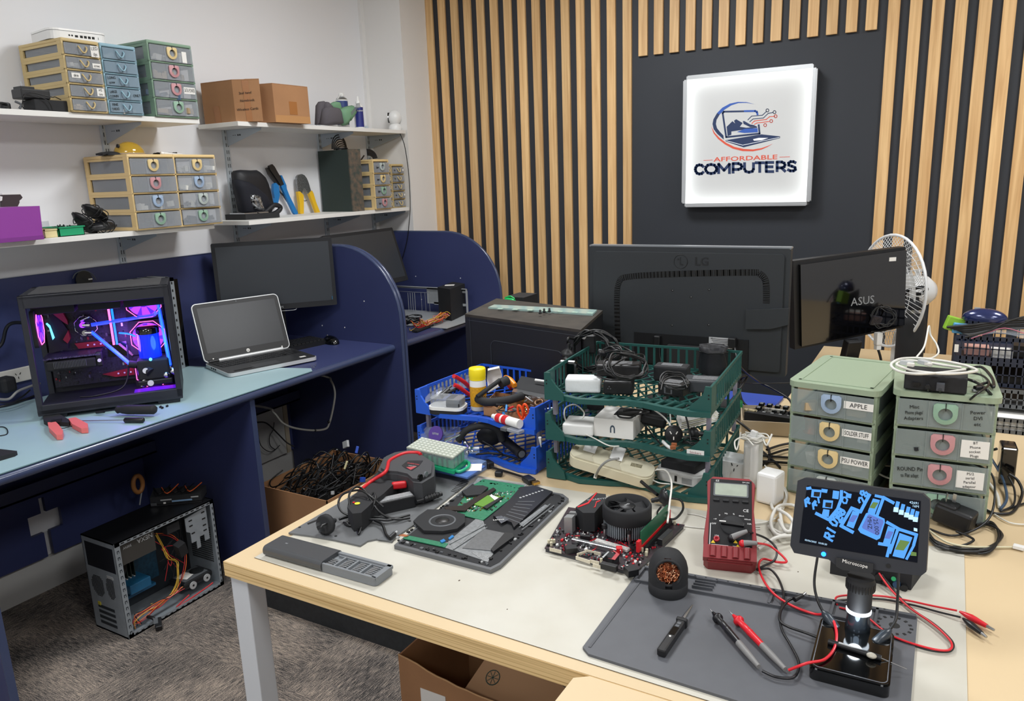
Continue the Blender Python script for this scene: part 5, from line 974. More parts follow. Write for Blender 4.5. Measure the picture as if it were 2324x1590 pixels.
t=brick('dark grey flat power brick at the right end of the top green tray',P(1600,885,z3),10,(.095,.055,.03),mat('adapter_grey','#3c3f43',.45));b=B();b.tube([P(1590,905,.97),P(1570,910,.945),P(1555,930,.93),P(1562,965,.90),P(1568,1000,.87)],.0022,CBL,7,6);b.build('cord',t)
t=thing('drawstring_pouch','black crumpled cloth pouch standing at the back right of the top green tray','pouch',P(1625,850,z3));M=TR(P(1617,846,z3));b=B()
ring=lambda r,z,w:[(r*math.cos(2*PI*i/20)*(1+.12*math.sin(i*w)),r*.8*math.sin(2*PI*i/20)*(1+.1*math.cos(i*1.7)),z) for i in range(20)]
vs=ring(.032,0,2)+ring(.034,.025,2.4)+ring(.03,.05,3)+ring(.036,.072,2.2)+ring(.028,.068,2.1)+ring(.022,.02,2);b.add(vs,[(j*20+i,j*20+(i+1) % 20,(j+1)*20+(i+1) % 20,(j+1)*20+i) for j in range(5) for i in range(20)]+[list(range(100,120))],POU,True,M);b.build('pouch_body',t);b=B();b.tube([M@Vector((x,y,.058)) for x,y,_ in ring(.035,0,2.2)],.0012,CBL,6,2,closed=True);b.build('drawstring',t)
# middle green tray
t=brick('white square laptop charger at the left of the middle green tray',P(1318,978,z2),12,(.075,.072,.028),mat('charger_white','#e9e9e6',.3),name='white_charger',lbl=False);b=B();b.tube([P(1290,965,.87),P(1281,945,.88),P(1284,925,.89),P(1305,918,.89),P(1325,935,.88),P(1322,950,.875)],.002,CWH,7,6);b.tube([P(1300,975,.85),P(1340,990,.853),P(1380,1010,.852),P(1405,1012,.856)],.0016,CWH,7,6);b.build('cord',t)
t=thing('white_box','white cardboard box with a dark magnet logo in the middle green tray','box',P(1395,975,z2));a,c,d=P(1348,988,z2),P(1437,998,z2),P(1462,968,z2);e=a+(d-c);b=B();b.prism([a[:2],c[:2],d[:2],e[:2]],z2,z2+.045,PAP);b.build('carton',t)
b=B();u=(c-a);v=(d-c);q=lambda s,r:(a+u*s+v*r)[:2];b.prism([q(.4,.35),q(.95,.35),q(.95,.95),q(.4,.95)],z2+.0452,z2+.0462,INK);b.build('black_panel',t)
b=B();un=u.normalized();fn=Vector((un.y,-un.x,0));Mx=Matrix(((un.x,0,fn.x,a.x),(un.y,0,fn.y,a.y),(0,1,0,z2),(0,0,0,1)));L=u.length;ar=[(L*.48+.006*math.cos(k),.022+.009*math.sin(k)) for k in [PI*i/8 for i in range(9)]];ar2=[(L*.48+.003*math.cos(k),.022+.005*math.sin(k)) for k in [PI*(8-i)/8 for i in range(9)]]
b.prism([(L*.48+.006,.012)]+ar+[(L*.48-.006,.012),(L*.48-.003,.012)]+ar2+[(L*.48+.003,.012)],0,.0006,mat('logo_slate','#3d4c5c',.6),Mx);b.build('magnet_logo',t)
b=B();tp=P(1352,925,z2+.03);b.lathe([(.022,0),(.022,.018),(.016,.018),(.016,0)],BLKM,24,TR(tp));b.build('tape_roll',label='dark tape roll behind the white charger in the middle green tray',cat='tape roll')
t=thing('headset','small black headset and mouse cable heap beside the white box','headset',P(1490,960,z2));b=B();b.box(P(1485,950,z2+.03),(.06,.045,.03),BLK,(0,.2,.3),.008);b.ball(P(1470,925,z2+.055),.014,BLK,(1,1,.7));b.build('ear_cup',t);b=B();b.tube([P(1400,935,.90),P(1405,945,.898),P(1430,948,.897),P(1445,940,.9),P(1475,935,.905),P(1440,930,.905),P(1415,932,.90)],.0022,CBL,7,6);b.tube([P(1455,955,.875),P(1480,985,.855),P(1500,1008,.852)],.002,CBL,7,6);b.build('cord',t)
b=B();b.tube([P(1485,930,.905),P(1505,945,.89),P(1518,960,.88),P(1525,975,.875),P(1515,985,.86)],.002,CWH,7,6);b.tube([P(1520,930,.90),P(1522,955,.88),P(1518,970,.87)],.0018,CWH,7,6);b.build('white_cable',label='thin white cable arching over the middle green tray',cat='cable')
t=thing('plug_socket','round black plug-top socket facing out of the middle green tray','plug',P(1528,990,z2));c=P(1529,985,z2+.03);dv=(CAM-c).normalized();dv.z*=.5;q=Matrix.Translation(c)@dv.to_track_quat('Z','Y').to_matrix().to_4x4();b=B();b.lathe([(.012,-.03),(.0195,-.012),(.0205,0),(.018,.003),(0,.0032)],BLK,24,q);b.build('plug_body',t);b=B();socket_face(b,q@TR(0,0,.004),PAP);b.build('socket_slots',t)
b=B();b.tube([P(1505,1002,.852),P(1515,1012,.853),P(1525,1018,.854)],.004,WHT,8,3);b.box(P(1527,1015,.857),(.012,.007,.007),mat('copper_clip','#b5714a',.4,.5),(0,0,.5));b.box(P(1530,1008,.860),(.012,.007,.006),mat('copper_clip','#b5714a',.4,.5),(0,0,.2));b.build('cable_joiner',label='white lead with copper coloured joiners below the round socket',cat='cable')
t=thing('power_plug','black plug with bright pins lying right of the round socket','plug',P(1565,988,z2));c=P(1570,984,z2+.018);b=B();aubody(b,TR(c)@RZ(200)@RY(90),BLK,r=.015);b.build('plug_body',t);b=B();coil(b,P(1570,1000,.86),.018,CBL,2,.002,seed=12);b.build('cord',t)
t=thing('notepad','curled cream notepad tilted in the middle green tray at right','notepad',P(1580,950,z2));a_=[P(1535,950,.885),P(1612,935,.895),P(1630,955,.872),P(1545,975,.868)];b=B();
for k in range(5):b.add([tuple(p+Vector((0,.002*k,.004*k))) for p in a_],[(0,1,2,3)],mat('notepad_page','#e2dfcc',.8) if k % 2 else PAP)
b.add([tuple(a_[0]),tuple(a_[3]),tuple(a_[3]+Vector((0,.008,.018))),tuple(a_[0]+Vector((0,.008,.018)))],[(0,1,2,3)],PAP);b.build('pages',t)
# bottom green tray: power board, white router, plug
PBM=mat('aged_cream_plastic','#dcd6bd',.4);t=thing('power_board','long cream four-way power board sticking out of the bottom green tray','power board',P(1395,1070,.79))
A,C=P(1302,1030,.800),P(1478,1082,.768);d=(C-A);L=d.length;q=Matrix.Translation((A+C)/2)@d.to_track_quat('X','Z').to_matrix().to_4x4()@RX(14);b=B();pr=[(x,y) for x,y in rrect(L*1.06,.062,.024)];b.prism(pr,-.014,.012,PBM,q);b.prism([(x*.985,y*.93) for x,y in pr],.012,.017,PBM,q);b.build('board_body',t)
for k,x in enumerate((-.062,.005)):
    b=B(q);b.prism([(x-.022,-.03),(x-.008,-.012),(x-.008,.012),(x-.022,.03),(x+.028,.03),(x+.016,.012),(x+.016,-.012),(x+.028,-.03)],.017,.0185,mat('board_shade','#c9c3ac',.5));b.box((x+.004,.012,.03),(.03,.034,.002),WHT,(.5,0,0));b.build('socket_cover',t)
for x in (-.095,.058):b=B(q);b.box((x,.004,.0175),(.026 if x>0 else .016,.012,.0012),mat('board_label','#a39c80',.7,noise=(400,.6)),(0,0,.1));b.build('rating_label',t)
b=B();b.tube([P(1405,1040,.83),P(1380,1045,.82),P(1362,1060,.80),P(1352,1080,.765)],.0028,mat('grey_cable','#8c8c88',.5),7,6);b.cyl(P(1353,1076,.766),P(1350,1085,.758),.004,CWH,n=10);b.build('cord',t)
t=thing('white_device','white and black plastic device in the bottom green tray at right','device',P(1555,1085,z1));M=TR(P(1552,1083,z1))@RZ(-6);pr=rrect(.115,.085,.022);b=B();b.prism(pr,0,.022,WHT,M);b.prism([(x*.97,y*.95) for x,y in pr],.022,.027,WHT,M);b.build('shell',t);b=B();b.prism([(-.045,-.03),(.04,-.032),(.05,.036),(-.035,.036)],.0275,.045,BLKM,M);b.build('black_lid',t);b=B(M);b.box((-.002,-.043,.012),(.006,.001,.014),INK);b.box((.025,-.043,.011),(.024,.0012,.014),LGR);b.build('port',t)
b=B();b.tube([P(1500,1065,.785),P(1480,1070,.78),P(1478,1085,.765),P(1495,1095,.76),P(1520,1098,.765)],.0018,CWH,7,6);b.tube([P(1490,1065,.79),P(1512,1068,.795),P(1524,1095,.80),P(1520,1140,.78),P(1515,1185,.77)],.0022,CWH,7,6);b.build('white_cable',label='white cable looping from the bottom green tray down to the motherboard',cat='cable')
t=thing('power_plug','black plug lying on the maple table in front of the bottom green tray','plug',P(1508,1130,.7425));c=P(1512,1128,.762);b=B();aubody(b,TR(c)@RZ(-60)@RX(-78),BLK,pins=False,r=.02);b.build('plug_body',t);b=B();socket_face(b,TR(c+Vector((.004,-.006,.019))),LGR);b.build('socket_slots',t);b=B();b.tube([c+Vector((-.02,.0,.002)),P(1470,1105,.765),P(1455,1092,.77)],.004,CBL,8,4);b.tube([P(1500,1150,.75),P(1492,1162,.75),P(1496,1175,.757),P(1520,1178,.757)],.0022,CBL,7,5);b.tube([P(1520,1130,.77),P(1545,1135,.765),P(1550,1155,.76),P(1535,1175,.76),P(1518,1178,.758)],.0025,CBL,7,6);b.build('cord',t)
# ------------------------------------------------------------ contents of the blue trays
zt,zb=.853,.750
t=thing('supplement_jar','white jar with bright yellow lid and orange label in the top blue tray','jar',P(1087,932,zt));c=P(1087,928,zt);YL=mat('yellow_lid','#f2da12',.4)
B().lathe([(.0205,0),(.022,.003),(.022,.078),(.0205,.084)],WHT,28,TR(c)).build('jar_body',t);b=B();b.lathe([(.0223,.012),(.0223,.066)],mat('label_orange','#dda018',.5,noise=(200,.25)),28,TR(c));b.build('label',t);B().lathe([(.0222,.084),(.0222,.091),(.0228,.093),(.0228,.112),(.021,.115),(0,.1155)],YL,28,TR(c)).build('lid',t)
t=thing('boxed_gadget','white and black gadget in clear packaging at the left of the top blue tray','gadget',P(1020,938,zt));M=TR(P(1018,934,zt))@RZ(12);b=B(M);b.prism(rrect(.095,.06,.018),0,.012,BLKM);b.prism(rrect(.097,.062,.018),.012,.02,WHT);b.build('base',t);b=B(M);b.prism(rrect(.09,.056,.018),.0205,.042,CLR);b.build('blister',t);b=B(M);b.box((.022,.0,.032),(.04,.045,.02),GRY,(0,.1,0),.004);b.box((.022,-.02,.026),(.038,.008,.01),BLK,None,.002);b.build('inner_block',t)
t=thing('multi_bag','crumpled clear plastic bag with dark probes at the back left of the top blue tray','bag',P(995,905,zt));b=B();rn=random.Random(4);vs=[];n=8
for i in range(n+1):
    for j in range(5):p_=P(965+13*i,915-4.5*i-8*j,.875+.012*rn.random());vs.append(tuple(p_+Vector((0,0,.012*rn.random()))))
b.add(vs,[(i*5+j,i*5+j+1,(i+1)*5+j+1,(i+1)*5+j) for i in range(n) for j in range(4)],CLR);b.build('bag_film',t);b=B();b.cyl(P(965,915,.875),P(1025,875,.90),.003,GRY,n=8);b.cyl(P(985,905,.88),P(1040,880,.90),.004,BLK,n=8);b.cyl(P(1000,900,.885),P(1018,885,.895),.008,BLK,n=10);b.build('probes',t)
t=thing('pliers','pliers with red handles poking out behind the yellow-lidded jar','pliers',P(1045,880,.90));b=B();b.tube([PY(1072,885,1.74),PY(1055,868,1.70),PY(1040,858,1.68),PY(1030,853,1.66)],.006,RED,8,4);b.build('handle',t);b=B();b.tube([PY(1072,900,1.70),PY(1055,888,1.68),PY(1040,877,1.66),PY(1031,873,1.65)],.006,RED,8,4);b.build('handle',t);b=B();b.tube([PY(1075,895,1.71),PY(1095,915,1.73)],.006,STEEL,8,1);b.build('jaw',t)
t=thing('white_scoop','white plastic scoop standing behind the yellow-lidded jar','scoop',P(1118,890,zt));b=B();pts=[PY(x,y,1.74) for x,y in ((1107,836),(1133,830),(1139,850),(1140,868),(1108,886),(1105,860))];vs=[tuple(p) for p in pts]+[tuple(p+Vector((.012,-.02,0))) for p in pts];b.add(vs,[(0,1,2,3,4,5),(0,6,7,1),(1,7,8,2),(3,9,10,4),(5,11,6,0),(2,8,9,3)],WHT);b.build('scoop_bowl',t)
t=thing('orange_handle_tool','tool with flattened orange handle behind the cardboard tray','tool',P(1155,870,.9));b=B();b.tube([PY(1145,857,1.74),PY(1155,863,1.735),PY(1168,875,1.72)],lambda u:.008+.003*math.sin(PI*u),mat('orange_plastic','#ea8a1c',.35),10,5);b.build('handle',t);b=B();b.tube([PY(1150,868,1.735),PY(1160,880,1.725)],.006,RED,8,2);b.build('trigger',t)
t=thing('cardboard_tray','open brown cardboard tray of tools in the front of the top blue tray','tray',P(1140,945,zt));a,c,d=P(1098,942,zt),P(1210,962,zt),P(1232,930,zt);e=a+(d-c);b=B();th=.0025
for p0,p1,hh in ((a,c,.024),(c,d,.03),(d,e,.03),(e,a,.03)):
    dd=(p1-p0).normalized();n_=Vector((-dd.y,dd.x,0))*th;b.add([tuple(p0),tuple(p1),tuple(p1+n_),tuple(p0+n_)]+[tuple(p+Vector((0,0,hh))+Vector((n_.y,-n_.x,0))*0) for p in (p0,p1,p1+n_,p0+n_)],_BF,CARD)
b.prism([p[:2] for p in (a,c,d,e)],zt,zt+.002,CARD);b.build('carton',t)
t=thing('hand_vacuum_brush','black ribbed grip with folded brush lying across the cardboard tray','tool',P(1120,910,.89));b=B();b.tube([P(1085,905,.888),P(1105,912,.89),P(1150,908,.893),P(1185,898,.895)],.011,BLKM,12,6)
for k in range(14):p_=P(1092+4*k,908+.2*k,.89);b.box(p_+Vector((0,-.0,.011)),(.0016,.012,.002),BLK,(0,0,.3))
b.build('grip',t);b=B();b.tube([P(1083,900,.90),P(1110,880,.915),P(1135,862,.93)],.006,BLKM,10,4);b.tube([P(1135,870,.92),P(1152,862,.925)],.013,BLKM,10,2);b.build('brush_arm',t)
b=B();rn=random.Random(8)
for k in range(34):
    p_=P(rn.uniform(1115,1235),rn.uniform(900,938),.87+.02*rn.random());q_=p_+Vector((rn.uniform(-.03,.03),rn.uniform(-.02,.02),rn.uniform(-.004,.014)));b.cyl(p_,q_,rn.uniform(.0012,.004),rn.choice([BLK,BLKM,RED,BLU,STEEL,GRY,PAP,CBL,BRASS]),n=7)
b.build('small_tools',label='jumble of pens, bits and small tools in the cardboard tray',cat='tools',kind='stuff')
b=B();M=TR(P(1225,920,.885));b.lathe([(.012,0),(.014,.004),(.014,.012),(.008,.014),(.007,.006)],mat('bronze','#6d5340',.35,.8),16,M@RX(30));b.build('brass_fitting',label='dark bronze round fitting at the right of the cardboard tray',cat='fitting')
t=thing('metal_drive','silver metal drive with black top at the back right of the top blue tray','drive',P(1200,900,.88));a,c,d=P(1162,888,.90),P(1245,905,.895),P(1262,868,.905);e=a+(d-c);b=B();b.add([tuple(p+Vector((0,0,-.022))) for p in (a,c,d,e)]+[tuple(p) for p in (a,c,d,e)],_BF,STEEL);b.build('case',t);b=B();b.add([tuple(p+Vector((0,0,.0004))) for p in (a+(d-c)*.2,c+(d-c)*.2,d,e)],[(0,1,2,3)],BLKM);b.build('top_label',t);b=B();b.cyl(P(1215,862,.915),P(1245,866,.915),.004,WHT,.003,n=8);b.build('white_stylus',label='white pen lying behind the metal drive',cat='pen')
t=thing('suction_cup','bright orange suction cup lifter hanging over the front of the top blue tray','suction cup',P(1190,955,zt));ORG=mat('suction_orange','#f2541a',.35);M=TR(P(1192,958,zt+.004))@RX(18);b=B();b.lathe([(.02,0),(.021,.003),(.012,.01),(.005,.014)],ORG,24,M);b.build('cup',t)
for k in (-.004,.004):b=B();b.tube([M@Vector((k*1.5+.007*math.cos(a),.002+k,.033+.019*math.sin(a))) for a in [2*PI*i/10 for i in range(10)]],.003,ORG,8,3,closed=True);b.build('finger_loop',t)
t=thing('glue_tube','white and red glue tube lying at the front of the top blue tray','tube',P(1155,950,zt));A,C=P(1122,945,zt+.014),P(1180,962,zt+.016);d=(C-A);q=Matrix.Translation(A)@d.to_track_quat('Z','Y').to_matrix().to_4x4();L=d.length;b=B();b.lathe([(.009,.006),(.011,.012),(.0115,L)],PAP,20,q);b.build('tube_body',t);b=B();b.lathe([(.0118,.014),(.0118,.03)],RED,20,q);b.lathe([(.0119,.038),(.0119,.054)],RED,20,q);b.text('RTV',.01,PAP,q@TR(0,0,.046)@RZ(60)@TR(.0122,0,0)@RY(90),.0003);b.build('label',t);b=B();b.lathe([(.006,-.006),(.006,.006)],WHT,16,q);b.build('cap',t)
b=B();b.box(P(1165,975,zt),(.055,.022,.008),mat('grey_translucent','#a4a8b0',.3,alpha=.7),(0,0,R(-14)),.002);b.box(P(1148,972,zt),(.02,.022,.009),GRY,(0,0,R(-14)),.002);b.build('scraper',label='grey translucent scraper under the orange suction cup',cat='scraper')
b=B();b.cyl(PY(1225,992,1.545),PY(1228,1014,1.55),.004,WHT,.0006,10);b.build('nozzle_tip',label='white pointed nozzle hanging below the top blue tray',cat='nozzle')
t=thing('purple_tag_bag','clear bag with purple rosette label in the lower blue tray','bag',P(985,1000,zb));b=B();PU=mat('label_purple','#50348c',.45);M=Matrix.Translation(P(990,985,.80))@RX(65);b.cyl(M@Vector((0,0,0)),M@Vector((0,0,.004)),.022,PU,n=18);b.prism([(-.02,-.02),(0,-.012),(.004,-.035),(-.012,-.045),(-.028,-.04)],0,.003,PU,M);b.text('ume',.012,LGR,M@TR(0,.002,.0045),.0002);b.build('purple_label',t);b=B();rn=random.Random(2)
vs=[tuple(P(955+18*i,1010-14*j,.77+.008*i*0+.012*rn.random()+.008*j)) for i in range(6) for j in range(4)];b.add(vs,[(i*4+j,i*4+j+1,(i+1)*4+j+1,(i+1)*4+j) for i in range(5) for j in range(3)],CLR);b.build('bag_film',t)
t=thing('helping_hand','metal soldering helping hand clamp in the lower blue tray','clamp',P(1060,1020,zb));b=B();b.cyl(P(1045,985,.80),P(1065,1015,.785),.004,CHR,n=10);b.cyl(P(1010,1000,.79),P(1048,985,.81),.003,CHR,n=8);b.cyl(P(1005,1012,.775),P(1048,1018,.78),.005,CHR,n=10);b.build('arm',t)
b=B();
for px,py,z in ((1048,990,.80),(1056,1005,.79),(1066,1018,.785),(1060,1028,.775),(1072,1024,.78)):b.ball(P(px,py,z),.006,STEEL,n=10)
b.box(P(1075,1024,.78),(.02,.012,.004),CHR,(.3,0,.4));b.build('joint',t);b=B();b.box(P(1078,1020,.785),(.022,.003,.016),CHR,(0,0,.5));b.build('clip',t)
t=thing('torch','black cylindrical torch lying in the lower blue tray','torch',P(1165,1020,zb));b=B();b.cyl(P(1145,998,.785),P(1180,1027,.775),.0125,BLK,n=20);b.build('barrel',t);b=B();b.cyl(P(1179,1026,.775),P(1184,1030,.774),.0135,GUN,n=20);b.cyl(P(1184,1030,.774),P(1184.6,1030.4,.774),.009,mat('lens_glass','#6a6e72',.1),n=20);b.build('head',t)
t=thing('black_headphones','black headphones and leads filling the lower blue tray','headphones',P(1110,1000,zb));b=B();b.tube([P(1040,1000,.79),P(1060,975,.82),P(1100,965,.83),P(1130,975,.82),P(1140,1000,.79)],.009,BLKM,10,6);b.build('headband',t);b=B();b.ball(P(1110,990,.78),.03,BLKM,(1.2,1,.8));b.ball(P(1135,980,.79),.026,BLK,(1,1,.9));b.build('ear_cushion',t);b=B();b.tube([P(1080,1030,.762),P(1120,1028,.764),P(1155,1035,.763),P(1180,1045,.762)],.003,CBL,7,6);b.tube([P(1095,1000,.79),P(1120,1015,.775),P(1140,1030,.77)],.0025,CBL,7,5);b.build('cord',t)
def PL(px,py,p0,n):
    d=_ray(px,py);return CAM + d*((p0-CAM).dot(n)/d.dot(n))
def onplane(b,pts,p0,n,th,m):   # outline on a tilted plane, thickness along its normal
    w=[PL(px,py,p0,n) for px,py in pts];k=len(w);a=sum(((w[i]-w[0]).cross(w[(i+1) % k]-w[0]) for i in range(k)),Vector());w=w if a.dot(n)>0 else w[::-1]
    b.add([tuple(p) for p in w]+[tuple(p+n*th) for p in w],[(i,(i+1) % k,k+(i+1) % k,k+i) for i in range(k)]+[list(range(k-1,-1,-1)),list(range(k,2*k))],m)
ZB=.7417   # top of the cream board
# ------------------------------------------------------------ screwdriver bit set
t=thing('bit_set','grey slide-out precision screwdriver bit set at the near left corner','bit set',P(750,1285,ZB));AN=mat('anodised_grey','#57595c',.35,.5);TRY=mat('bit_tray_grey','#75797d',.5)
ends=[P(597,1262,ZB),P(742,1308,ZB),P(862,1338,ZB),P(902,1298,ZB),P(640,1222,ZB),P(785,1262,ZB)]
u=(ends[2]-ends[0]);L=u.length;ang=math.atan2(u.y,u.x);M=TR(ends[0])@RZ(math.degrees(ang));Wd=.062
b=B(M);sec=[(y*.98+Wd/2,z+.0105) for y,z in rrect(Wd,.021,.009)];b.prism(sec,0,.152,AN,Matrix(((0,0,1,.0),(1,0,0,0),(0,1,0,0),(0,0,0,1))));b.build('sleeve',t);b=B(M);b.text('mi',.006,LGR,TR(.035,.032,.0211),.0001);b.build('emblem',t)
b=B(M);b.prism(rrect(.137,Wd-.008,.008,5,.152+.0605,Wd/2),.001,.012,TRY)
for a_,c_ in (((.152,.0045),(.279,.009)),((.152,Wd-.012),(.279,Wd-.0045)),((.270,.006),(.281,Wd-.006))):b.b2((*a_,.012),(*c_,.0175),TRY)
for x in (.178,.209,.24):b.b2((x-.0025,.008,.012),(x+.0015,.045,.017),TRY)
b.b2((.16,.044,.012),(.272,.0465,.0165),TRY);b.build('inner_tray',t)
for i in range(4):
    for j in range(6 if i else 4):
        x=.157+i*.0305;y=.0125+j*.0055;b=B(M);b.cyl((x,y,.0145),(x+.012,y,.0145),.0022,STEEL,n=6);b.cyl((x+.012,y,.0145),(x+.021,y,.0145),.0012,STEEL,.0008,6);b.build('bit',t)
b=B(M);b.cyl((.165,.0495,.0150),(.272,.0495,.0150),.0028,mat('driver_grey','#6c7074',.3,.6),n=10);b.build('driver_shaft',t)
# ------------------------------------------------------------ laptop under repair
LC=mat('laptop_cover_grey','#6c6e70',.45,.2)
t=thing('laptop_bottom_cover','removed grey laptop bottom cover lying flat beside the opened laptop','laptop cover',P(860,1150,ZB));b=B();z=ZB
q=[(655,1212),(700,1218),(760,1228),(818,1241),(835,1230),(855,1226),(890,1232),(897,1222),(945,1190),(1062,1098),(1062,1090),(1020,1082),(925,1062),(885,1078),(870,1085)]
b.prism([P(x,y,z)[:2] for x,y in q],z,z+.004,LC);b.build('panel',t)
b=B();z+=.0042
for k in range(9):tz(b,[(1023+3*k,1114-3*k),(1040+3*k,1118-3*k),(1041+3*k,1117-3*k),(1024+3*k,1113-3*k)],z,.0004,INK)
tz(b,[(856,1224),(895,1203),(912,1209),(884,1227)],z,.0004,mat('cover_vent','#5c5f62',.5));tz(b,[(697,1187),(720,1178),(722,1181),(699,1190)],z,.0004,INK)
for px,py in ((1048,1097),(930,1182),(762,1216),(680,1196)):c=P(px,py,z);b.cyl(c,c+Vector((0,0,.0006)),.003,INK,n=10)
b.build('vent_pattern',t)
t=thing('opened_laptop','upside-down laptop with its insides exposed on the cream board','laptop',(-.808,1.265,ZB));S5=lambda L_:[(640+x*.2926,1000+y*.2926) for x,y in L_]
base=[(-.912,1.086),(-.687,1.086),(-.680,1.11),(-.692,1.435),(-.715,1.452),(-.925,1.446),(-.94,1.42)]
b=B();b.prism(base,ZB,ZB+.009,mat('laptop_rim_grey','#66686b',.4,.3));c0=Vector((-.808,1.266));b.prism([tuple(c0+(Vector(p)-c0)*.955) for p in base],ZB+.009,ZB+.0095,BLKM);b.build('chassis',t)
zi=ZB+.0097;GRN=mat('pcb_green','#1f6b4c',.4,noise=(180,.5),tint2='#2f7d5c');SLV=mat('magnesium_grey','#8f9294',.45,.5,noise=(120,.25))
b=B();rn=random.Random(71)
for k in range(90):u_=rn.random();e_=k % 4;x_,y_=((-.925+.225*u_,1.10),(-.705+.006*u_,1.11+.32*u_),(-.925+.225*u_,1.432),(-.922,1.11+.3*u_))[e_];b.box((x_+rn.uniform(-.004,.004),y_+rn.uniform(-.004,.004),zi+.001),(rn.uniform(.002,.007),rn.uniform(.002,.007),.003),rn.choice([INK,GRY,BLK,LGR,BLKM]))
b.build('edge_clips',t)['kind']='stuff'
def pt(nm,pts,th,m,z0=zi,lab=None):b=B();tz(b,S5(pts),z0,th,m);b.build(nm,t,lab);return b
pt('palm_frame',[(960,735),(1290,840),(1590,940),(1640,880),(1560,620),(1510,600),(1330,780),(1240,800)],.0015,SLV)
pt('speaker_box',[(1620,860),(1640,880),(1800,760),(1790,735),(1730,730)],.006,BLK);pt('touch_module',[(1400,840),(1620,860),(1730,725),(1560,690)],.003,mat('module_grey','#77797b',.4,.6,noise=(150,.15)))
pt('rear_frame',[(1440,400),(1520,290),(1900,345),(1880,370)],.002,SLV)
b=B();tz(b,S5([(1270,550),(1350,520),(1480,350),(1560,300),(1880,350),(1800,430),(1560,620),(1480,600)]),zi+.001,.0015,GRN);b.build('circuit_board',t);b=B();tz(b,S5([(965,735),(1290,800),(1265,830),(940,760)]),zi+.001,.0015,GRN)
b.build('circuit_board',t);b=B();rn=random.Random(17)
for k in range(260):
    u_,v_=rn.random(),rn.random();px,py=1330+u_*300+v_*130+rn.uniform(-60,60),560-u_*120-v_*140+u_*90
    c=P(*S5([(px,py)])[0],zi+.0035);s=rn.uniform(.0008,.003);b.box(c,(s,s*1.5,.0018),rn.choice([INK,LGR,STEEL,PAP,BRASS,GRY]))
b.build('chips',t)
b=B();tz(b,S5([(1490,500),(1580,430),(1720,440),(1600,530)]),zi+.003,.003,mat('ram_green','#5f8f2f',.4));tz(b,S5([(1610,425),(1630,420),(1680,440),(1650,460)]),zi+.0065,.0003,PAP);tz(b,S5([(1560,520),(1700,440),(1715,445),(1590,535)]),zi+.004,.003,BLK);b.build('memory_module',t)
b=B();tz(b,S5([(1260,520),(1400,510),(1460,470),(1640,370),(1660,385),(1500,490),(1420,550),(1270,545)]),zi+.004,.003,mat('heat_pipe','#3d3634',.35,.6));tz(b,S5([(1395,405),(1480,360),(1560,360),(1600,375),(1540,430),(1430,440)]),zi+.003,.005,BLKM);b.build('heat_pipe',t)
b=B();f=P(*S5([(1245,640)])[0],zi);tz(b,S5([(1020,640),(1060,600),(1130,550),(1290,550),(1420,590),(1420,650),(1360,700),(1250,720),(1100,715)]),zi+.001,.006,BLKM);b.lathe([(.025,.007),(.027,.0085),(.029,.007)],GRY,28,TR(f.x-.0,f.y,zi));b.lathe([(.0,.0085),(.014,.0085),(.015,.0072)],GUN,24,TR(f.x,f.y,zi));b.build('cooling_fan',t)
b=B();bt=[(1640,600),(1780,650),(1800,690),(1960,540),(2100,410),(1960,365),(1850,375),(1760,480),(1650,580)];tz(b,S5(bt),zi,.006,mat('battery_black','#1c1d22',.4))
tz(b,S5([(1655,590),(1700,580),(1760,610),(1700,640)]),zi+.006,.0003,mat('battery_label','#5b5e66',.6,noise=(300,.5)));
for k in range(7):tz(b,S5([(1720+18*k,590-28*k*.7),(1850+18*k,640-28*k),(1853+18*k,636-28*k),(1723+18*k,586-28*k*.7)]),zi+.006,.0003,GRY)
for k in range(8):c=P(*S5([(1850+24*k,440-8*k)])[0],zi+.0063);b.cyl(c,c+Vector((0,0,.0003)),.003,LGR,n=8)
c=P(*S5([(1680,610)])[0],zi+.0066);b.text('Lenovo',.008,PAP,TR(c)@RZ(35),.0001);b.build('battery',t)
b=B();tz(b,S5([(1290,780),(1500,610),(1560,640),(1330,850)]),zi+.001,.001,SLV)
for a_,c_ in (((1300,800),(1580,650)),((1330,840),(1590,670)),((1840,670),(2080,490)),((1860,690),(2110,500))):b.tube([P(*S5([a_])[0],zi+.003),P(*S5([c_])[0],zi+.003)],.0012,SLV,6,1)
tz(b,S5([(1840,650),(2040,500),(2070,510),(1870,670)]),zi+.001,.002,SLV);b.build('ribs',t)
b=B();tz(b,S5([(1290,760),(1320,735),(1335,745),(1300,770)]),zi+.003,.002,BLU);tz(b,S5([(1225,780),(1255,765),(1270,780),(1240,795)]),zi+.003,.002,BLU);tz(b,S5([(905,735),(940,725),(985,735),(960,745)]),zi+.003,.001,mat('copper_clip','#b5714a'));b.build('ribbon_connector',t)
pt('speaker_grille',[(1470,870),(1620,885),(1600,945),(1560,935)],.002,mat('speaker_mesh','#9a9c9d',.5,.5,noise=(500,.4)))
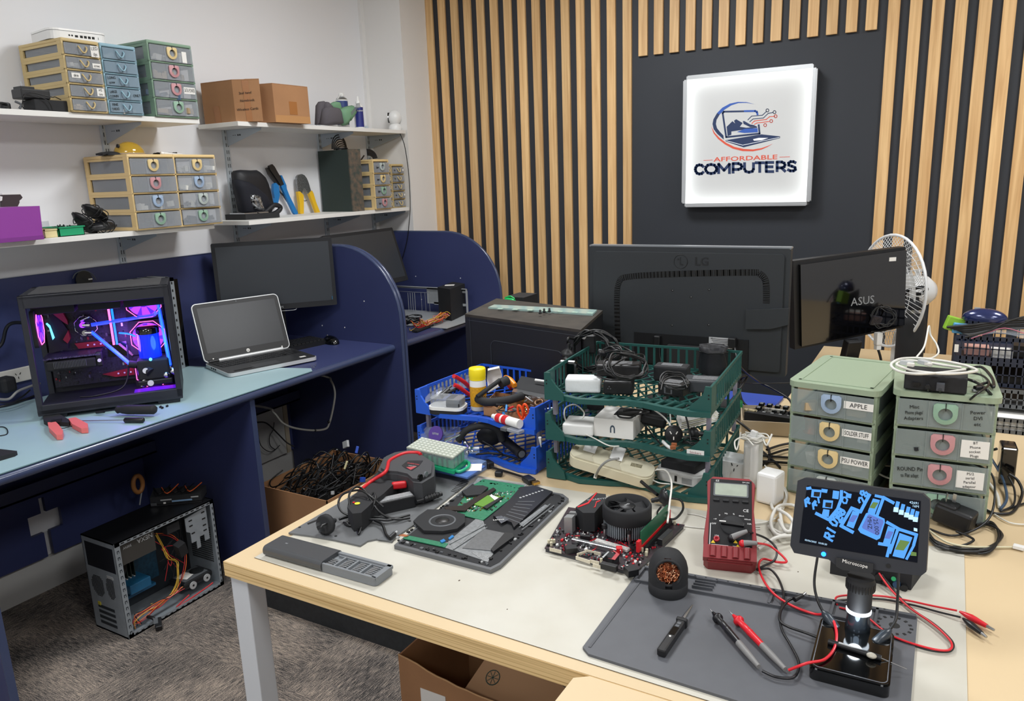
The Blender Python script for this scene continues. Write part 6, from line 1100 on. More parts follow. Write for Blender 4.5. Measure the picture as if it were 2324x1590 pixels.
# ------------------------------------------------------------ thermal camera
t=thing('thermal_camera','black and red handheld thermal camera lying on the laptop cover','thermal camera',P(900,1090,ZB+.005));TCB=mat('rubber_charcoal','#3a3b3e',.6);z0,zz=ZB+.0047,ZB+.058
b=B();hd=[(858,1067),(871,1038),(893,1028),(924,1023),(953,1029),(985,1050),(987,1060),(985,1080),(958,1096),(938,1094),(925,1082),(900,1076),(872,1074)];W_h=[P(x,y,zz)[:2] for x,y in hd];cx=Vector(W_h[0])*0+Vector((sum(p[0] for p in W_h)/len(W_h),sum(p[1] for p in W_h)/len(W_h)))
b.prism([tuple(cx+(Vector(p)-cx)*.9) for p in W_h],zz,zz+.006,TCB);b.prism(W_h,z0+.006,zz,TCB);b.prism([tuple(cx+(Vector(p)-cx)*.93) for p in W_h],z0,z0+.006,TCB);b.build('head',t)
b=B();gp=[(788,1150),(792,1132),(815,1112),(835,1092),(862,1065),(890,1090),(900,1092),(870,1120),(850,1135),(835,1150),(820,1163),(800,1165)];zg=ZB+.045;G=[P(x,y,zg)[:2] for x,y in gp];b.prism(G,z0,zg,BLKM);b.build('grip',t)
b=B();st=[P(x,y,zz+.007) if i>1 else P(x,y,zg+.002) for i,(x,y) in enumerate(((818,1112),(842,1092),(873,1072),(880,1058),(884,1045),(905,1033),(925,1027),(948,1027),(955,1031)))];b.tube(st,.0042,RED,8,4);b.build('red_stripe',t)
b=B();tr=P(906,1100,ZB+.04);b.box(tr,(.034,.014,.016),RED,(0,0,R(42)),.004);b.build('trigger',t)
b=B();tz(b,[(919,1062),(912,1056),(925,1045),(960,1045),(952,1056),(935,1068)],zz+.0062,.0006,BLK);tz(b,[(922,1060),(946,1058),(932,1066)],zz+.0069,.0004,mat('faded_red_print','#b0454a',.5));c=P(938,1052,zz+.007);b.text('THERMAL',.008,mat('faded_red_print','#b0454a'),TR(c)@RZ(5),.0002);c=P(936,1057,zz+.007);b.text('IMAGER',.006,LGR,TR(c)@RZ(5),.0002);b.build('label',t)
A,C=Vector((*W_h[7],0)),Vector((*W_h[8],0));n_=Vector(((C-A).y,-(C-A).x,0)).normalized();n_=n_ if n_.dot(Vector((1,-1,0)))>0 else -n_;m_=(A+C)/2;b=B();lz=P(968,1075,.76)
for px,py,r_,m2 in ((952,1083,.008,BLKG),(965,1075,.006,mat('lens_glass','#6a6e72',.1))):c=PL(px,py,Vector((m_.x,m_.y,.77)),n_);b.cyl(c,c+n_*.004,r_,m2,n=20)
b.build('lens',t);b=B();c=P(811,1142,zg+.001);b.cyl(c,c+Vector((0,0,.0006)),.006,mat('sticker_yellow','#d8d23a',.5),n=18);c=P(803,1140,zg+.001);b.cyl(c,c+Vector((0,0,.001)),.003,RED,n=10);b.build('sticker',t)
# laptop charger on the cover
t=thing('laptop_charger','slim black laptop charger with silver label and wrapped cords on the cover','charger',P(890,1150,ZB+.005));zc=ZB+.03;A,C=P(838,1148,zc),P(942,1125,zc);d=(C-A);L=d.length;M=TR(A)@RZ(math.degrees(math.atan2(d.y,d.x)))
b=B(M);b.box((L/2,.012,-.012),(L,.03,.03),BLK,None,.003);b.build('body',t);b=B(M);b.box((L/2,.012,.0034),(L*.92,.022,.0006),mat('charger_label','#9c9ea0',.4,noise=(300,.3)),None);b.build('rating_label',t)
b=B();z5=ZB+.008;b.tube([P(828,1160,.765),P(815,1172,.757),P(790,1172,.757),P(770,1178,.758)],.003,CBL,8,6)
for pts in ([(815,1175,.757),(798,1160,.775),(792,1125,.80),(805,1105,.81),(825,1110,.80),(840,1130,.79),(860,1160,.77),(890,1175,.755),(930,1168,.75)],[(800,1172,.757),(775,1160,.765),(768,1140,.775),(780,1120,.79),(815,1112,.80),(840,1125,.795),(870,1150,.775)],[(780,1185,.75),(795,1192,.75),(830,1180,.752),(850,1140,.785),(848,1118,.795),(835,1135,.785),(818,1175,.757),(812,1205,.75),(815,1210,.75),(820,1195,.755)],[(800,1178,.755),(850,1172,.757),(900,1178,.754),(930,1175,.75)],[(790,1185,.752),(840,1178,.758),(880,1180,.754),(915,1172,.752)]):
    b.tube([P(x,y,zv) for x,y,zv in pts],.0024,CBL,7,6)
b.tube([P(850,1180,.755),P(866,1188,.755),P(872,1200,.752),P(876,1212,.75),P(886,1222,.75)],.003,CBL,7,6);b.build('cord',t)
b=B();b.cyl(P(884,1221,.75),P(896,1210,.752),.0045,BLK,n=12);b.cyl(P(896,1210,.752),P(901,1206,.753),.0028,LGR,n=10);b.build('barrel_plug',t)
b=B();pc=P(738,1190,.768);dv=(P(765,1178,.762)-pc).normalized();q=Matrix.Translation(pc)@(-dv).to_track_quat('Z','Y').to_matrix().to_4x4();aubody(b,q,BLKM,r=.0215);b.build('mains_plug',t)
b=B();b.tube([P(944,1138,.76),P(965,1132,.758),P(985,1126,.756),P(1002,1120,.756)],.0055,BLK,8,5)
for k in range(5):b.ball(P(968+6*k,1131-2*k,.76),.0075,BLK,n=8)
b.build('velcro_strap',t)
# plastic organiser boxes
t=thing('clear_case','flat blue tinted clear case of screws under the green bit box','case',P(1020,1065,ZB));CB=mat('blue_tint_plastic','#7f9ccc',.15,alpha=.6,spec=.7);z=ZB;q=[P(x,y,z)[:2] for x,y in ((962,1068),(1060,1092),(1105,1064),(1020,1040))];b=B();b.prism(q,z,z+.022,CB);b.build('case_body',t);q2=[P(x,y,z+.026)[:2] for x,y in ((965,1060),(1060,1083),(1102,1057),(1022,1036))];b=B();b.prism(q2,z+.022,z+.026,mat('case_lid_blue','#5879bd',.25,alpha=.85));b.build('lid',t);c=P(1075,1060,z+.0265);b=B();b.box(c,(.04,.045,.0006),PAP,(0,0,.5));b.build('paper_insert',t)
t=thing('bit_organiser','green and clear organiser box of bits on top of the blue clear case','organiser',P(1010,1045,ZB+.027));GR=mat('organiser_green','#27a677',.35);z=ZB+.0275;q=[P(x,y,z)[:2] for x,y in ((925,1050),(1030,1076),(1062,1050),(960,1020))];b=B();b.prism(q,z,z+.008,GR);b.build('base',t)
a,c,d=[Vector((*p,z)) for p in (q[0],q[1],q[2])];e=a+(d-c)
for i in range(9):
    for j in range(4):p_=a+(c-a)*((i+.6)/9.4)+(d-c)*((j+.5)/4);b=B();b.box(p_+Vector((0,0,.019)),(.009,.009,.024),GR,(0,0,-.15));b.cyl(p_+Vector((0,0,.03)),p_+Vector((0,0,.036)),.002,STEEL,n=6);b.build('bit_block',t)
b=B();b.prism([tuple((p-(a+d)/2)[:2]) if 0 else tuple(Vector(p[:2])) for p in (a,c,d,e)],z+.0385,z+.042,mat('frosted_lid','#b6bcae',.35,alpha=.75));
for i in range(12):
    for j in range(6):p_=a+(c-a)*((i+.5)/12)+(d-c)*((j+.5)/6);b.box(p_+Vector((0,0,.0425)),(.007,.0045,.001),mat('lid_emboss','#d7dacf',.4))
for p0,p1 in ((a,c),(c,d),(d,e),(e,a)):b.add([tuple(p0+Vector((0,0,.014))),tuple(p1+Vector((0,0,.014))),tuple(p1+Vector((0,0,.04))),tuple(p0+Vector((0,0,.04)))],[(0,1,2,3)],CLR)
b.build('lid',t);b=B();h1,h2=P(1040,1062,z+.004),P(1062,1050,z+.004);b.tube([P(1030,1064,z+.004),P(1042,1070,z+.004),P(1062,1060,z+.004),P(1064,1050,z+.004),P(1055,1047,z+.004)],.004,GR,8,5);b.build('carry_handle',t)
t=thing('display_cable','black display adapter cable with wide plug before the blue trays','cable',P(1180,1085,ZB));b=B();b.tube([P(1100,1050,ZB+.006),P(1118,1060,ZB+.006),P(1150,1070,ZB+.005),P(1188,1082,ZB+.008)],.003,CBL,7,6);b.box(P(1108,1052,ZB+.008),(.03,.02,.015),BLK,(0,0,-.5),.003);b.box(P(1132,1074,ZB+.006),(.018,.016,.012),BLK,(0,0,.3),.002);b.build('cord',t);b=B();c=P(1200,1088,ZB+.008);b.box(c,(.035,.022,.013),BLK,(0,0,-.55),.003);b.box(P(1216,1095,ZB+.008),(.012,.017,.006),BRASS,(0,0,-.55));b.build('plug',t)
# ------------------------------------------------------------ motherboard with cooler
t=thing('motherboard','red and black motherboard with round fan cooler and green memory stick','motherboard',(-.545,1.30,ZB));S6=lambda L_:[(1220+x*.2582,1060+y*.2582) for x,y in L_];zb_=ZB+.006;zt_=zb_+.002
K=[tuple(P(x,y,ZB+.008)[:2]) for x,y in ((1236,1243),(1440,1300),(1554,1190),(1290,1150))];PCB=mat('pcb_black_red','#1e1a1e',.4,noise=(70,.6),tint2='#35222a');b=B();b.prism(K,zb_,zt_,PCB);b.prism([tuple(Vector(p)*.985+Vector((-.008,.019))) for p in K],ZB,zb_,mat('antistatic_grey','#3b3c40',.6))
rn=random.Random(31)
def bil(u_,v_):k0,k1,k2,k3=[Vector(p) for p in K];return (k0*(1-u_)+k1*u_)*(1-v_)+(k3*(1-u_)+k2*u_)*v_
for k in range(420):
    p_=bil(rn.uniform(.02,.98),rn.uniform(.02,.5)**1 if k % 3 else rn.uniform(.02,.98));s=rn.uniform(.001,.004);b.box((p_.x,p_.y,zt_+.001),(s,s*rn.uniform(.5,2),.002+rn.random()*.003),rn.choice([INK,PAP,LGR,STEEL,REDP,INK,GRY,RED]))
b.build('circuit_board',t)
b=B()
for k in range(12):p0=Vector((-.545,1.31));a_=k*.52;p1=p0+Vector((.075*math.cos(a_),.075*math.sin(a_)));p0=p0+Vector((.03*math.cos(a_),.03*math.sin(a_)));b.tube([(*p0,zt_+.0004),(*((p0+p1)/2+Vector((.004,0))),zt_+.0004),(*p1,zt_+.0004)],.0012,RED,4,2)
b.build('red_traces',t)
b=B()
for (xa,ya),(xb,yb_),n_ in (((340,795),(465,835),16),((465,825),(545,845),9),((110,720),(215,745),11),((350,770),(430,745),9),((420,735),(560,765),14),((490,860),(560,880),7),((620,250),(640,260),2)):
    for k in range(n_):c=P(*S6([(xa+(xb-xa)*k/n_,ya+(yb_-ya)*k/n_)])[0],zt_+.003);b.box(c,(.0016,.0016,.007),mat('pin_cream','#d8d0bc',.5))
b.build('pin_rows',t)['kind']='stuff'
b=B();q=[P(*p,zt_)[:2] for p in S6([(385,780),(450,745),(500,758),(440,795)])];b.prism(q,zt_,zt_+.002,BLKM);b.build('chipset',t)
cc=Vector((*P(1420,1205,zt_+.012)[:2],0));cc=P(1423,1152,zt_+.055);cx,cy=cc.x,cc.y
b=B()
for k in range(64):a_=2*PI*k/64;b.box((cx+.036*math.cos(a_),cy+.036*math.sin(a_),zt_+.022),(.022,.0012,.03),ALU,(0,0,a_))
b.cyl((cx,cy,zt_+.008),(cx,cy,zt_+.034),.028,GUN,n=24);b.build('heatsink',t)
b=B(TR(cx,cy,zt_));b.lathe([(.046,.032),(.049,.036),(.049,.062),(.0465,.066),(.044,.066),(.044,.036)],BLKM,44);b.build('fan_shroud',t)
b=B(TR(cx,cy,zt_));b.lathe([(.0165,.045),(.0165,.06),(.015,.0615),(0,.062)],BLK,28);b.text('AMD',.007,LGR,TR(0,0,.0623)@RZ(70),.0002)
for k in range(7):b.add([tuple(RZ(k*51.4)@Vector(p)) for p in ((.016,-.006,.058),(.03,-.014,.052),(.043,-.012,.046),(.043,.01,.058),(.03,.004,.060),(.016,.004,.060))],[(0,1,4,5),(1,2,3,4)],BLKM,True)
b.build('fan_rotor',t)
for px,py in ((1372,1200),(1428,1212)):c=P(px,py,zt_+.02);b=B();b.cyl((c.x,c.y,zt_),(c.x,c.y,zt_+.022),.003,STEEL,n=10);b.cyl((c.x,c.y,zt_+.022),(c.x,c.y,zt_+.03),.0055,BLK,n=14);b.build('spring_screw',t)
b=B();hs=[(335,350),(510,225),(600,235),(605,300),(560,330),(500,400),(400,400)];hp=[P(x,y,zt_+.045) for x,y in S6(hs)];b.prism([p[:2] for p in hp],zt_+.004,zt_+.045,BLKM);b.build('heatsink_cover',t)
b=B();pts=S6([(355,355),(450,320),(525,225),(515,222),(440,310),(350,345)]);tz(b,pts,zt_+.0452,.0008,RED);c=P(*S6([(522,280)])[0],zt_+.0456);b.text('GIGABYTE',.009,LGR,TR(c)@RZ(38),.0002);tz(b,S6([(490,355),(510,350),(520,310),(555,295),(550,290),(515,303),(503,345)]),zt_+.0452,.0008,RED);b.build('red_trim',t)
b=B();q=[P(x,y,zt_) for x,y in S6([(235,575),(305,580),(385,520),(310,500)])];
for i,(u0,u1,m) in enumerate(((0,.38,mat('port_shell','#b7b8b8',.3,.7)),(.42,.56,BLK),(.58,.78,mat('port_shell','#b7b8b8')),(.8,1,BLK))):e0,e1=q[0]+(q[3]-q[0])*u0,q[0]+(q[3]-q[0])*u1;w_=(q[1]-q[0]);b.prism([e0[:2],(e0+w_)[:2],(e1+w_)[:2],e1[:2]],zt_,zt_+.034-.004*(i % 2),m)
b.build('port_block',t)
b=B();M2=[P(x,y,zt_+.008) for x,y in S6([(905,700),(1140,455)])];d=(M2[1]-M2[0]);d.z=0;n_=Vector((-d.y,d.x,0)).normalized()*.0009;hz=Vector((0,0,.032));b.add([tuple(M2[0]-n_),tuple(M2[1]-n_),tuple(M2[1]+n_),tuple(M2[0]+n_)]+[tuple(p+hz) for p in (M2[0]-n_,M2[1]-n_,M2[1]+n_,M2[0]+n_)],_BF,mat('ram_pcb_green','#1c5a3f',.35));b.build('memory_stick',t)
b=B();
for off in (0,.009):o_=n_.normalized()*-off;b.add([tuple(p+o_+Vector((0,0,dz))) for dz in (-.008,.002) for p in (M2[0]-n_*3,M2[1]-n_*3,M2[1]+n_*3,M2[0]+n_*3)],_BF,RED if not off else BLK)
for e_ in (M2[0]-d*.06,M2[1]+d*.04):b.box(e_+Vector((0,0,.006)),(.012,.006,.022),RED,(0,0,math.atan2(d.y,d.x)))
b.build('memory_slot',t)
def slotb(nm,a_,c_,w_,h_,m,z_=None):b=B();A_,C_=P(*S6([a_])[0],zt_+h_),P(*S6([c_])[0],zt_+h_);d_=C_-A_;b.box(((A_.x+C_.x)/2,(A_.y+C_.y)/2,zt_+h_/2),(d_.length,w_,h_),m,(0,0,math.atan2(d_.y,d_.x)),.0008,1);b.build(nm,t)
slotb('expansion_slot',(305,620),(740,720),.008,.01,STEEL);slotb('drive_module',(510,630),(800,715),.012,.006,mat('ssd_label','#cfccc8',.6,noise=(260,.35)));slotb('slot_latch',(690,700),(745,700),.012,.013,RED);slotb('expansion_slot',(590,740),(690,790),.018,.012,BLKM);slotb('expansion_slot',(560,830),(700,865),.01,.012,BLK)
slotb('power_socket',(1075,630),(1170,540),.011,.014,BLK);slotb('pin_header',(240,700),(345,690),.016,.012,BLK);slotb('sata_port',(775,890),(870,870),.02,.014,BLK);slotb('pin_header',(375,590),(465,600),.006,.01,BLK)
for px,py in ((100,670),(120,690),(145,665),(125,665),(920,740),(960,750),(955,775),(1205,500),(345,650),(560,835)):c=P(*S6([(px,py)])[0],zt_);b=B();b.cyl((c.x,c.y,zt_),(c.x,c.y,zt_+.008),.0028,mat('capacitor','#d9d2b8',.35,.4),n=12);b.build('capacitor',t)
b=B();tz(b,S6([(620,800),(650,805),(690,755),(660,735),(670,730),(720,765),(680,815)]),zt_+.0125,.0006,mat('faded_red_print','#b0454a'));tz(b,S6([(565,790),(620,740),(630,745),(578,798)]),zt_+.0125,.0006,LGR);b.build('chip_cover_print',t)
# ------------------------------------------------------------ multimeter
t=thing('multimeter','dark red digital multimeter propped up with two leads plugged in','multimeter',(-.31,1.36,ZB));p0=Vector((-.298,1.287,ZB+.002));top=Vector((-.338,1.452,ZB+.09));up=(top-p0).normalized();side=Vector((.083,.02,0)).normalized();side=(side-up*side.dot(up)).normalized();nn=side.cross(up);Lm=(top-p0).length+.006
M=Matrix(((side.x,up.x,nn.x,p0.x),(side.y,up.y,nn.y,p0.y),(side.z,up.z,nn.z,p0.z),(0,0,0,1)))
w2=.046;sh=[(-w2,.006),(-w2+.008,-.002),(w2-.008,-.002),(w2,.006),(w2+.002,.05),(w2-.003,.12),(w2,Lm-.012),(w2-.01,Lm),(-w2+.01,Lm),(-w2,Lm-.012),(-w2+.003,.12),(-w2-.002,.05)]
b=B(M);b.prism(sh,-.002,.022,DRED);b.prism([(x*.97,Lm/2+(y-Lm/2)*.985) for x,y in sh],.022,.027,DRED);b.prism([(x,y) for x,y in ((-w2-.001,.001),(w2+.001,.001),(w2+.001,.03),(-w2-.001,.03))],.02,.031,DRED)
for k in range(4):b.cyl((-.03+.02*k,.004,.030),(-.03+.02*k,.026,.0315),.006,DRED,n=10)
b.build('rubber_holster',t)
fc=B(M);fc.prism([(-.039,.03),(.039,.03),(.039,Lm-.008),(-.039,Lm-.008)],.027,.0285,mat('meter_black','#15161a',.35));fc.build('face_plate',t)
b=B(M);b.prism(rrect(.066,.034,.003,3,0,Lm-.034),.0285,.0292,GRY);b.prism(rrect(.06,.029,.002,3,0,Lm-.034),.0292,.0296,mat('lcd_grey','#9fa79a',.12,noise=(40,.12)));b.build('display',t)
for k in range(4):b=B(M);b.box((-.027+.018*k,Lm-.061,.0295),(.012,.005,.003),BLKM,None,.001);b.build('button',t)
b=B(M);b.lathe([(.022,.0285),(.021,.0315),(0,.0316)],BLKM,32,TR(.004,.078,0));b.box((.004,.078,.0345),(.042,.008,.007),BLK,(0,0,-.08),.001);b.box((-.014,.0795,.0383),(.012,.002,.0006),PAP);b.build('selector_dial',t)
b=B(M);W3=mat('meter_print','#d5d5d5',.6)
for x,y,s_,tx_ in ((-.026,Lm-.013,.006,'EZ'),(.028,Lm-.013,.004,'DM-334'),(-.03,.079,.005,'OFF'),(-.028,.09,.005,'~V'),(-.02,.1,.005,'0'),(-.008,.105,.005,'Hz'),(.006,.105,.005,'%'),(.02,.102,.004,'40mA'),(.031,.095,.004,'400mA'),(.034,.085,.005,'10A'),(.028,.115,.009,'CE'),(-.024,.052,.005,'10A')):b.text(tx_,s_,W3,TR(x,y,.0288),.0002)
b.box((-.036,.055,.0287),(.0012,.05,.0004),W3);b.box((-.018,.032,.0287),(.03,.0006,.0004),W3);b.box((.02,.032,.0287),(.03,.0006,.0004),W3)
for x,y in ((-.03,.038),(.014,.033),(.01,.042)):b.prism([(x-.004,y-.003),(x+.004,y-.003),(x,y+.004)],.0287,.0291,mat('warning_yellow','#d3b52a',.5))
b.build('printing',t)
b=B(M);b.lathe([(.0055,.0285),(.0055,.032),(.003,.032),(.003,.029)],mat('jack_red','#9c1f2a',.4),18,TR(-.024,.044,0));b.build('jack',t)
# leads: banana plugs, cords, probes
LR,LK=mat('lead_red','#d21f2c',.35),mat('lead_black','#141418',.35);PGY=mat('probe_grey','#7d7c7b',.5);zm=ZB+.0078
def hop(cord):   # the cord climbs over the microscope base instead of passing through it
    return [Vector((p.x,p.y,max(p.z,ZB+.0285))) if -.135<p.x<-.01 and 1.015<p.y<1.18 else p for p in cord]
def lead(lab,m,plug,cord,tip,end,nm='test_lead'):
    t2=thing(nm,lab,'test lead',P(*end,zm));b=B();a_=M@Vector(plug[0]);c_=M@Vector(plug[1]);b.tube([a_,(a_+c_)/2+nn*.001,c_],lambda u:.0065-.003*u,PGY,12,4);b.ball(a_,.0068,m,(1,1,1),12);b.build('banana_plug',t2)
    b=B();cord=hop([c_]+cord);b.tube(cord,.0021,m,8,8);b.build('cord',t2)
    A_,E_=P(*tip,zm+.007),P(*end,zm+.005);d_=(E_-A_).normalized();L_=(E_-A_).length;q=Matrix.Translation(A_)@d_.to_track_quat('Z','Y').to_matrix().to_4x4()
    b=B();b.lathe([(.0006,0),(.0009,.014)],STEEL,8,q);b.build('needle',t2);b=B();b.lathe([(.002,.012),(.0045,.022),(.0048,.026),(.0085,.027),(.0085,.031),(.005,.033),(.0055,.06),(.006,.062),(.0055,.064),(.005,L_*.62)],m,16,q);b.build('probe_body',t2)
    b=B();b.lathe([(.0053,L_*.62),(.005,L_*.8),(.0035,L_)],PGY,14,q);b.cyl(q@Vector((.002,-.003,L_*.66)),q@Vector((.002,-.003,L_*.78)),.0035,m,n=10);b.build('strain_relief',t2)
lead('black multimeter probe lead lying on the grey mat, left of the red one',LK,((.002,.046,.034),(.030,.060,.040)),[P(1740,1222,.775),P(1762,1245,.765),P(1758,1270,.755),P(1735,1283,.75),P(1718,1292,.747)]+pxz([(1745,1290),(1765,1310),(1778,1345),(1775,1375),(1770,1400),(1775,1430),(1795,1465),(1812,1500),(1810,1525),(1795,1538),(1760,1535),(1730,1522)],zm+.003),(1610,1380),(1722,1512))
lead('red multimeter probe lead curving over the mat to the microscope base',LR,((.022,.036,.034),(.048,.038,.036)),[P(1750,1240,.77),P(1785,1272,.755),P(1765,1275,.752),P(1732,1268,.75),P(1722,1285,.748)]+pxz([(1735,1320),(1760,1350),(1800,1375),(1850,1393),(1880,1415),(1896,1450),(1893,1490),(1870,1518),(1830,1527),(1790,1520)],zm+.0045),(1655,1386),(1782,1518))
# ------------------------------------------------------------ grey silicone mat
SM=mat('silicone_grey','#57595e',.55,noise=(30,.06));t=thing('repair_mat','grey silicone repair mat with raised trays and magnet holes','mat',(-.2,1.05,ZB));b=B();b.prism([(-.44,.952),(-.425,.94),(.0,.93),(.008,.94),(.008,1.262),(-.005,1.268),(-.435,1.222),(-.443,1.212)],ZB,ZB+.0045,SM);b.build('mat_sheet',t)
SR=mat('silicone_rim','#4b4d52',.55);b=B();yb=lambda x:1.222+(x+.44)*.0965;yf=lambda x:yb(x)-.052
def rib(x0,y0,x1,y1,w_=.003,h_=.005):d_=Vector((x1-x0,y1-y0));b.box(((x0+x1)/2,(y0+y1)/2,ZB+.0045+h_/2),(d_.length,w_,h_),SR,(0,0,math.atan2(d_.y,d_.x)))
rib(-.436,yb(-.436)-.002,.006,yb(.006)-.006,.007);rib(-.436,yf(-.436),-.07,yf(-.07),.004)
for x in (-.436,-.36,-.21,-.115,-.05):rib(x,yf(x),x,yb(x)-.004,.004)
for k in range(4):rib(-.34,1.19+.0095*k+.004,-.305,1.195+.0095*k+.004,.002)
rib(-.43,.955,-.428,yf(-.43),.004,.001);b.build('raised_ribs',t)
b=B();c=P(2030,1418,ZB+.005)
for k in range(14):a_=2*PI*k/14;b.box((c.x+.024*math.cos(a_),c.y+.024*math.sin(a_),ZB+.0047),(.005,.004,.0006),INK,(0,0,a_))
b.cyl((c.x,c.y,ZB+.0045),(c.x,c.y,ZB+.0049),.008,INK,n=16)
for k in range(22):x=-.42+k*.019;b.box((x,yb(x)-.004,ZB+.0097),(.003,.002,.0004),INK)
b.build('magnet_holes',t)
# brass wool cleaner
t=thing('tip_cleaner','black domed soldering tip cleaner filled with copper wool','tip cleaner',(-.374,1.163,ZB));cx,cy=-.374,1.166;zc=ZB+.0047;b=B();b.lathe([(.033,0),(.034,.003),(.034,.019),(.033,.02)],BLKM,32,TR(cx,cy,zc));b.build('base_ring',t)
hl=[];b=B();dr=(CAM-Vector((cx,cy,zc+.045)));dr.z=dr.length*.12;dr.normalize();ns_=36;pr=[(.0335,.0205),(.034,.035),(.0335,.045),(.031,.056),(.027,.064),(.021,.072),(.012,.077),(0,.079)]
vs=[];
for r_,z_ in pr:
    for i in range(ns_):vs.append(Vector((cx+r_*math.cos(2*PI*i/ns_),cy+r_*math.sin(2*PI*i/ns_),zc+z_)))
o_=Vector((cx,cy,zc+.044));ri=.0215;fs=[]
for j in range(len(pr)-1):
    for i in range(ns_):
        q=(j*ns_+i,j*ns_+(i+1) % ns_,(j+1)*ns_+(i+1) % ns_,(j+1)*ns_+i);m_=sum((vs[k] for k in q),Vector())/4-o_
        if m_.dot(dr)>0 and (m_-dr*m_.dot(dr)).length<ri:continue
        fs.append(q)
b.add([tuple(v) for v in vs],fs,BLKM,True);u1=dr.orthogonal().normalized();u2=dr.cross(u1);b.tube([o_+dr*.0262+(u1*math.cos(a_)+u2*math.sin(a_))*(ri+.0005) for a_ in [2*PI*i/24 for i in range(24)]],.0026,BLKM,8,2,closed=True);b.build('dome',t)
b=B();rn=random.Random(44);CW=[mat('copper_wool','#e08a5c',.35,.7),mat('copper_bright','#ffc8a0',.2,.8),mat('copper_dark','#8f4a2e',.45,.6)];b.cyl(o_-dr*.01,o_+dr*.012,.021,CW[2],n=20)
for k in range(230):rr=ri*math.sqrt(rn.random())*.98;a_=rn.uniform(0,6.28);c=o_+dr*(.014+.01*rn.random())+(u1*math.cos(a_)+u2*math.sin(a_))*rr;v1=Vector((rn.uniform(-1,1),rn.uniform(-1,1),rn.uniform(-1,1))).normalized()*.003;v2=v1.orthogonal().normalized()*.002;b.tube([c-v1,c+v2,c+v1,c-v2+v1*.4],.0006,CW[k % 3],4,2)
b.build('copper_wool',t)['kind']='stuff'
# soldering iron
t=thing('soldering_iron','slim black digital soldering iron lying on the grey mat','soldering iron',P(1530,1430,zm));A,E_=P(1572,1372,zm+.008),P(1500,1482,zm+.004);d=(E_-A);L=d.length;q=Matrix.Translation(A)@d.normalized().to_track_quat('Z','Y').to_matrix().to_4x4();b=B(q);b.lathe([(.0008,0),(.0022,.012),(.0025,.02),(.0035,.03),(.0035,.045)],STEEL,12);b.build('tip',t)
b=B();d2=d.normalized();sx_=Vector((-d2.y,d2.x,0)).normalized();M3=Matrix(((d2.x,sx_.x,0,A.x),(d2.y,sx_.y,0,A.y),(0,0,1,ZB+.0047),(0,0,0,1)));b=B(M3);b.box((.045+(L-.045)/2,0,.007),(L-.045,.0145,.013),BLK,None,.003);b.box((.052,0,.008),(.008,.018,.015),BLK,None,.002);b.build('handle',t);b=B(M3);b.box((.088,0,.0138),(.022,.009,.0006),SCR);b.box((.073,.0,.0138),(.006,.006,.001),GRY);b.box((.065,0,.0138),(.006,.006,.001),GRY);b.cyl((.105,0,.0135),(.105,0,.0146),.0018,PAP,n=8);b.build('display',t)
# ------------------------------------------------------------ microscope
t=thing('digital_microscope','black digital microscope with lit screen showing a circuit board','microscope',(-.072,1.10,ZB));zb=ZB+.0047;BX=[P(x,y,zb+.02) for x,y in ((1872,1392),(2028,1440),(2018,1560),(1832,1508))];b=B();cb=sum(BX,Vector())/4
rb=rrect(.104,.142,.01);Mb=TR(-.0715,1.098,0)@RZ(1);b.prism(rb,zb,zb+.017,BLKG,Mb);b.prism([(x*.97,y*.975) for x,y in rb],zb+.017,zb+.02,BLKG,Mb);b.build('base',t);b=B();b.tube([Mb@Vector((x*.93,y*.94-.0,zb+.02)) for x,y in rb],.0008,mat('scuffed_edge','#5d6066',.3),5,1,closed=True);b.build('base_outline',t)
lx,ly=-.0715,1.158;b=B(TR(lx,ly,0));b.lathe([(.018,zb+.02),(.0185,zb+.024),(.0175,zb+.03),(.0155,zb+.046)],mat('lens_bezel_silver','#3d444c',.15,.8),28);b.build('lens_cap',t)
b=B(TR(lx,ly,0));b.lathe([(.0155,zb+.046),(.0178,zb+.0475),(.018,zb+.051),(.016,zb+.053)],emi('led_ring_white','#e8f4ff',3.5),28);b.build('light_ring',t)
b=B(TR(lx,ly,0));b.lathe([(.017,zb+.053),(.0175,zb+.055),(.0175,zb+.083),(.0205,zb+.086),(.0205,zb+.099),(.019,zb+.101),(.019,zb+.106)],BLKM,32)
for k in range(28):b.box((.0205*math.cos(k*2*PI/28),.0205*math.sin(k*2*PI/28),zb+.0925),(.0012,.0014,.012),BLK,(0,0,k*2*PI/28))
b.build('lens_barrel',t)
up=Vector((0,.30,1)).normalized();sd=Vector((1,-.06,0)).normalized();up=(up-sd*up.dot(sd)).normalized();nf=sd.cross(up)*-1;nf=nf if nf.y<0 else -nf
p0=PY(1955,1195,1.165);sc=lambda L_:[(1760+x*.2012,1060+y*.2012) for x,y in L_]
b=B();onplane(b,sc([(250,150),(330,118),(1660,300),(1740,370),(1745,430),(1700,1180),(1640,1225),(1150,1160),(1090,1140),(690,1110),(600,1040),(210,965),(165,880),(195,600)]),p0,nf,-.02,mat('screen_housing','#22252d',.5));b.build('screen_housing',t)
b=B();onplane(b,sc([(360,205),(1640,380),(1600,1075),(270,850),(310,500)]),p0+nf*.0004,nf,.0004,mat('screen_dark_glow','#000000',.35,emit='#030610',estr=1,spec=.15));b.build('screen',t)
SB,SG,SW,SD,SP=emi('screen_light_blue','#4b97ee',.85),emi('screen_olive','#6b8d45',.6),emi('screen_white','#bfe4ff',.8),emi('screen_black','#030407',1),emi('screen_lilac','#5a78cc',.7)
b=B();ps=p0+nf*.0009
def SPn(pts,m,k=0):onplane(b,sc(pts),ps+nf*(.0002*k),nf,.0002,m)
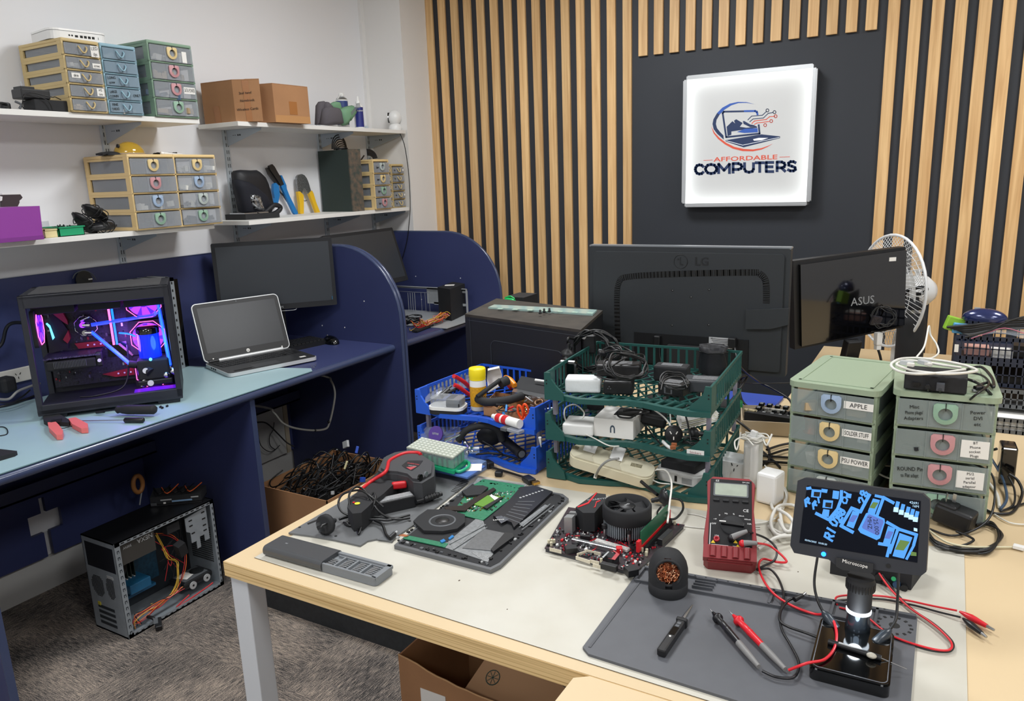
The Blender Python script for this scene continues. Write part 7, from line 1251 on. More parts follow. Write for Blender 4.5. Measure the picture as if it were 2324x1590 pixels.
def stroke(pts,w_,m,k=0):
    w_*=1.25
    for a_,c_ in zip(pts,pts[1:]):dx,dy=c_[0]-a_[0],c_[1]-a_[1];l=math.hypot(dx,dy);ex,ey=-dy/l*w_/2,dx/l*w_/2;fx,fy=dx/l*w_*.35,dy/l*w_*.35;SPn([(a_[0]+ex-fx,a_[1]+ey-fy),(c_[0]+ex+fx,c_[1]+ey+fy),(c_[0]-ex+fx,c_[1]-ey+fy),(a_[0]-ex-fx,a_[1]-ey-fy)],m,k)
for pts,w_ in (([(460,520),(600,590),(700,470),(740,360),(745,270)],28),([(870,730),(740,660),(860,460),(960,500),(1000,420),(1060,310)],30),([(1260,1000),(1290,880),(1170,860)],28),([(1260,620),(1400,700),(1590,760),(1560,870)],28),([(1380,700),(1290,960)],28),([(1560,880),(1480,1030)],24),([(1150,530),(1220,340),(1330,400)],28),([(1220,340),(1130,320)],24)):stroke(pts,w_,SB)
SPn([(1020,520),(1060,500),(1230,580),(1235,620),(1180,800),(1140,820),(960,740),(930,700)],SB,1);SPn([(1040,540),(1060,530),(1215,595),(1220,620),(1170,760),(1150,770),(985,690),(975,670)],SP,2)
for a_ in (((1100,350),(1180,370),(1120,530),(1040,500)),((870,490),(950,510),(880,690),(800,660)),((1270,660),(1350,690),(1290,880),(1210,860)),((1400,740),(1545,790),(1450,1030),(1320,1000))):SPn(a_,SB,1);cx_=sum(p[0] for p in a_)/4;cy_=sum(p[1] for p in a_)/4;q_=[(cx_+(x-cx_)*.75,cy_+(y-cy_)*.42-10) for x,y in a_];SPn(q_,SG if a_[0][0] in (1100,1400) else SP,2)
for x in (1390,1450,1510,1560,1610):stroke([(x-10,400+(x-1390)*.5),(x-30,480+(x-1390)*.5)],34,SB);stroke([(x-30,470+(x-1390)*.5),(x-32,485+(x-1390)*.5)],44,SW,1)
LT={'R':[[(0,0),(0,1),(.7,1),(.9,.75),(.7,.5),(0,.5)],[(.4,.5),(1,0)]],'1':[[(.3,0),(.3,1)]],'0':[[(.2,.1),(0,.5),(.2,.9),(.8,.9),(1,.5),(.8,.1),(.2,.1)]],'2':[[(0,.8),(.3,1),(.8,1),(1,.7),(0,0),(1,0)]],'8':[[(.5,.5),(.1,.7),(.3,1),(.7,1),(.9,.7),(.5,.5),(.1,.25),(.3,0),(.7,0),(.9,.25),(.5,.5)]]}
def word(tx_,ox,oy,dx_,dy_,hx_,hy_,w_):
    for i,ch in enumerate(tx_):
        for s_ in LT[ch]:stroke([(ox+dx_*(i+x*.7)+hx_*y,oy+dy_*(i+x*.7)+hy_*y) for x,y in s_],w_,SB,3)
word('R10',640,830,25,-78,-85,-52,20);word('28',730,620,35,-75,-85,-45,20);word('R101',740,600,30,-90,-60,-35,15);word('28',1010,420,20,-80,-75,-30,18)
word('R',345,440,60,-50,-10,-70,20);word('R1',430,470,50,-60,-10,-60,17)
for x,y,m in ((470,300,SD),(600,420,SD)):SPn([(x-60,y-55),(x+50,y-45),(x+40,y+45),(x-70,y+35)],SB,1);SPn([(x-35,y-25),(x+35,y-20),(x+25,y+35),(x-40,y+25)],m,2)
SPn([(345,225),(400,215),(410,250),(350,255)],SB,1);SPn([(520,240),(590,250),(580,290),(520,280)],SB,1);SPn([(650,260),(720,270),(710,360),(640,350)],SB,1);SPn([(800,290),(860,300),(850,350),(790,340)],SB,1);SPn([(540,470),(610,480),(600,560),(520,545)],SB,1)
SPn([(1560,680),(1600,690),(1600,725),(1560,715)],SW,3);SPn([(1530,950),(1590,960),(1590,1000),(1525,995)],SG,3)
b.build('screen_image',t);b=B();rt=math.atan2(sd.y,sd.x);Mt=lambda c:Matrix(((sd.x,up.x,nf.x,c.x),(sd.y,up.y,nf.y,c.y),(sd.z,up.z,nf.z,c.z),(0,0,0,1)))
for tx_,x,y,s_,m,ro in (('25.000',1135,670,.0085,SD,-78),('MHZ',1060,625,.0085,SD,-82),('42691',1565,402,.005,SW,2),('16M',1580,440,.005,SW,2),('03/06/2025  10:05:20',455,845,.0038,SW,0)):c=PL(*sc([(x,y)])[0],ps+nf*.0008,nf);b.text(tx_,s_,m,Mt(c)@RZ(ro),.0002)
b.build('screen_text',t)
b=B();onplane(b,sc([(690,1010),(1110,1080),(1100,1180),(1060,1190),(760,1150),(690,1110)]),p0+nf*.001,nf,.005,BLKG);c=PL(*sc([(895,1088)])[0],p0+nf*.0064,nf);b.text('Microscope',.0075,PAP,Mt(c)@RZ(-1),.0002);b.build('name_plate',t)
b=B();c=PL(*sc([(543,978)])[0],p0+nf*.0004,nf);b.cyl(c,c+nf*.001,.0035,emi('led_blue','#1560ff',5),n=16);b.build('power_led',t);b=B();c=PL(*sc([(1272,1110)])[0],p0+nf*.0004,nf);b.cyl(c,c+nf*.001,.003,INK,n=14);b.build('sensor',t)
for pts,e in ((((1855,1265),(1848,1320),(1855,1360),(1868,1388)),((1870,1390),(1897,1425))),(((2039,1300),(2037,1360),(2033,1405),(2018,1430)),((2018,1432),(1985,1460)))):
    hs_=[.835,.81,.79,.775];b=B();b.tube([P(x,y,h_) for (x,y),h_ in zip(pts,hs_)],.0021,CBL,8,8);b.build('lamp_stalk',t);a_,c_=P(*e[0],.775),P(*e[1],.762);dd=(c_-a_).normalized();q=Matrix.Translation(a_)@dd.to_track_quat('Z','Y').to_matrix().to_4x4();b=B();b.lathe([(.002,-.004),(.006,.002),(.0075,.008),(.0075,.028),(.006,.03)],mat('lamp_head','#2a3138',.3),18,q);b.build('lamp_head',t)
sp=bpy.data.lights.new('ring_light','POINT');sp.energy=.07;sp.color=(.85,.93,1);sp.shadow_soft_size=.012;so=bpy.data.objects.new('ring_light',sp);COL.objects.link(so);so.location=(lx,ly-.028,zb+.045)
t=thing('spudger','worn black pen-like probe with frayed white wrap lying over the microscope base','probe',P(1960,1480,zb+.022));A,E_=P(1880,1455,zb+.0235),P(2000,1493,zb+.0235);b=B();b.cyl(A,E_,.0042,BLK,n=12);b.build('body',t);b=B();b.cyl(A+(E_-A)*.2+Vector((0,0,.002)),E_+Vector((0,0,.001)),.0028,LGR,n=8);b.ball(P(1978,1487,zb+.027),.0055,mat('frayed_tape','#b9b4a6',.9,bump=1,bscale=200),(1.3,1,.7),10);b.build('tape_wrap',t);b=B();b.cyl(E_,P(2058,1518,zb+.01),.0008,STEEL,n=6);b.build('needle',t)
t=thing('bench_supply','small black device with sockets behind the microscope screen','device',(-.07,1.42,ZB));b=B();b.prism([(-.135,1.355),(-.005,1.355),(.012,1.43),(-.12,1.43)],ZB,ZB+.042,BLKM);b.build('case',t);b=B();
for px,py,m in ((1995,1305,BLK),(2012,1318,BLK),(2035,1322,mat('terminal_blue','#2b4a6a',.4)),(2052,1330,BLK)):c=PY(px,py,1.354);b.cyl(c,c+Vector((0,-.008,0)),.006,m,n=14)
b.cyl(PY(2028,1313,1.354),PY(2028,1313,1.348),.004,mat('terminal_green','#1f9a5c',.4),n=10);b.build('socket',t)
CR,CK=pxz([(1900,1372,.747),(1898,1355,.747),(1930,1350,.747),(2000,1352,.747),(2060,1362,.747),(2120,1375,.747),(2172,1385,.75)],.747),pxz([(1902,1362,.745),(1990,1358,.745),(2070,1372,.745),(2130,1388,.745),(2180,1400,.748)],.745)
def clip(lab,m,cord2,tail,a_,e_):
    t2=thing('alligator_lead',lab,'test lead',P(*a_,ZB));b=B();b.tube(cord2,.0017,m,8,8);b.tube(tail,.0017,m,8,8);b.build('cord',t2)
    A_,E2=P(*a_,.749),P(*e_,.748);dd=E2-A_;q=Matrix.Translation(A_)@dd.normalized().to_track_quat('Z','Y').to_matrix().to_4x4();L_=dd.length;b=B();b.lathe([(.002,0),(.004,L_*.15),(.0065,L_*.4),(.006,L_*.55),(.004,L_*.95)],m,12,q@Matrix.Diagonal((1,.8,1,1)));b.build('clip_boot',t2);b=B();b.lathe([(.0028,L_*.95),(.002,L_*1.2)],STEEL,8,q);b.build('jaw',t2)
clip('red alligator clip lead reaching onto the bare maple at right',LR,CR,pxz([(1995,1300,.765),(2020,1335,.752),(2060,1375,.749),(2110,1410,.749),(2140,1435,.749),(2160,1460,.748),(2150,1475,.748),(2100,1468,.748),(2020,1440,.75),(1960,1395,.75),(1905,1378,.748)]),(2178,1387),(2243,1422))
clip('black alligator clip lead just in front of the red one at right',LK,CK,pxz([(2002,1303,.762),(2028,1338,.749),(2068,1380,.746),(2118,1414,.746),(2148,1440,.746),(2164,1462,.745),(2152,1478,.745),(2098,1472,.745),(2015,1442,.748)]),(2186,1403),(2230,1438))
t=thing('black_lead','black lead with pointed plug crossing the trays of the grey mat','cable',P(1800,1360,zm));b=B();b.tube(pxz([(1812,1355),(1790,1362),(1772,1385),(1770,1408),(1790,1422),(1830,1436),(1882,1456)],zm+.006),.0022,CBL,8,8);b.build('cord',t);b=B();b.cyl(P(1803,1360,zm+.008),P(1822,1350,zm+.01),.0045,BLK,.003,12);b.cyl(P(1822,1350,zm+.01),P(1828,1345,zm+.011),.0022,STEEL,n=8);b.build('plug',t)
# ------------------------------------------------------------ sage drawer units on the table
LABM=lambda s_:(s_,.33,.62,.058,.016,False)
D1=drawer_unit('sage green four-drawer desktop unit with printed labels',(-.166,1.821,.7405),R(-8),.176,.27,.26,4,fm=SAGE2,style='ring',hm=[LBL,YHL,YHL,GHL],clear=CLG,
    notes={0:[LABM('APPLE')],1:[LABM('SOLDER STUFF')],2:[LABM('PSU POWER')],3:[LABM('ADAPTERS')]},cont={0:[2],2:[1],3:[1,2]})
def rimlid(t,W,D,H):
    b=F(t);b.prism(rrect(W+.012,D+.012,.02),H-.012,H,SAGE2);b.build('lid',t);b=F(t)
    for a_,c_ in (((-W/2+.012,-D/2+.012),(W/2-.012,-D/2+.018)),((-W/2+.012,D/2-.018),(W/2-.012,D/2-.012)),((-W/2+.012,-D/2+.012),(-W/2+.018,D/2-.012)),((W/2-.018,-D/2+.012),(W/2-.012,D/2-.012))):b.b2((*a_,H-.001),(*c_,H+.0015),SAGE2)
    b.build('lid_rim',t)
rimlid(D1,.176,.27,.261)
b=F(D1);b.cyl((-.062,-.112,.163),(-.028,-.112,.163),.019,mat('copper_wire','#b5633f',.35,.8,noise=(300,.3)),n=24)
b=B(mw(D1)@TR(-.047,-.108,.14));b.lathe([(.018,0),(.018,.004),(.014,.005),(.0145,.03),(.018,.031),(.018,.035)],mat('copper_wire','#b5633f',.35,.8),24);b.build('copper_wire_spool',D1)
F(D1).box((.062,-.118,.148),(.02,.01,.016),PAP).build('white_block',D1)
D2=drawer_unit('sage green four-drawer desktop unit with handwritten labels at right',(.0195,1.813,.7405),R(2.5),.178,.27,.268,4,fm=SAGE2,style='ring',hm=[MINT,PINK,PINK,MINT],clear=CLG,
    notes={0:[('Misc\nPhone plugs/\nAdapters',-.33,.5,.05,.036,'ink'),('Power\n DVI\n etc',.33,.5,.04,.036,'ink')],1:[('BT\nPhone\nsocket\nPlugs',.34,.5,.048,.036,True)],2:[('ROUND Pin\nto Flat adapt',-.32,.5,.055,.028,'ink'),('PS/2\nserial\nParallel\nadaptor',.32,.48,.048,.036,True)]},cont={1:[0],3:[0,4]})
rimlid(D2,.178,.27,.269)
zt=.7405+.270
t=thing('usb_hub','black network switch box lying on the right sage drawer unit','switch',(-.0,1.80,zt));a,c=P(2050,884,zt),P(2193,898,zt);d=(c-a);L=d.length;M=TR(a)@RZ(math.degrees(math.atan2(d.y,d.x)));b=B(M);b.box((L/2,.04,.0175),(L,.075,.033),BLKM,None,.003);b.build('body',t)
b=B(M);c_=(L*.55,.02,.0343);b.text('UNITEK',.009,LGR,TR(*c_)@RZ(180),.0002);b.box((.022,-.0002,.014),(.014,.001,.008),INK);b.build('lettering',t);b=B(M);b.cyl((.043,-.012,.013),(.043,0,.013),.0045,BLK,n=12);b.box((.065,-.006,.015),(.014,.014,.014),mat('clear_plug','#53565c',.2,alpha=.8));b.build('plug',t)
b=B();hub=lambda x,y=-.01,z=.012:M@Vector((x,y,z))
b.tube([hub(.043,-.012),P(2120,920,.965),P(2180,918,.975),P(2215,895,zt+.01),P(2245,870,zt+.012),P(2225,850,zt+.01),P(2190,846,zt+.015),P(2170,850,zt+.03)],.0022,CBL,8,8)
b.tube([hub(.065,-.014),P(2130,915,.96),P(2170,935,.94),P(2220,935,.93),P(2262,920,.95),P(2245,890,zt+.006),P(2210,865,zt+.01),P(2150,850,zt+.035)],.003,CBL,8,8)
b.tube([P(2215,880,zt+.006),P(2170,910,.965),P(2125,940,.93),P(2125,985,.89),P(2145,1020,.86),P(2175,1042,.845),P(2210,1052,.84),P(2250,1075,.82),P(2258,1120,.79),P(2248,1170,.765),P(2215,1200,.75),P(2160,1215,.745),P(2110,1200,.745)],.0022,CBL,8,8)
b.tube([P(2215,878,zt+.006),P(2240,868,zt+.008),P(2255,878,zt+.006),P(2250,855,zt+.01),P(2225,832,zt+.012),P(2190,840,zt+.012)],.003,CBL,8,8);b.build('black_cables',label='black power cords draped from the switch down the right drawer unit',cat='cable')
b=B();b.box(P(2222,880,zt+.008),(.018,.012,.008),BLK,(0,0,.5),.002);b.box(P(2212,885,zt+.004),(.008,.006,.004),LGR,(0,0,.5));b.build('usb_plug',label='black USB plug at the right edge of the right drawer lid',cat='plug')
t=thing('network_cable','coiled white network cable with clear plugs on top of the black switch','cable',P(2140,840,zt+.036));b=B();z_=zt+.038
b.tube([P(x,y,z_+.004*(i % 3)) for i,(x,y) in enumerate(((2190,838),(2140,845),(2080,848),(2040,842),(2022,828),(2040,815),(2075,812),(2110,815),(2160,822),(2200,832),(2215,842),(2150,848),(2080,842),(2050,834),(2035,826),(2055,818),(2090,820),(2140,828),(2180,834)))],.0028,CWH,8,5);b.build('cord',t)
for px,py,rz in ((2058,823,-15),(2098,822,-40)):b=B();b.box(P(px,py,z_+.012),(.024,.012,.009),mat('clear_rj45','#c9cdd0',.2,alpha=.7),(0,0,R(rz)),.001);b.box(P(px+9,py+4,z_+.011),(.014,.009,.008),CWH,(0,0,R(rz)),.002);b.build('plug',t)
b=B();b.tube([PY(2080,810,2.0),PY(2098,785,2.05),PY(2108,740,2.1),PY(2112,760,2.1),PY(2125,780,2.08),PY(2130,800,2.05),PY(2115,812,2.0),PY(2095,812,1.98)],.0022,CWH,7,8);b.build('white_cable',label='thin white cable rising in a narrow loop behind the switch',cat='cable')
# plug pack and cable heap at the right drawer's foot
t=thing('plug_pack','black plug pack with pins up in a coil of cord before the right drawer unit','adapter',P(2165,1205,.741));c=P(2165,1195,.741);b=B();b.box(c+Vector((0,0,.024)),(.07,.045,.04),BLK,(0,.15,-.3),.006);b.box(c+Vector((-.012,0,.045)),(.035,.032,.012),BLK,(0,.15,-.3),.004);b.build('body',t)
b=B();b.box(c+Vector((-.018,-.004,.062)),(.0018,.0065,.018),STEEL,(.1,.1,.3));b.box(c+Vector((-.004,-.002,.062)),(.0065,.0018,.018),STEEL,(.1,.1,-.3));b.build('pin',t)
b=B();
for k in range(5):b.tube([P(x,y,.744+.003*((k+i) % 3)) for i,(x,y) in enumerate(((2105,1205+3*k),(2130,1232+2*k),(2190,1245+2*k),(2245,1240+3*k),(2275-2*k,1215),(2250,1192-2*k),(2215,1190)))],.0024,CBL,7,6)
b.tube(pxz([(2100,1215,.745),(2160,1240,.746),(2210,1225,.748),(2170,1205,.75)]),.0024,CBL,7,6);b.build('cord',t)
t=thing('cream_lead','cream coloured flat lead ending in a square plug on the bare maple','cable',P(2220,1240,.741));b=B();b.tube(pxz([(2105,1200,.747),(2150,1230,.752),(2200,1240,.752),(2260,1241,.745),(2300,1241,.744)]),.002,mat('cream_lead','#cfc8a8',.5),7,6);b.build('cord',t);b=B();b.box(P(2312,1241,.746),(.018,.012,.007),WHT,(0,0,-.2),.001);b.build('plug',t)
t=thing('power_adapter','upright black power brick standing right of the sage drawers','adapter',P(2280,1090,.741));a=P(2281,1098,.741);b=B();b.box(a+Vector((0,.02,.045)),(.032,.055,.088),BLKG,(0,0,.05),.004);b.build('body',t)
b=B();b.tube([P(2262,1018,.83),P(2250,1020,.82),P(2235,1010,.80)],.003,CBL,7,4);b.tube([P(2290,1075,.78),P(2310,1090,.77),P(2320,1120,.75),P(2300,1160,.745),P(2260,1165,.745),P(2235,1155,.745)],.003,CBL,7,6);b.tube([P(2288,1080,.775),P(2302,1110,.76),P(2300,1145,.748),P(2270,1160,.745),P(2330,1140,.745)],.0022,CBL,7,6);b.tube([P(2250,1040,.78),P(2275,1085,.76),P(2285,1130,.748),P(2270,1155,.745)],.003,mat('blue_grey_cable','#39516b',.4),7,6);b.tube([P(2240,1090,.745),P(2262,1120,.745),P(2268,1150,.745)],.0035,CWH,7,5);b.tube([P(2240,1155,.744),P(2290,1185,.744),P(2340,1190,.744)],.0016,CWH,7,5);b.build('cord',t)
# between the units: behind-left cables
for k,pts in enumerate(([(1655,980),(1700,1000),(1755,1045),(1770,1060)],[(1640,1035),(1700,1032),(1790,1038)],[(1640,1048),(1720,1046),(1790,1050)],[(1740,1020),(1770,1010),(1795,1005)],[(1745,1032),(1775,1022),(1795,1018)],[(1990,912),(2020,914),(2035,916)],[(1985,1015),(2005,1005),(2025,1000)],[(1985,1030),(2010,1028),(2025,1030)],[(1985,1035),(2010,1045),(2025,1050)],[(1985,1060),(2020,1062)])):b=B();b.tube(pxz([(x,y,.744+.001*k) for x,y in pts]),.0032,CBL,7,5);b.build('black_cable',label='black cable running across the maple beside the left sage drawer unit',cat='cable',group='black cables around the sage drawers')
b=B();b.tube([PY(1668,790,2.12),PY(1680,830,2.1),P(1720,865,.82),P(1750,880,.80),P(1790,905,.78),P(1800,930,.75)],.0034,CBL,7,8);b.tube([P(1655,915,.80),P(1680,880,.84),P(1695,855,.86),P(1682,860,.84),P(1680,895,.80),P(1695,920,.77),P(1740,930,.76),P(1790,925,.75)],.0034,CBL,7,8);b.tube([P(1665,865,.84),P(1710,870,.82),P(1795,868,.82)],.0018,CBL,7,5)
b.tube([P(1660,945,.79),P(1700,975,.76),P(1740,1010,.746),P(1745,1045,.744),P(1725,1055,.744)],.0036,CBL,7,6);b.build('monitor_cables',label='black monitor leads hanging down behind the green trays',cat='cable')
# white sockets, chargers and cable heap left of the microscope
PT=mat('frosted_white','#d9dcdc',.35)
t=thing('extension_socket','pale round-cornered power socket block behind the multimeter','socket',P(1665,1090,.741));b=B();c=P(1665,1085,.741);M=TR(c+Vector((0,.01,0)))@RZ(-8);b.prism(rrect(.075,.05,.014),0,.045,PT,M);b.prism(rrect(.062,.04,.014),.045,.052,PT,M@TR(-.006,.004,0));b.build('block',t);b=B();socket_face(b,Matrix.Translation(PL(1667,1058,c+Vector((0,-.018,.04)),Vector((0,-1,.6)).normalized()))@RX(55));b.build('socket_slots',t)
t=thing('usb_charger','tall white usb charger with a thin white cable wound round it','charger',P(1705,1100,.741));c=P(1707,1098,.741);M=TR(c)@RZ(-12);b=B(M);b.prism(rrect(.036,.036,.008),.0,.105,WHT);b.box((-.004,-.019,.06),(.012,.002,.07),mat('print_shadow','#cfcfcc',.5));b.build('body',t);b=B(M);b.prism(rrect(.03,.03,.004),.105,.118,WHT);b.box((0,.0,.124),(.014,.01,.012),WHT,(0,.2,0));b.build('usb_plug',t)
b=B();tc=c+Vector((0,0,.112))
coil(b,tc,.027,CWH,4,.0017,(0,.1,1),.25,1,9,.008);b.tube([tc+Vector((.02,0,.005)),P(1740,1010,.86),P(1752,985,.88)],.0022,CWH,7,5);b.tube([tc+Vector((-.03,0,.01)),P(1672,1020,.865),P(1668,1000,.875),P(1690,992,.87),P(1710,1010,.86)],.0017,CWH,7,6);b.tube([P(1735,1055,.80),P(1770,1095,.77),P(1785,1130,.75),P(1770,1165,.745),P(1735,1185,.745),P(1640,1190,.745)],.0017,CWH,7,8);b.build('wound_cable',t)
t=thing('white_adapter','white plug adapter block beside the multimeter','adapter',P(1745,1140,.741));b=B();b.box(P(1745,1140,.741)+Vector((0,.01,.035)),(.045,.05,.07),WHT,(0,0,-.25),.006);b.build('body',t)
t=thing('white_cable_heap','thick tangled white cable left of the microscope screen','cable',P(1775,1190,.741));b=B();WC=mat('thick_white_cable','#cfcdc6',.45)
for k,pts in enumerate(([(1755,1110),(1770,1100),(1785,1120),(1775,1150),(1755,1155),(1750,1130)],[(1750,1180),(1765,1150),(1795,1145),(1815,1160),(1800,1200),(1775,1215),(1755,1205)],[(1765,1155),(1790,1170),(1805,1195),(1785,1205),(1768,1180)],[(1745,1195),(1775,1210),(1805,1205),(1840,1180)],[(1770,1150),(1775,1190),(1790,1212),(1800,1180)],[(1720,1245),(1760,1220),(1800,1215),(1820,1213)])):b.tube(pxz([(x,y,.746+.006*(k % 3)+.004*(i % 2)) for i,(x,y) in enumerate(pts)]),.0036,WC,8,7,closed=(k in (0,1)))
b.tube(pxz([(1725,1195),(1650,1190),(1590,1170),(1560,1165)],.743),.0014,WC,6,6);b.tube(pxz([(1725,1200),(1620,1200),(1540,1192)],.743),.0014,WC,6,6);b.build('cord',t)
b=B();b.tube(pxz([(1955,1080,.79),(1985,1072,.79),(2010,1082,.785),(2040,1092,.78)]),.0022,CWH,7,6);b.tube([P(2020,880,.744),P(2000,920,.744),P(2010,945,.744),P(2020,900,.744)],.0018,CWH,7,6);b.box(P(2018,938,.75),(.03,.03,.012),WHT,(0,0,.5),.005);b.build('white_cable',label='white lead and small white plug between the two sage drawer units',cat='cable')
# ------------------------------------------------------------ monitors seen from behind
MBK=mat('monitor_back_charcoal','#2c3034',.5);ML=mat('monitor_back_rib','#1b1d20',.5)
t=thing('monitor','large charcoal monitor seen from behind with embossed round emblem','monitor',(-.66,2.25,.74));y=2.2;q=lambda px,py:(PY(px,py,y).x,PY(px,py,y).z)
b=B();ol=[q(1338,567),q(1796,552),q(1793,820),q(1337,775)];x0,z1_,x1,z0_=q(1338,567)[0],1.238,q(1796,552)[0],.872
Mx=Matrix(((1,0,0,0),(0,0,-1,y),(0,1,0,0),(0,0,0,1)));b.prism(rrect(x1-x0,z1_-z0_,.006,3,(x0+x1)/2,(z0_+z1_)/2),-.03,0,MBK,Mx);b.prism(rrect(x1-x0-.03,z1_-z0_-.03,.01,3,(x0+x1)/2,(z0_+z1_)/2),0,.008,MBK,Mx);b.build('back_shell',t)
b=B();b.prism(rrect(x1-x0+.002,.006,.002,3,(x0+x1)/2,z1_+.001),-.03,-.002,mat('bright_edge','#8a8f94',.3,.4),Mx);b.build('top_edge',t)
yc=y-.0085;vp=[(1403,790),(1400,680),(1405,640),(1425,628),(1520,622),(1700,618),(1725,622),(1738,640),(1739,690)];W3_=[Vector((PY(px,py,yc).x,yc,PY(px,py,yc).z)) for px,py in vp];S0_=spline(W3_,14);S_=[S0_[0]]
for v in S0_:
    if (v-S_[-1]).length>.0042:S_.append(v)
b=B()
for p_,q_ in zip(S_[::1],S_[1:]):
    d_=q_-p_;n_=Vector((-d_.z,0,d_.x)).normalized();b.box((p_+q_)/2+Vector((0,.0004,0)),((q_-p_).length*1.15,.001,.018),INK,(0,-math.atan2(d_.z,d_.x),0));b.box((p_+q_)/2,(.0016,.003,.0165),MBK,(0,-math.atan2(d_.z,d_.x),0))
b.build('vent_strip',t)
b=B();c=PY(1545,593,yc);b.M=TR(c)@RX(90);b.lathe([(.021,0),(.021,.0012),(.0195,.0012),(.0195,0)],ML,32);b.prism([(-.003,.012),(0,.012),(0,-.008),(.008,-.008),(.008,-.011),(-.003,-.011)],0,.0008,ML);b.cyl((-.009,.006,0),(-.009,.006,.001),.003,ML,n=12);b.build('emblem',t);b=B(TR(c)@RX(90));b.text('LG',.034,ML,TR(.062,0,0),.0008,.0006);b.build('lettering',t)
b=B()
for px,py in ((1526,659),(1609,657),(1568,674),(1525,738),(1608,737)):c=PY(px,py,yc);b.cyl(c+Vector((0,.001,0)),c+Vector((0,-.001,0)),.0035,INK,n=12);b.cyl(c+Vector((.001,-.0008,.001)),c+Vector((.001,-.0016,.001)),.0012,LGR,n=8)
b.build('mounting_holes',t)
b=B();a_,c_=PY(1695,702,yc),PY(1790,745,yc);b.prism([(a_.x,a_.z),(c_.x,PY(1790,698,yc).z),(c_.x,PY(1790,735,yc).z),(PY(1750,745,yc).x,PY(1750,745,yc).z),(a_.x,PY(1695,745,yc).z)],0,.012,MBK,Matrix(((1,0,0,0),(0,0,-1,yc),(0,1,0,0),(0,0,0,1))));b.build('side_hub',t)
b=B();zc_=PY(1500,757,yc).z;b.b2((PY(1440,760,yc).x,yc-.004,z0_+.01),(PY(1700,760,yc).x,yc-.0,zc_),BLK);b.build('connector_recess',t)
b=B();a_,c_=PY(1609,764,yc-.006),PY(1662,792,yc-.006);b.b2((a_.x,yc-.006,c_.z),(c_.x,yc-.0045,a_.z),mat('spec_label','#b9bcc0',.5));
for k in range(6):b.box(((a_.x+c_.x)/2,yc-.0063,a_.z-.005-.0045*k),((c_.x-a_.x)*(.85-.1*(k % 3)),.0005,.0012),INK)
b.text('LG',.005,INK,TR(a_.x+.008,yc-.0065,a_.z-.003)@RX(90),.0001);b.build('rating_label',t)
b=B();xs=PY(1560,800,y).x;b.b2((xs-.05,2.155,.76),(xs+.05,2.175,.95),BLKM);b.prism(rrect(.28,.19,.04),.7405,.76,BLKM,TR(xs,2.2,0));b.build('stand',t);b=B();b.box((PY(1665,775,yc).x,yc-.015,PY(1665,775,yc).z),(.022,.022,.03),BLK,None,.003);b.build('video_plug',t);b=B();b.box((PY(1495,790,yc).x,yc-.012,PY(1495,770,yc).z),(.02,.02,.03),BLK,None,.003);b.tube([PY(1496,775,yc-.012),PY(1498,810,yc-.02),PY(1508,840,yc-.03)],.003,CBL,7,4);b.build('power_lead',t)
# the glossy one
pa,pb=PY(1800,592,2.44),PY(2055,560,2.69);pa.z=pb.z=0;d=(pb-pa);w=d.length;a_=math.atan2(d.y,d.x)
t=thing('monitor','glossy black monitor seen from behind at an angle with grey lettering','monitor',(*((pa+pb)/2)[:2],.74),a_);n_=Vector((d.y,-d.x,0)).normalized();zt_=(PL(1800,592,pa,n_).z+PL(2055,560,pa,n_).z)/2
GL=mat('piano_black','#050506',.04,coat=1);ql=lambda px,py:PL(px,py,pa,n_)
b=B();onplane(b,[(1800,592),(2055,560),(2050,742),(1804,793)],pa,n_,-.03,BLK);b.build('housing',t);b=B();onplane(b,[(1812,600),(2052,566),(2047,736),(1815,784)],pa+n_*.0002,n_,.012,GL);b.build('glossy_back',t)
un=d.normalized();Mt2=lambda c:Matrix(((un.x,0,n_.x,c.x),(un.y,0,n_.y,c.y),(0,1,0,c.z),(0,0,0,1)));c=PL(1958,683,pa+n_*.0124,n_);b=B();b.text('ASUS',.036,mat('emblem_grey','#8a8d90',.5),Mt2(c)@RZ(3),.0004);b.build('lettering',t);c=PL(2026,588,pa+n_*.0124,n_);b=B();b.box(c,(.024,.0006,.012),PAP,(0,0,a_));b.build('asset_sticker',t)
b=B();c=PL(1925,800,pa,n_);b.box((c.x,c.y-.0,.835),(.05,.03,.17),BLK,(.25,0,a_),.004);b.prism(rrect(.22,.16,.03),.7405,.752,BLK,TR(c.x+.02,c.y+.03,0)@RZ(math.degrees(a_)));b.box((c.x+.05,c.y-.05,.80),(.05,.012,.13),BLK,(-.5,0,a_),.004);b.build('stand',t)
b=B();c=PL(1993,768,pa+n_*.02,n_);b.box(c,(.02,.018,.04),WHT,(0,0,a_),.002);b.box(c-Vector((0,0,.025)),(.016,.014,.02),WHT,(0,0,a_));b.build('white_adapter',t);b=B();b.tube([c-Vector((0,0,.03)),PL(1998,810,pa+n_*.03,n_),PL(2005,850,pa+n_*.04,n_)],.004,CBL,7,5);b.build('video_cable',t)
b=B();cl=PL(2005,720,pa+n_*.03,n_);coil(b,cl,.035,CBL,5,.0014,(.3,-1,.3),.35,.8,33);b.box(cl+Vector((-.02,-.01,-.01)),(.03,.01,.03),mat('clear_bag','#3c3a42',.15,alpha=.6),(.3,.2,.5));b.build('wire_bunch',label='bunch of thin wires in clear film hanging on the glossy monitor back',cat='cable')
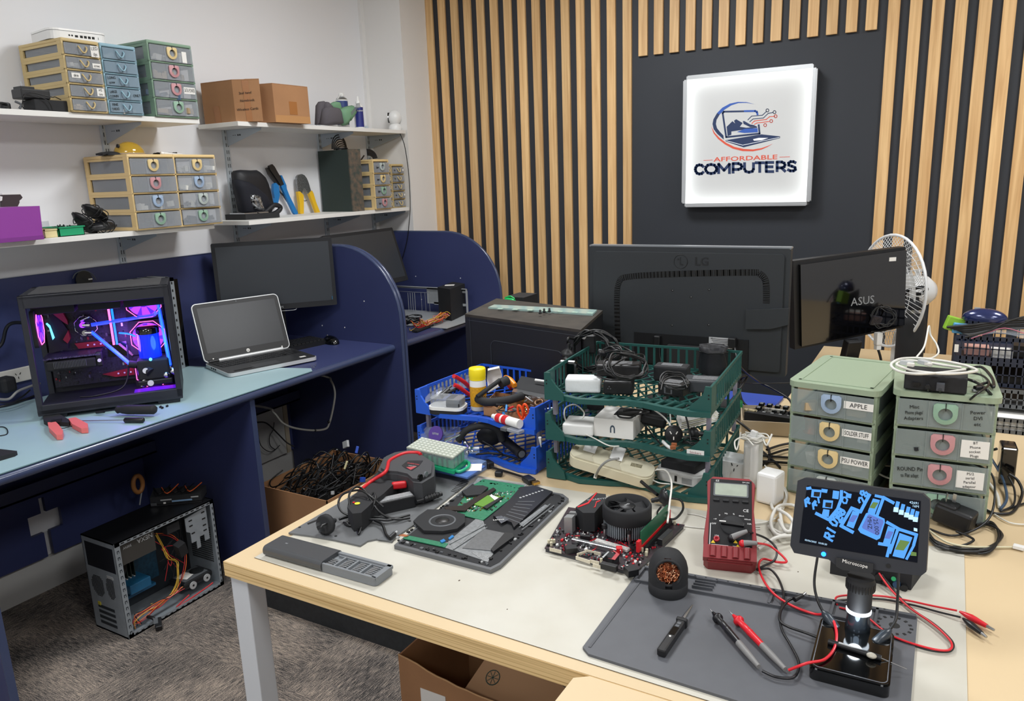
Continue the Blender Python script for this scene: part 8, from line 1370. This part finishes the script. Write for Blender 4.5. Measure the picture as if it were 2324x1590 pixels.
# ------------------------------------------------------------ black computer tower on the table
t=thing('computer_tower','dusty black computer tower behind the blue trays','computer',(-1.06,2.04,.7405));TOP=[P(x,y,1.05) for x,y in ((1055,712),(1318,748),(1368,704),(1108,690))];TOP[3]=TOP[0]+(TOP[2]-TOP[1]);b=B();b.prism([p[:2] for p in TOP],.7405,1.042,mat('tower_black','#101216',.5));b.build('case',t);b=B();b.prism([p[:2] for p in TOP],1.042,1.05,mat('dusty_black','#28241f',.7,noise=(14,.3),tint2='#3a342d'));b.build('top_panel',t)
fd=(TOP[1]-TOP[0]).normalized();fn=Vector((fd.y,-fd.x,0));Mf=Matrix(((fd.x,0,fn.x,TOP[0].x),(fd.y,0,fn.y,TOP[0].y),(0,1,0,.7405),(0,0,0,1)));Lt=(TOP[1]-TOP[0]).length
b=B(Mf);rr=rrect(Lt*.62,.24,.02,6,Lt*.55,.12);b.tube([(x,y_,.0008) for x,y_ in rr],.0012,mat('seam_line','#3a3e44',.4),5,1,closed=True);b.box((Lt/2,.292,.001),(Lt*.94,.0015,.0012),mat('seam_line','#3a3e44'));b.box((.022,.15,.001),(.0015,.3,.0012),mat('seam_line','#3a3e44'));b.build('side_door',t)
Ms=Matrix(((TOP[2]-TOP[1]).normalized().x and ((TOP[2]-TOP[1]).normalized().x,0,(TOP[2]-TOP[1]).normalized().y,TOP[1].x),((TOP[2]-TOP[1]).normalized().y,0,-(TOP[2]-TOP[1]).normalized().x,TOP[1].y),(0,1,0,.7405),(0,0,0,1)));b=B(Ms)
for k in range(10):b.box((.10,.22+.006*k,.0006),(.12,.0022,.001),INK)
b.build('rear_vents',t)
t=thing('glass_strip','pale green-tinted glass strip lying along the top of the black tower','glass strip',P(1230,705,1.05));b=B();g=[P(x,y,1.051)[:2] for x,y in ((1108,700),(1345,716),(1355,706),(1122,694))];b.prism(g,1.0505,1.056,mat('green_glass','#a9c4bf',.1,alpha=.75,spec=.9));b.build('glass',t);b=B()
for k in range(7):c=P(1135+34*k,700+1.6*k,1.0565);b.box(c,(.018,.012,.0004),mat('green_tape','#9fb9a8',.5))
b.build('tape_patch',t)
for k,(px,py) in enumerate(((1226,712),(1235,709),(1247,708))):c=P(px,py,1.0565);b=B();b.lathe([(.004,0),(.005,.003),(.003,.006),(.0035,.011),(.001,.013)],BLK,10,TR(c));b.build('rubber_foot',label='small black rubber peg standing on the glass strip',cat='peg',group='black pegs on the black tower')
# green headset cover, blue pad, phone, jar, small box, gum, bottle
b=B();c=PY(1155,683,2.4);c.z=c.z;gm=mat('translucent_green','#18b35a',.3,alpha=.8);t=thing('dark_cabinet','dark narrow cabinet with bright green strap behind the black tower','cabinet',(c.x,2.5,0));b.b2((c.x-.05,2.46,0),(c.x+.03,2.57,c.z+.005),BLKM);b.build('body',t);b=B();b.tube([PY(1143,690,2.43),PY(1150,680,2.43),PY(1165,682,2.43),PY(1168,690,2.43)],.008,gm,8,4);b.tube([PY(1146,676,2.43),PY(1158,672,2.43),PY(1168,678,2.43)],.003,gm,8,4);b.build('green_strap',t)
b=B();q=[P(x,y,.741)[:2] for x,y in ((1650,905),(1735,920),(1740,885),(1670,860))];b.prism([(-.62,2.18),(-.42,2.2),(-.41,2.43),(-.62,2.43)],.7405,.749,mat('cobalt_card','#2846a6',.5));b.build('blue_folder',label='cobalt blue folder lying under the large monitor',cat='folder')
t=thing('desk_phone','black desk phone with domed keys behind the sage drawers','phone',(-.36,2.19,.7405));a=P(1690,905,.76);b=B();M=TR(-.375,2.15,.7405)@RZ(-6);b.prism([(0,0),(.13,0),(.13,.028),(0,.05)],-.075,.075,BLKM,M@Matrix(((0,0,1,0),(1,0,0,-.065),(0,1,0,0),(0,0,0,1))));b.build('body',t);b=B(M)
for i in range(6):
    for j in range(4):b.box((-.058+.023*i,-.045+.027*j,.034+.0045*j),(.017,.018,.008),BLKG,(.16,0,0),.004)
b.build('keys',t)
t=thing('jar','clear jar with green lid behind the green trays','jar',P(1667,935,.741));c=P(1668,950,.741);b=B();b.lathe([(.018,0),(.02,.004),(.02,.035)],CLG,24,TR(c));b.build('glass',t);b=B();b.lathe([(.021,.036),(.0215,.05),(.019,.056),(0,.057)],mat('green_lid','#1c7a45',.35),24,TR(c));b.build('lid',t)
t=thing('cardboard_carton','small open cream cardboard carton behind the sage drawers','carton',P(1735,975,.741));q=[P(x,y,.741) for x,y in ((1682,985),(1800,992),(1800,950),(1680,948))];b=B();h_=Vector((0,0,.04));KR=mat('kraft_cream','#bfae95',.8)
for p_,r_ in ((0,1),(1,2),(2,3),(3,0)):n_=Vector((-(q[r_]-q[p_]).y,(q[r_]-q[p_]).x,0)).normalized()*.0025;b.add([tuple(q[p_]),tuple(q[r_]),tuple(q[r_]+n_),tuple(q[p_]+n_)]+[tuple(v+h_) for v in (q[p_],q[r_],q[r_]+n_,q[p_]+n_)],_BF,KR)
b.prism([v[:2] for v in q],.741,.743,KR);b.build('body',t);b=B();b.box(P(1703,940,.775),(.034,.01,.03),mat('printed_kraft','#d5c59a',.8,noise=(120,.9),tint2='#3a352c'),(.1,0,-.1));b.build('small_packet',t);b=B();b.box(P(1755,938,.775),(.05,.008,.028),mat('printed_white','#cfccc4',.7,noise=(100,.8),tint2='#4a4a48'));b.build('small_packet',t)
t=thing('gum_box','red and white gum box behind the left sage drawers','box',P(2015,855,.741));c=P(2015,868,.741);b=B();b.box(c+Vector((0,.012,.035)),(.03,.022,.068),RED,(0,0,-.1),.001);b.text('eclipse',.017,PAP,TR(c+Vector((-.0,-.0005,.03)))@RZ(-6)@RX(90)@RZ(80),.0003);b.build('pack',t);b=B();b.box(c+Vector((-.012,.03,.03)),(.05,.01,.07),PAP,(0,0,.3));b.build('white_card',t)
t=thing('water_bottle','matt black steel water bottle with loop lid before the fan','bottle',(-.06,2.79,.7405));c=Vector((PY(2063,800,2.79).x,2.79,.7405));Mb=TR(c)@Matrix.Diagonal((1.2,1.2,1.22,1));b=B();b.lathe([(.034,0),(.0355,.004),(.0355,.165),(.033,.178),(.0255,.19),(.0235,.194)],BLKM,32,Mb);b.build('flask',t);b=B();b.lathe([(.0245,.194),(.0245,.203)],STEEL,32,Mb);b.build('steel_collar',t);b=B();b.lathe([(.0255,.203),(.0255,.218),(.02,.224),(.014,.226),(.014,.234)],BLKM,28,Mb);b.tube([Mb@Vector(v) for v in ((-.02,0,.226),(-.022,0,.243),(-.008,-.002,.256),(.018,-.003,.262),(.03,-.002,.258),(.02,0,.246),(-.005,0,.242))],.0055,BLKM,8,5);b.build('lid',t)
# fan
t=thing('pedestal_fan','white desk fan with wire guard turned towards the wall','fan',(.06,2.98,.7405));FW=mat('fan_white','#dfe1e2',.35);ax=Vector((-.8,-.6,.05)).normalized();u1=(Vector((0,0,1))-ax*ax.z).normalized();u2=ax.cross(u1);Rf=.19;fc=PY(2018,660,2.88)
cir=lambda r_,dd,n=28:[fc+ax*dd+(u1*math.cos(a)+u2*math.sin(a))*r_ for a in [2*PI*i/n for i in range(n)]]
b=B();b.tube(cir(Rf,0,40),.005,FW,8,1,closed=True)
for r_,dd in ((.05,.045),(.1,.035),(.14,.02),(.05,-.05),(.1,-.04),(.14,-.022)):b.tube(cir(r_,dd),.0014,FW,5,1,closed=True)
for k in range(72):
    a=2*PI*k/72;tw=.35
    for s_ in (1,-1):b.tube([fc+ax*(s_*.048)+(u1*math.cos(a+s_*tw)+u2*math.sin(a+s_*tw))*.045,fc+ax*(s_*.038)+(u1*math.cos(a+s_*tw*.5)+u2*math.sin(a+s_*tw*.5))*.11,fc+(u1*math.cos(a)+u2*math.sin(a))*Rf],.001,FW,4,3)
b.build('wire_guard',t)
b=B();
for k in range(3):
    a0=k*2.094+.4;vs=[]
    for i in range(6):
        for j in range(4):r_=.03+.115*j/3;a=a0+(i/5-.5)*1.5;vs.append(tuple(fc+ax*(.018*(i/5-.5))+(u1*math.cos(a)+u2*math.sin(a))*r_))
    b.add(vs,[(i*4+j,i*4+j+1,(i+1)*4+j+1,(i+1)*4+j) for i in range(5) for j in range(3)],mat('fan_blade_white','#e6e6e4',.35),True)
b.cyl(fc-ax*.02,fc+ax*.02,.032,FW,n=20);b.build('blades',t)
b=B();mc=fc-ax*.10;q=Matrix.Translation(mc)@(-ax).to_track_quat('Z','Y').to_matrix().to_4x4();b.lathe([(.035,-.06),(.05,-.045),(.054,-.01),(.052,.03),(.035,.055),(0,.062)],FW,24,q);b.cyl(mc+Vector((0,0,.045)),mc+Vector((0,0,.068)),.007,FW,n=12);b.cyl(mc+Vector((0,0,.066)),mc+Vector((0,0,.072)),.013,FW,.015,n=16);b.build('motor_housing',t)
b=B();b.tube([mc+Vector((0,0,-.04)),mc+Vector((-.02,-.01,-.12)),Vector((mc.x-.03,mc.y-.02,.86)),Vector((mc.x-.03,mc.y-.02,.755))],lambda u:.022+.012*u,FW,14,5);b.build('neck',t);b=B();b.lathe([(.10,0),(.10,.008),(.08,.016),(.035,.022)],FW,32,TR(mc.x-.03,mc.y-.02,.7405));b.build('base',t)
# ------------------------------------------------------------ baskets at the right
def basket(lab,p,rz,W,D,H,m,z,slots=True,name='mesh_basket',tag_=True):
    t=thing(name,lab,'basket',(p[0],p[1],z),R(rz));b=F(t);b.box((W/2,D/2,.002),(W,D,.004),m);nx=int(W/.0145)
    for y_ in (0,D):
        for zc_ in (.004,H*.5,H-.003):b.box((W/2,y_,zc_),(W,.003,.011 if zc_ != H*.5 else .003),m)
        for k in range(nx+1):b.box((k*W/nx,y_,H/2),(.0035,.003,H),m)
    b.build('front_and_back',t)
    for x in (0,W):
        b=F(t)
        for zc_ in (.004,H*.5,H-.003):b.box((x,D/2,zc_),(.003,D,.006),m)
        for k in range(int(D/.02)+1):b.box((x,k*.02,H/2),(.003,.004,H),m)
        b.build('side_wall',t);return t
bp=P(2137,850,.80);GYB=mat('basket_grey','#5a5d60',.5)
N1=P(2230,975,.7405)
basket('grey mesh letter basket holding white paper at the right edge',(.085,2.33),0,.34,.26,.040,GYB,.7405,False)
B().b2((.092,2.338,.7455),(.41,2.58,.776),PAP).build('paper_stack',label='stack of white paper in the lowest grey basket',cat='paper')
basket('grey mesh basket stacked on the paper basket, under the navy ones',(.085,2.40),0,.34,.24,.05,GYB,.792,False)
b0=basket('lower navy slotted basket with dark contents at the right',(.045,2.42),0,.36,.24,.066,TN,.845);B().b2((.055,2.43,.85),(.395,2.64,.872),INK).build('dark_papers',label='dark material filling the lower navy basket',cat='papers')
b0=basket('upper navy slotted basket overflowing with bags and a blue mouse',(.045,2.42),0,.36,.24,.066,TN,.915);F(b0).box((.004,-.002,.03),(.01,.001,.022),PAP).build('label_sticker',b0)
b=B();b.box((.1,2.49,.93),(.06,.06,.02),mat('pack_pink','#c99a90',.5));b.box((.16,2.47,.93),(.05,.05,.02),PAP);b.box((.22,2.48,.94),(.07,.05,.03),BLK);b.box((.3,2.48,.935),(.06,.06,.03),LGR);b.build('packets',label='white, pink and black packets inside the upper navy basket',cat='packets',kind='stuff')
t=thing('green_packet','lime green and blue packet at the left of the upper navy basket','packet',(.09,2.48,.95));c=PY(2165,735,2.46);b=B();b.box(c,(.045,.02,.04),mat('lime_green','#8fc23c',.4),(0,.3,.3),.003);b.build('lime_part',t);b=B();b.box(PY(2180,745,2.45),(.04,.012,.03),mat('sky_blue_pack','#5fa3d0',.4),(0,.1,.2),.003);b.build('blue_part',t)
t=thing('computer_mouse','dark blue glossy computer mouse on top of the upper navy basket','mouse',PY(2235,722,2.45),R(80));b=F(t);b.ball((0,0,.0),1,mat('metallic_blue','#26305e',.2,.3,coat=.6),(.028,.055,.028),24,z0=-.2);b.build('shell',t);F(t).box((0,.02,.027),(.003,.014,.004),LGR).build('scroll_wheel',t)
b=B();
for k in range(5):b.tube([PY(2150+8*k,742+2*k,2.44),PY(2200,738+5*k,2.42),PY(2260,730+4*k,2.43),PY(2330,724+5*k,2.44)],.004,[BLK,CBL,mat('junk_dark'),BLKM,GRY][k],6,4)
b.tube([PY(2190,765,2.40),PY(2240,752,2.40),PY(2290,728,2.42),PY(2340,715,2.44)],.0026,CBL,7,4);b.build('flat_cables',label='flat dark cables and sleeves under the blue mouse',cat='cable')
b=B();rn=random.Random(6);vs=[];
for i in range(9):
    for j in range(4):c=PY(2205+18*i,766-6*j-10*math.sin(i*.5),2.41+.012*j+.008*rn.random());vs.append(tuple(c))
b.add(vs,[(i*4+j,i*4+j+1,(i+1)*4+j+1,(i+1)*4+j) for i in range(8) for j in range(3)],CLR);b.tube([PY(2204,768,2.405),PY(2240,756,2.405),PY(2280,744,2.405),PY(2330,758,2.405)],.0012,mat('zip_pink','#b8607a',.4),6,4);b.build('zip_bag',label='clear zip bag with pink seal hanging over the navy basket',cat='bag')
# ------------------------------------------------------------ torn carton under the table
t=thing('torn_carton','large torn cardboard carton with printed flap under the table','carton',(-.85,1.42,0));x0,y0_,x1,y1_,h=-1.115,1.315,-.42,1.62,.30;CI=mat('carton_inside','#4a352b',.9)
b=B();b.b2((x0,y0_,0),(x1,y1_,.004),CARD);b.b2((x0,y0_,0),(x0+.004,y1_,h),CARD);b.b2((x1-.004,y0_,0),(x1,y1_,h),CARD);b.b2((x0,y1_-.004,0),(x1,y1_,h),CARD)
rn=random.Random(12);top_=[(x0+(x1-x0)*i/24,h+rn.uniform(-.004,.004)-.04*min(1,i/24*3.2)) for i in range(25)];b.prism([(x0,0)]+[(x1,0)]+top_[::-1],0,.004,CARD,MXZ(y0_));b.build('body',t)
b=B();b.tube([(x,y0_-.003,z_+.001) for x,z_ in top_],.0022,CARDK,5,1);b.build('torn_edge',t)
FL=mat('kraft_flap','#b08a66',.85);fa,fb,fcc,fd_=Vector((x0+.17,y0_+.03,h-.07)),Vector((x1,y0_+.03,h-.07)),Vector((x1,y1_-.02,h+.10)),Vector((x0+.24,y1_-.02,h+.10));b=B();b.add([tuple(v) for v in (fa,fb,fcc,fd_)]+[tuple(v+Vector((0,0,.003))) for v in (fa,fb,fcc,fd_)],_BF,FL);b.build('printed_flap',t)
nrm=(fb-fa).cross(fd_-fa).normalized();e1=(fb-fa).normalized();e2=nrm.cross(e1);Mf=Matrix(((e1.x,e2.x,nrm.x,fa.x),(e1.y,e2.y,nrm.y,fa.y),(e1.z,e2.z,nrm.z,fa.z+.0035),(0,0,0,1)));PRN=mat('teal_print','#2f4a44',.8);b=B(Mf)
b.tube([(.07,.26,0),(.09,.18,0),(.14,.12,0),(.22,.09,0),(.3,.06,0),(.38,.02,0)],.0008,PRN,4,6)
for x,y_,r_ in ((.06,.05,.018),(.2,.17,.02),(.33,.1,.022)):
    b.tube([(x+r_*math.cos(a),y_+r_*math.sin(a),0) for a in [PI*i/8 for i in range(16)]],.0014,PRN,4,1,closed=True)
    for k in range(4):b.box((x,y_,0),(r_*1.7,.0014,.0006),PRN,(0,0,k*.785))
for x,y_ in ((.04,.12),(.045,.15),(.055,.18)):b.prism([(x-.012,y_),(x,y_-.01),(x+.012,y_),(x,y_+.014)],0,.0005,PRN)
for x,y_ in ((.16,.14),(.27,.09),(.12,.2),(.36,.05),(.1,.1),(.24,.05)):b.prism([(x+(.006 if k % 2 else .0025)*math.cos(k*PI/5),y_+(.006 if k % 2 else .0025)*math.sin(k*PI/5)) for k in range(10)],0,.0005,PRN)
b.build('leaf_print',t);b=B();c=PY(985,1580,y0_-.001);b.box((c.x,y0_-.001-.004,c.z-.03),(.075,.001,.09),PAP,(0,0,0));b.build('address_label',t)
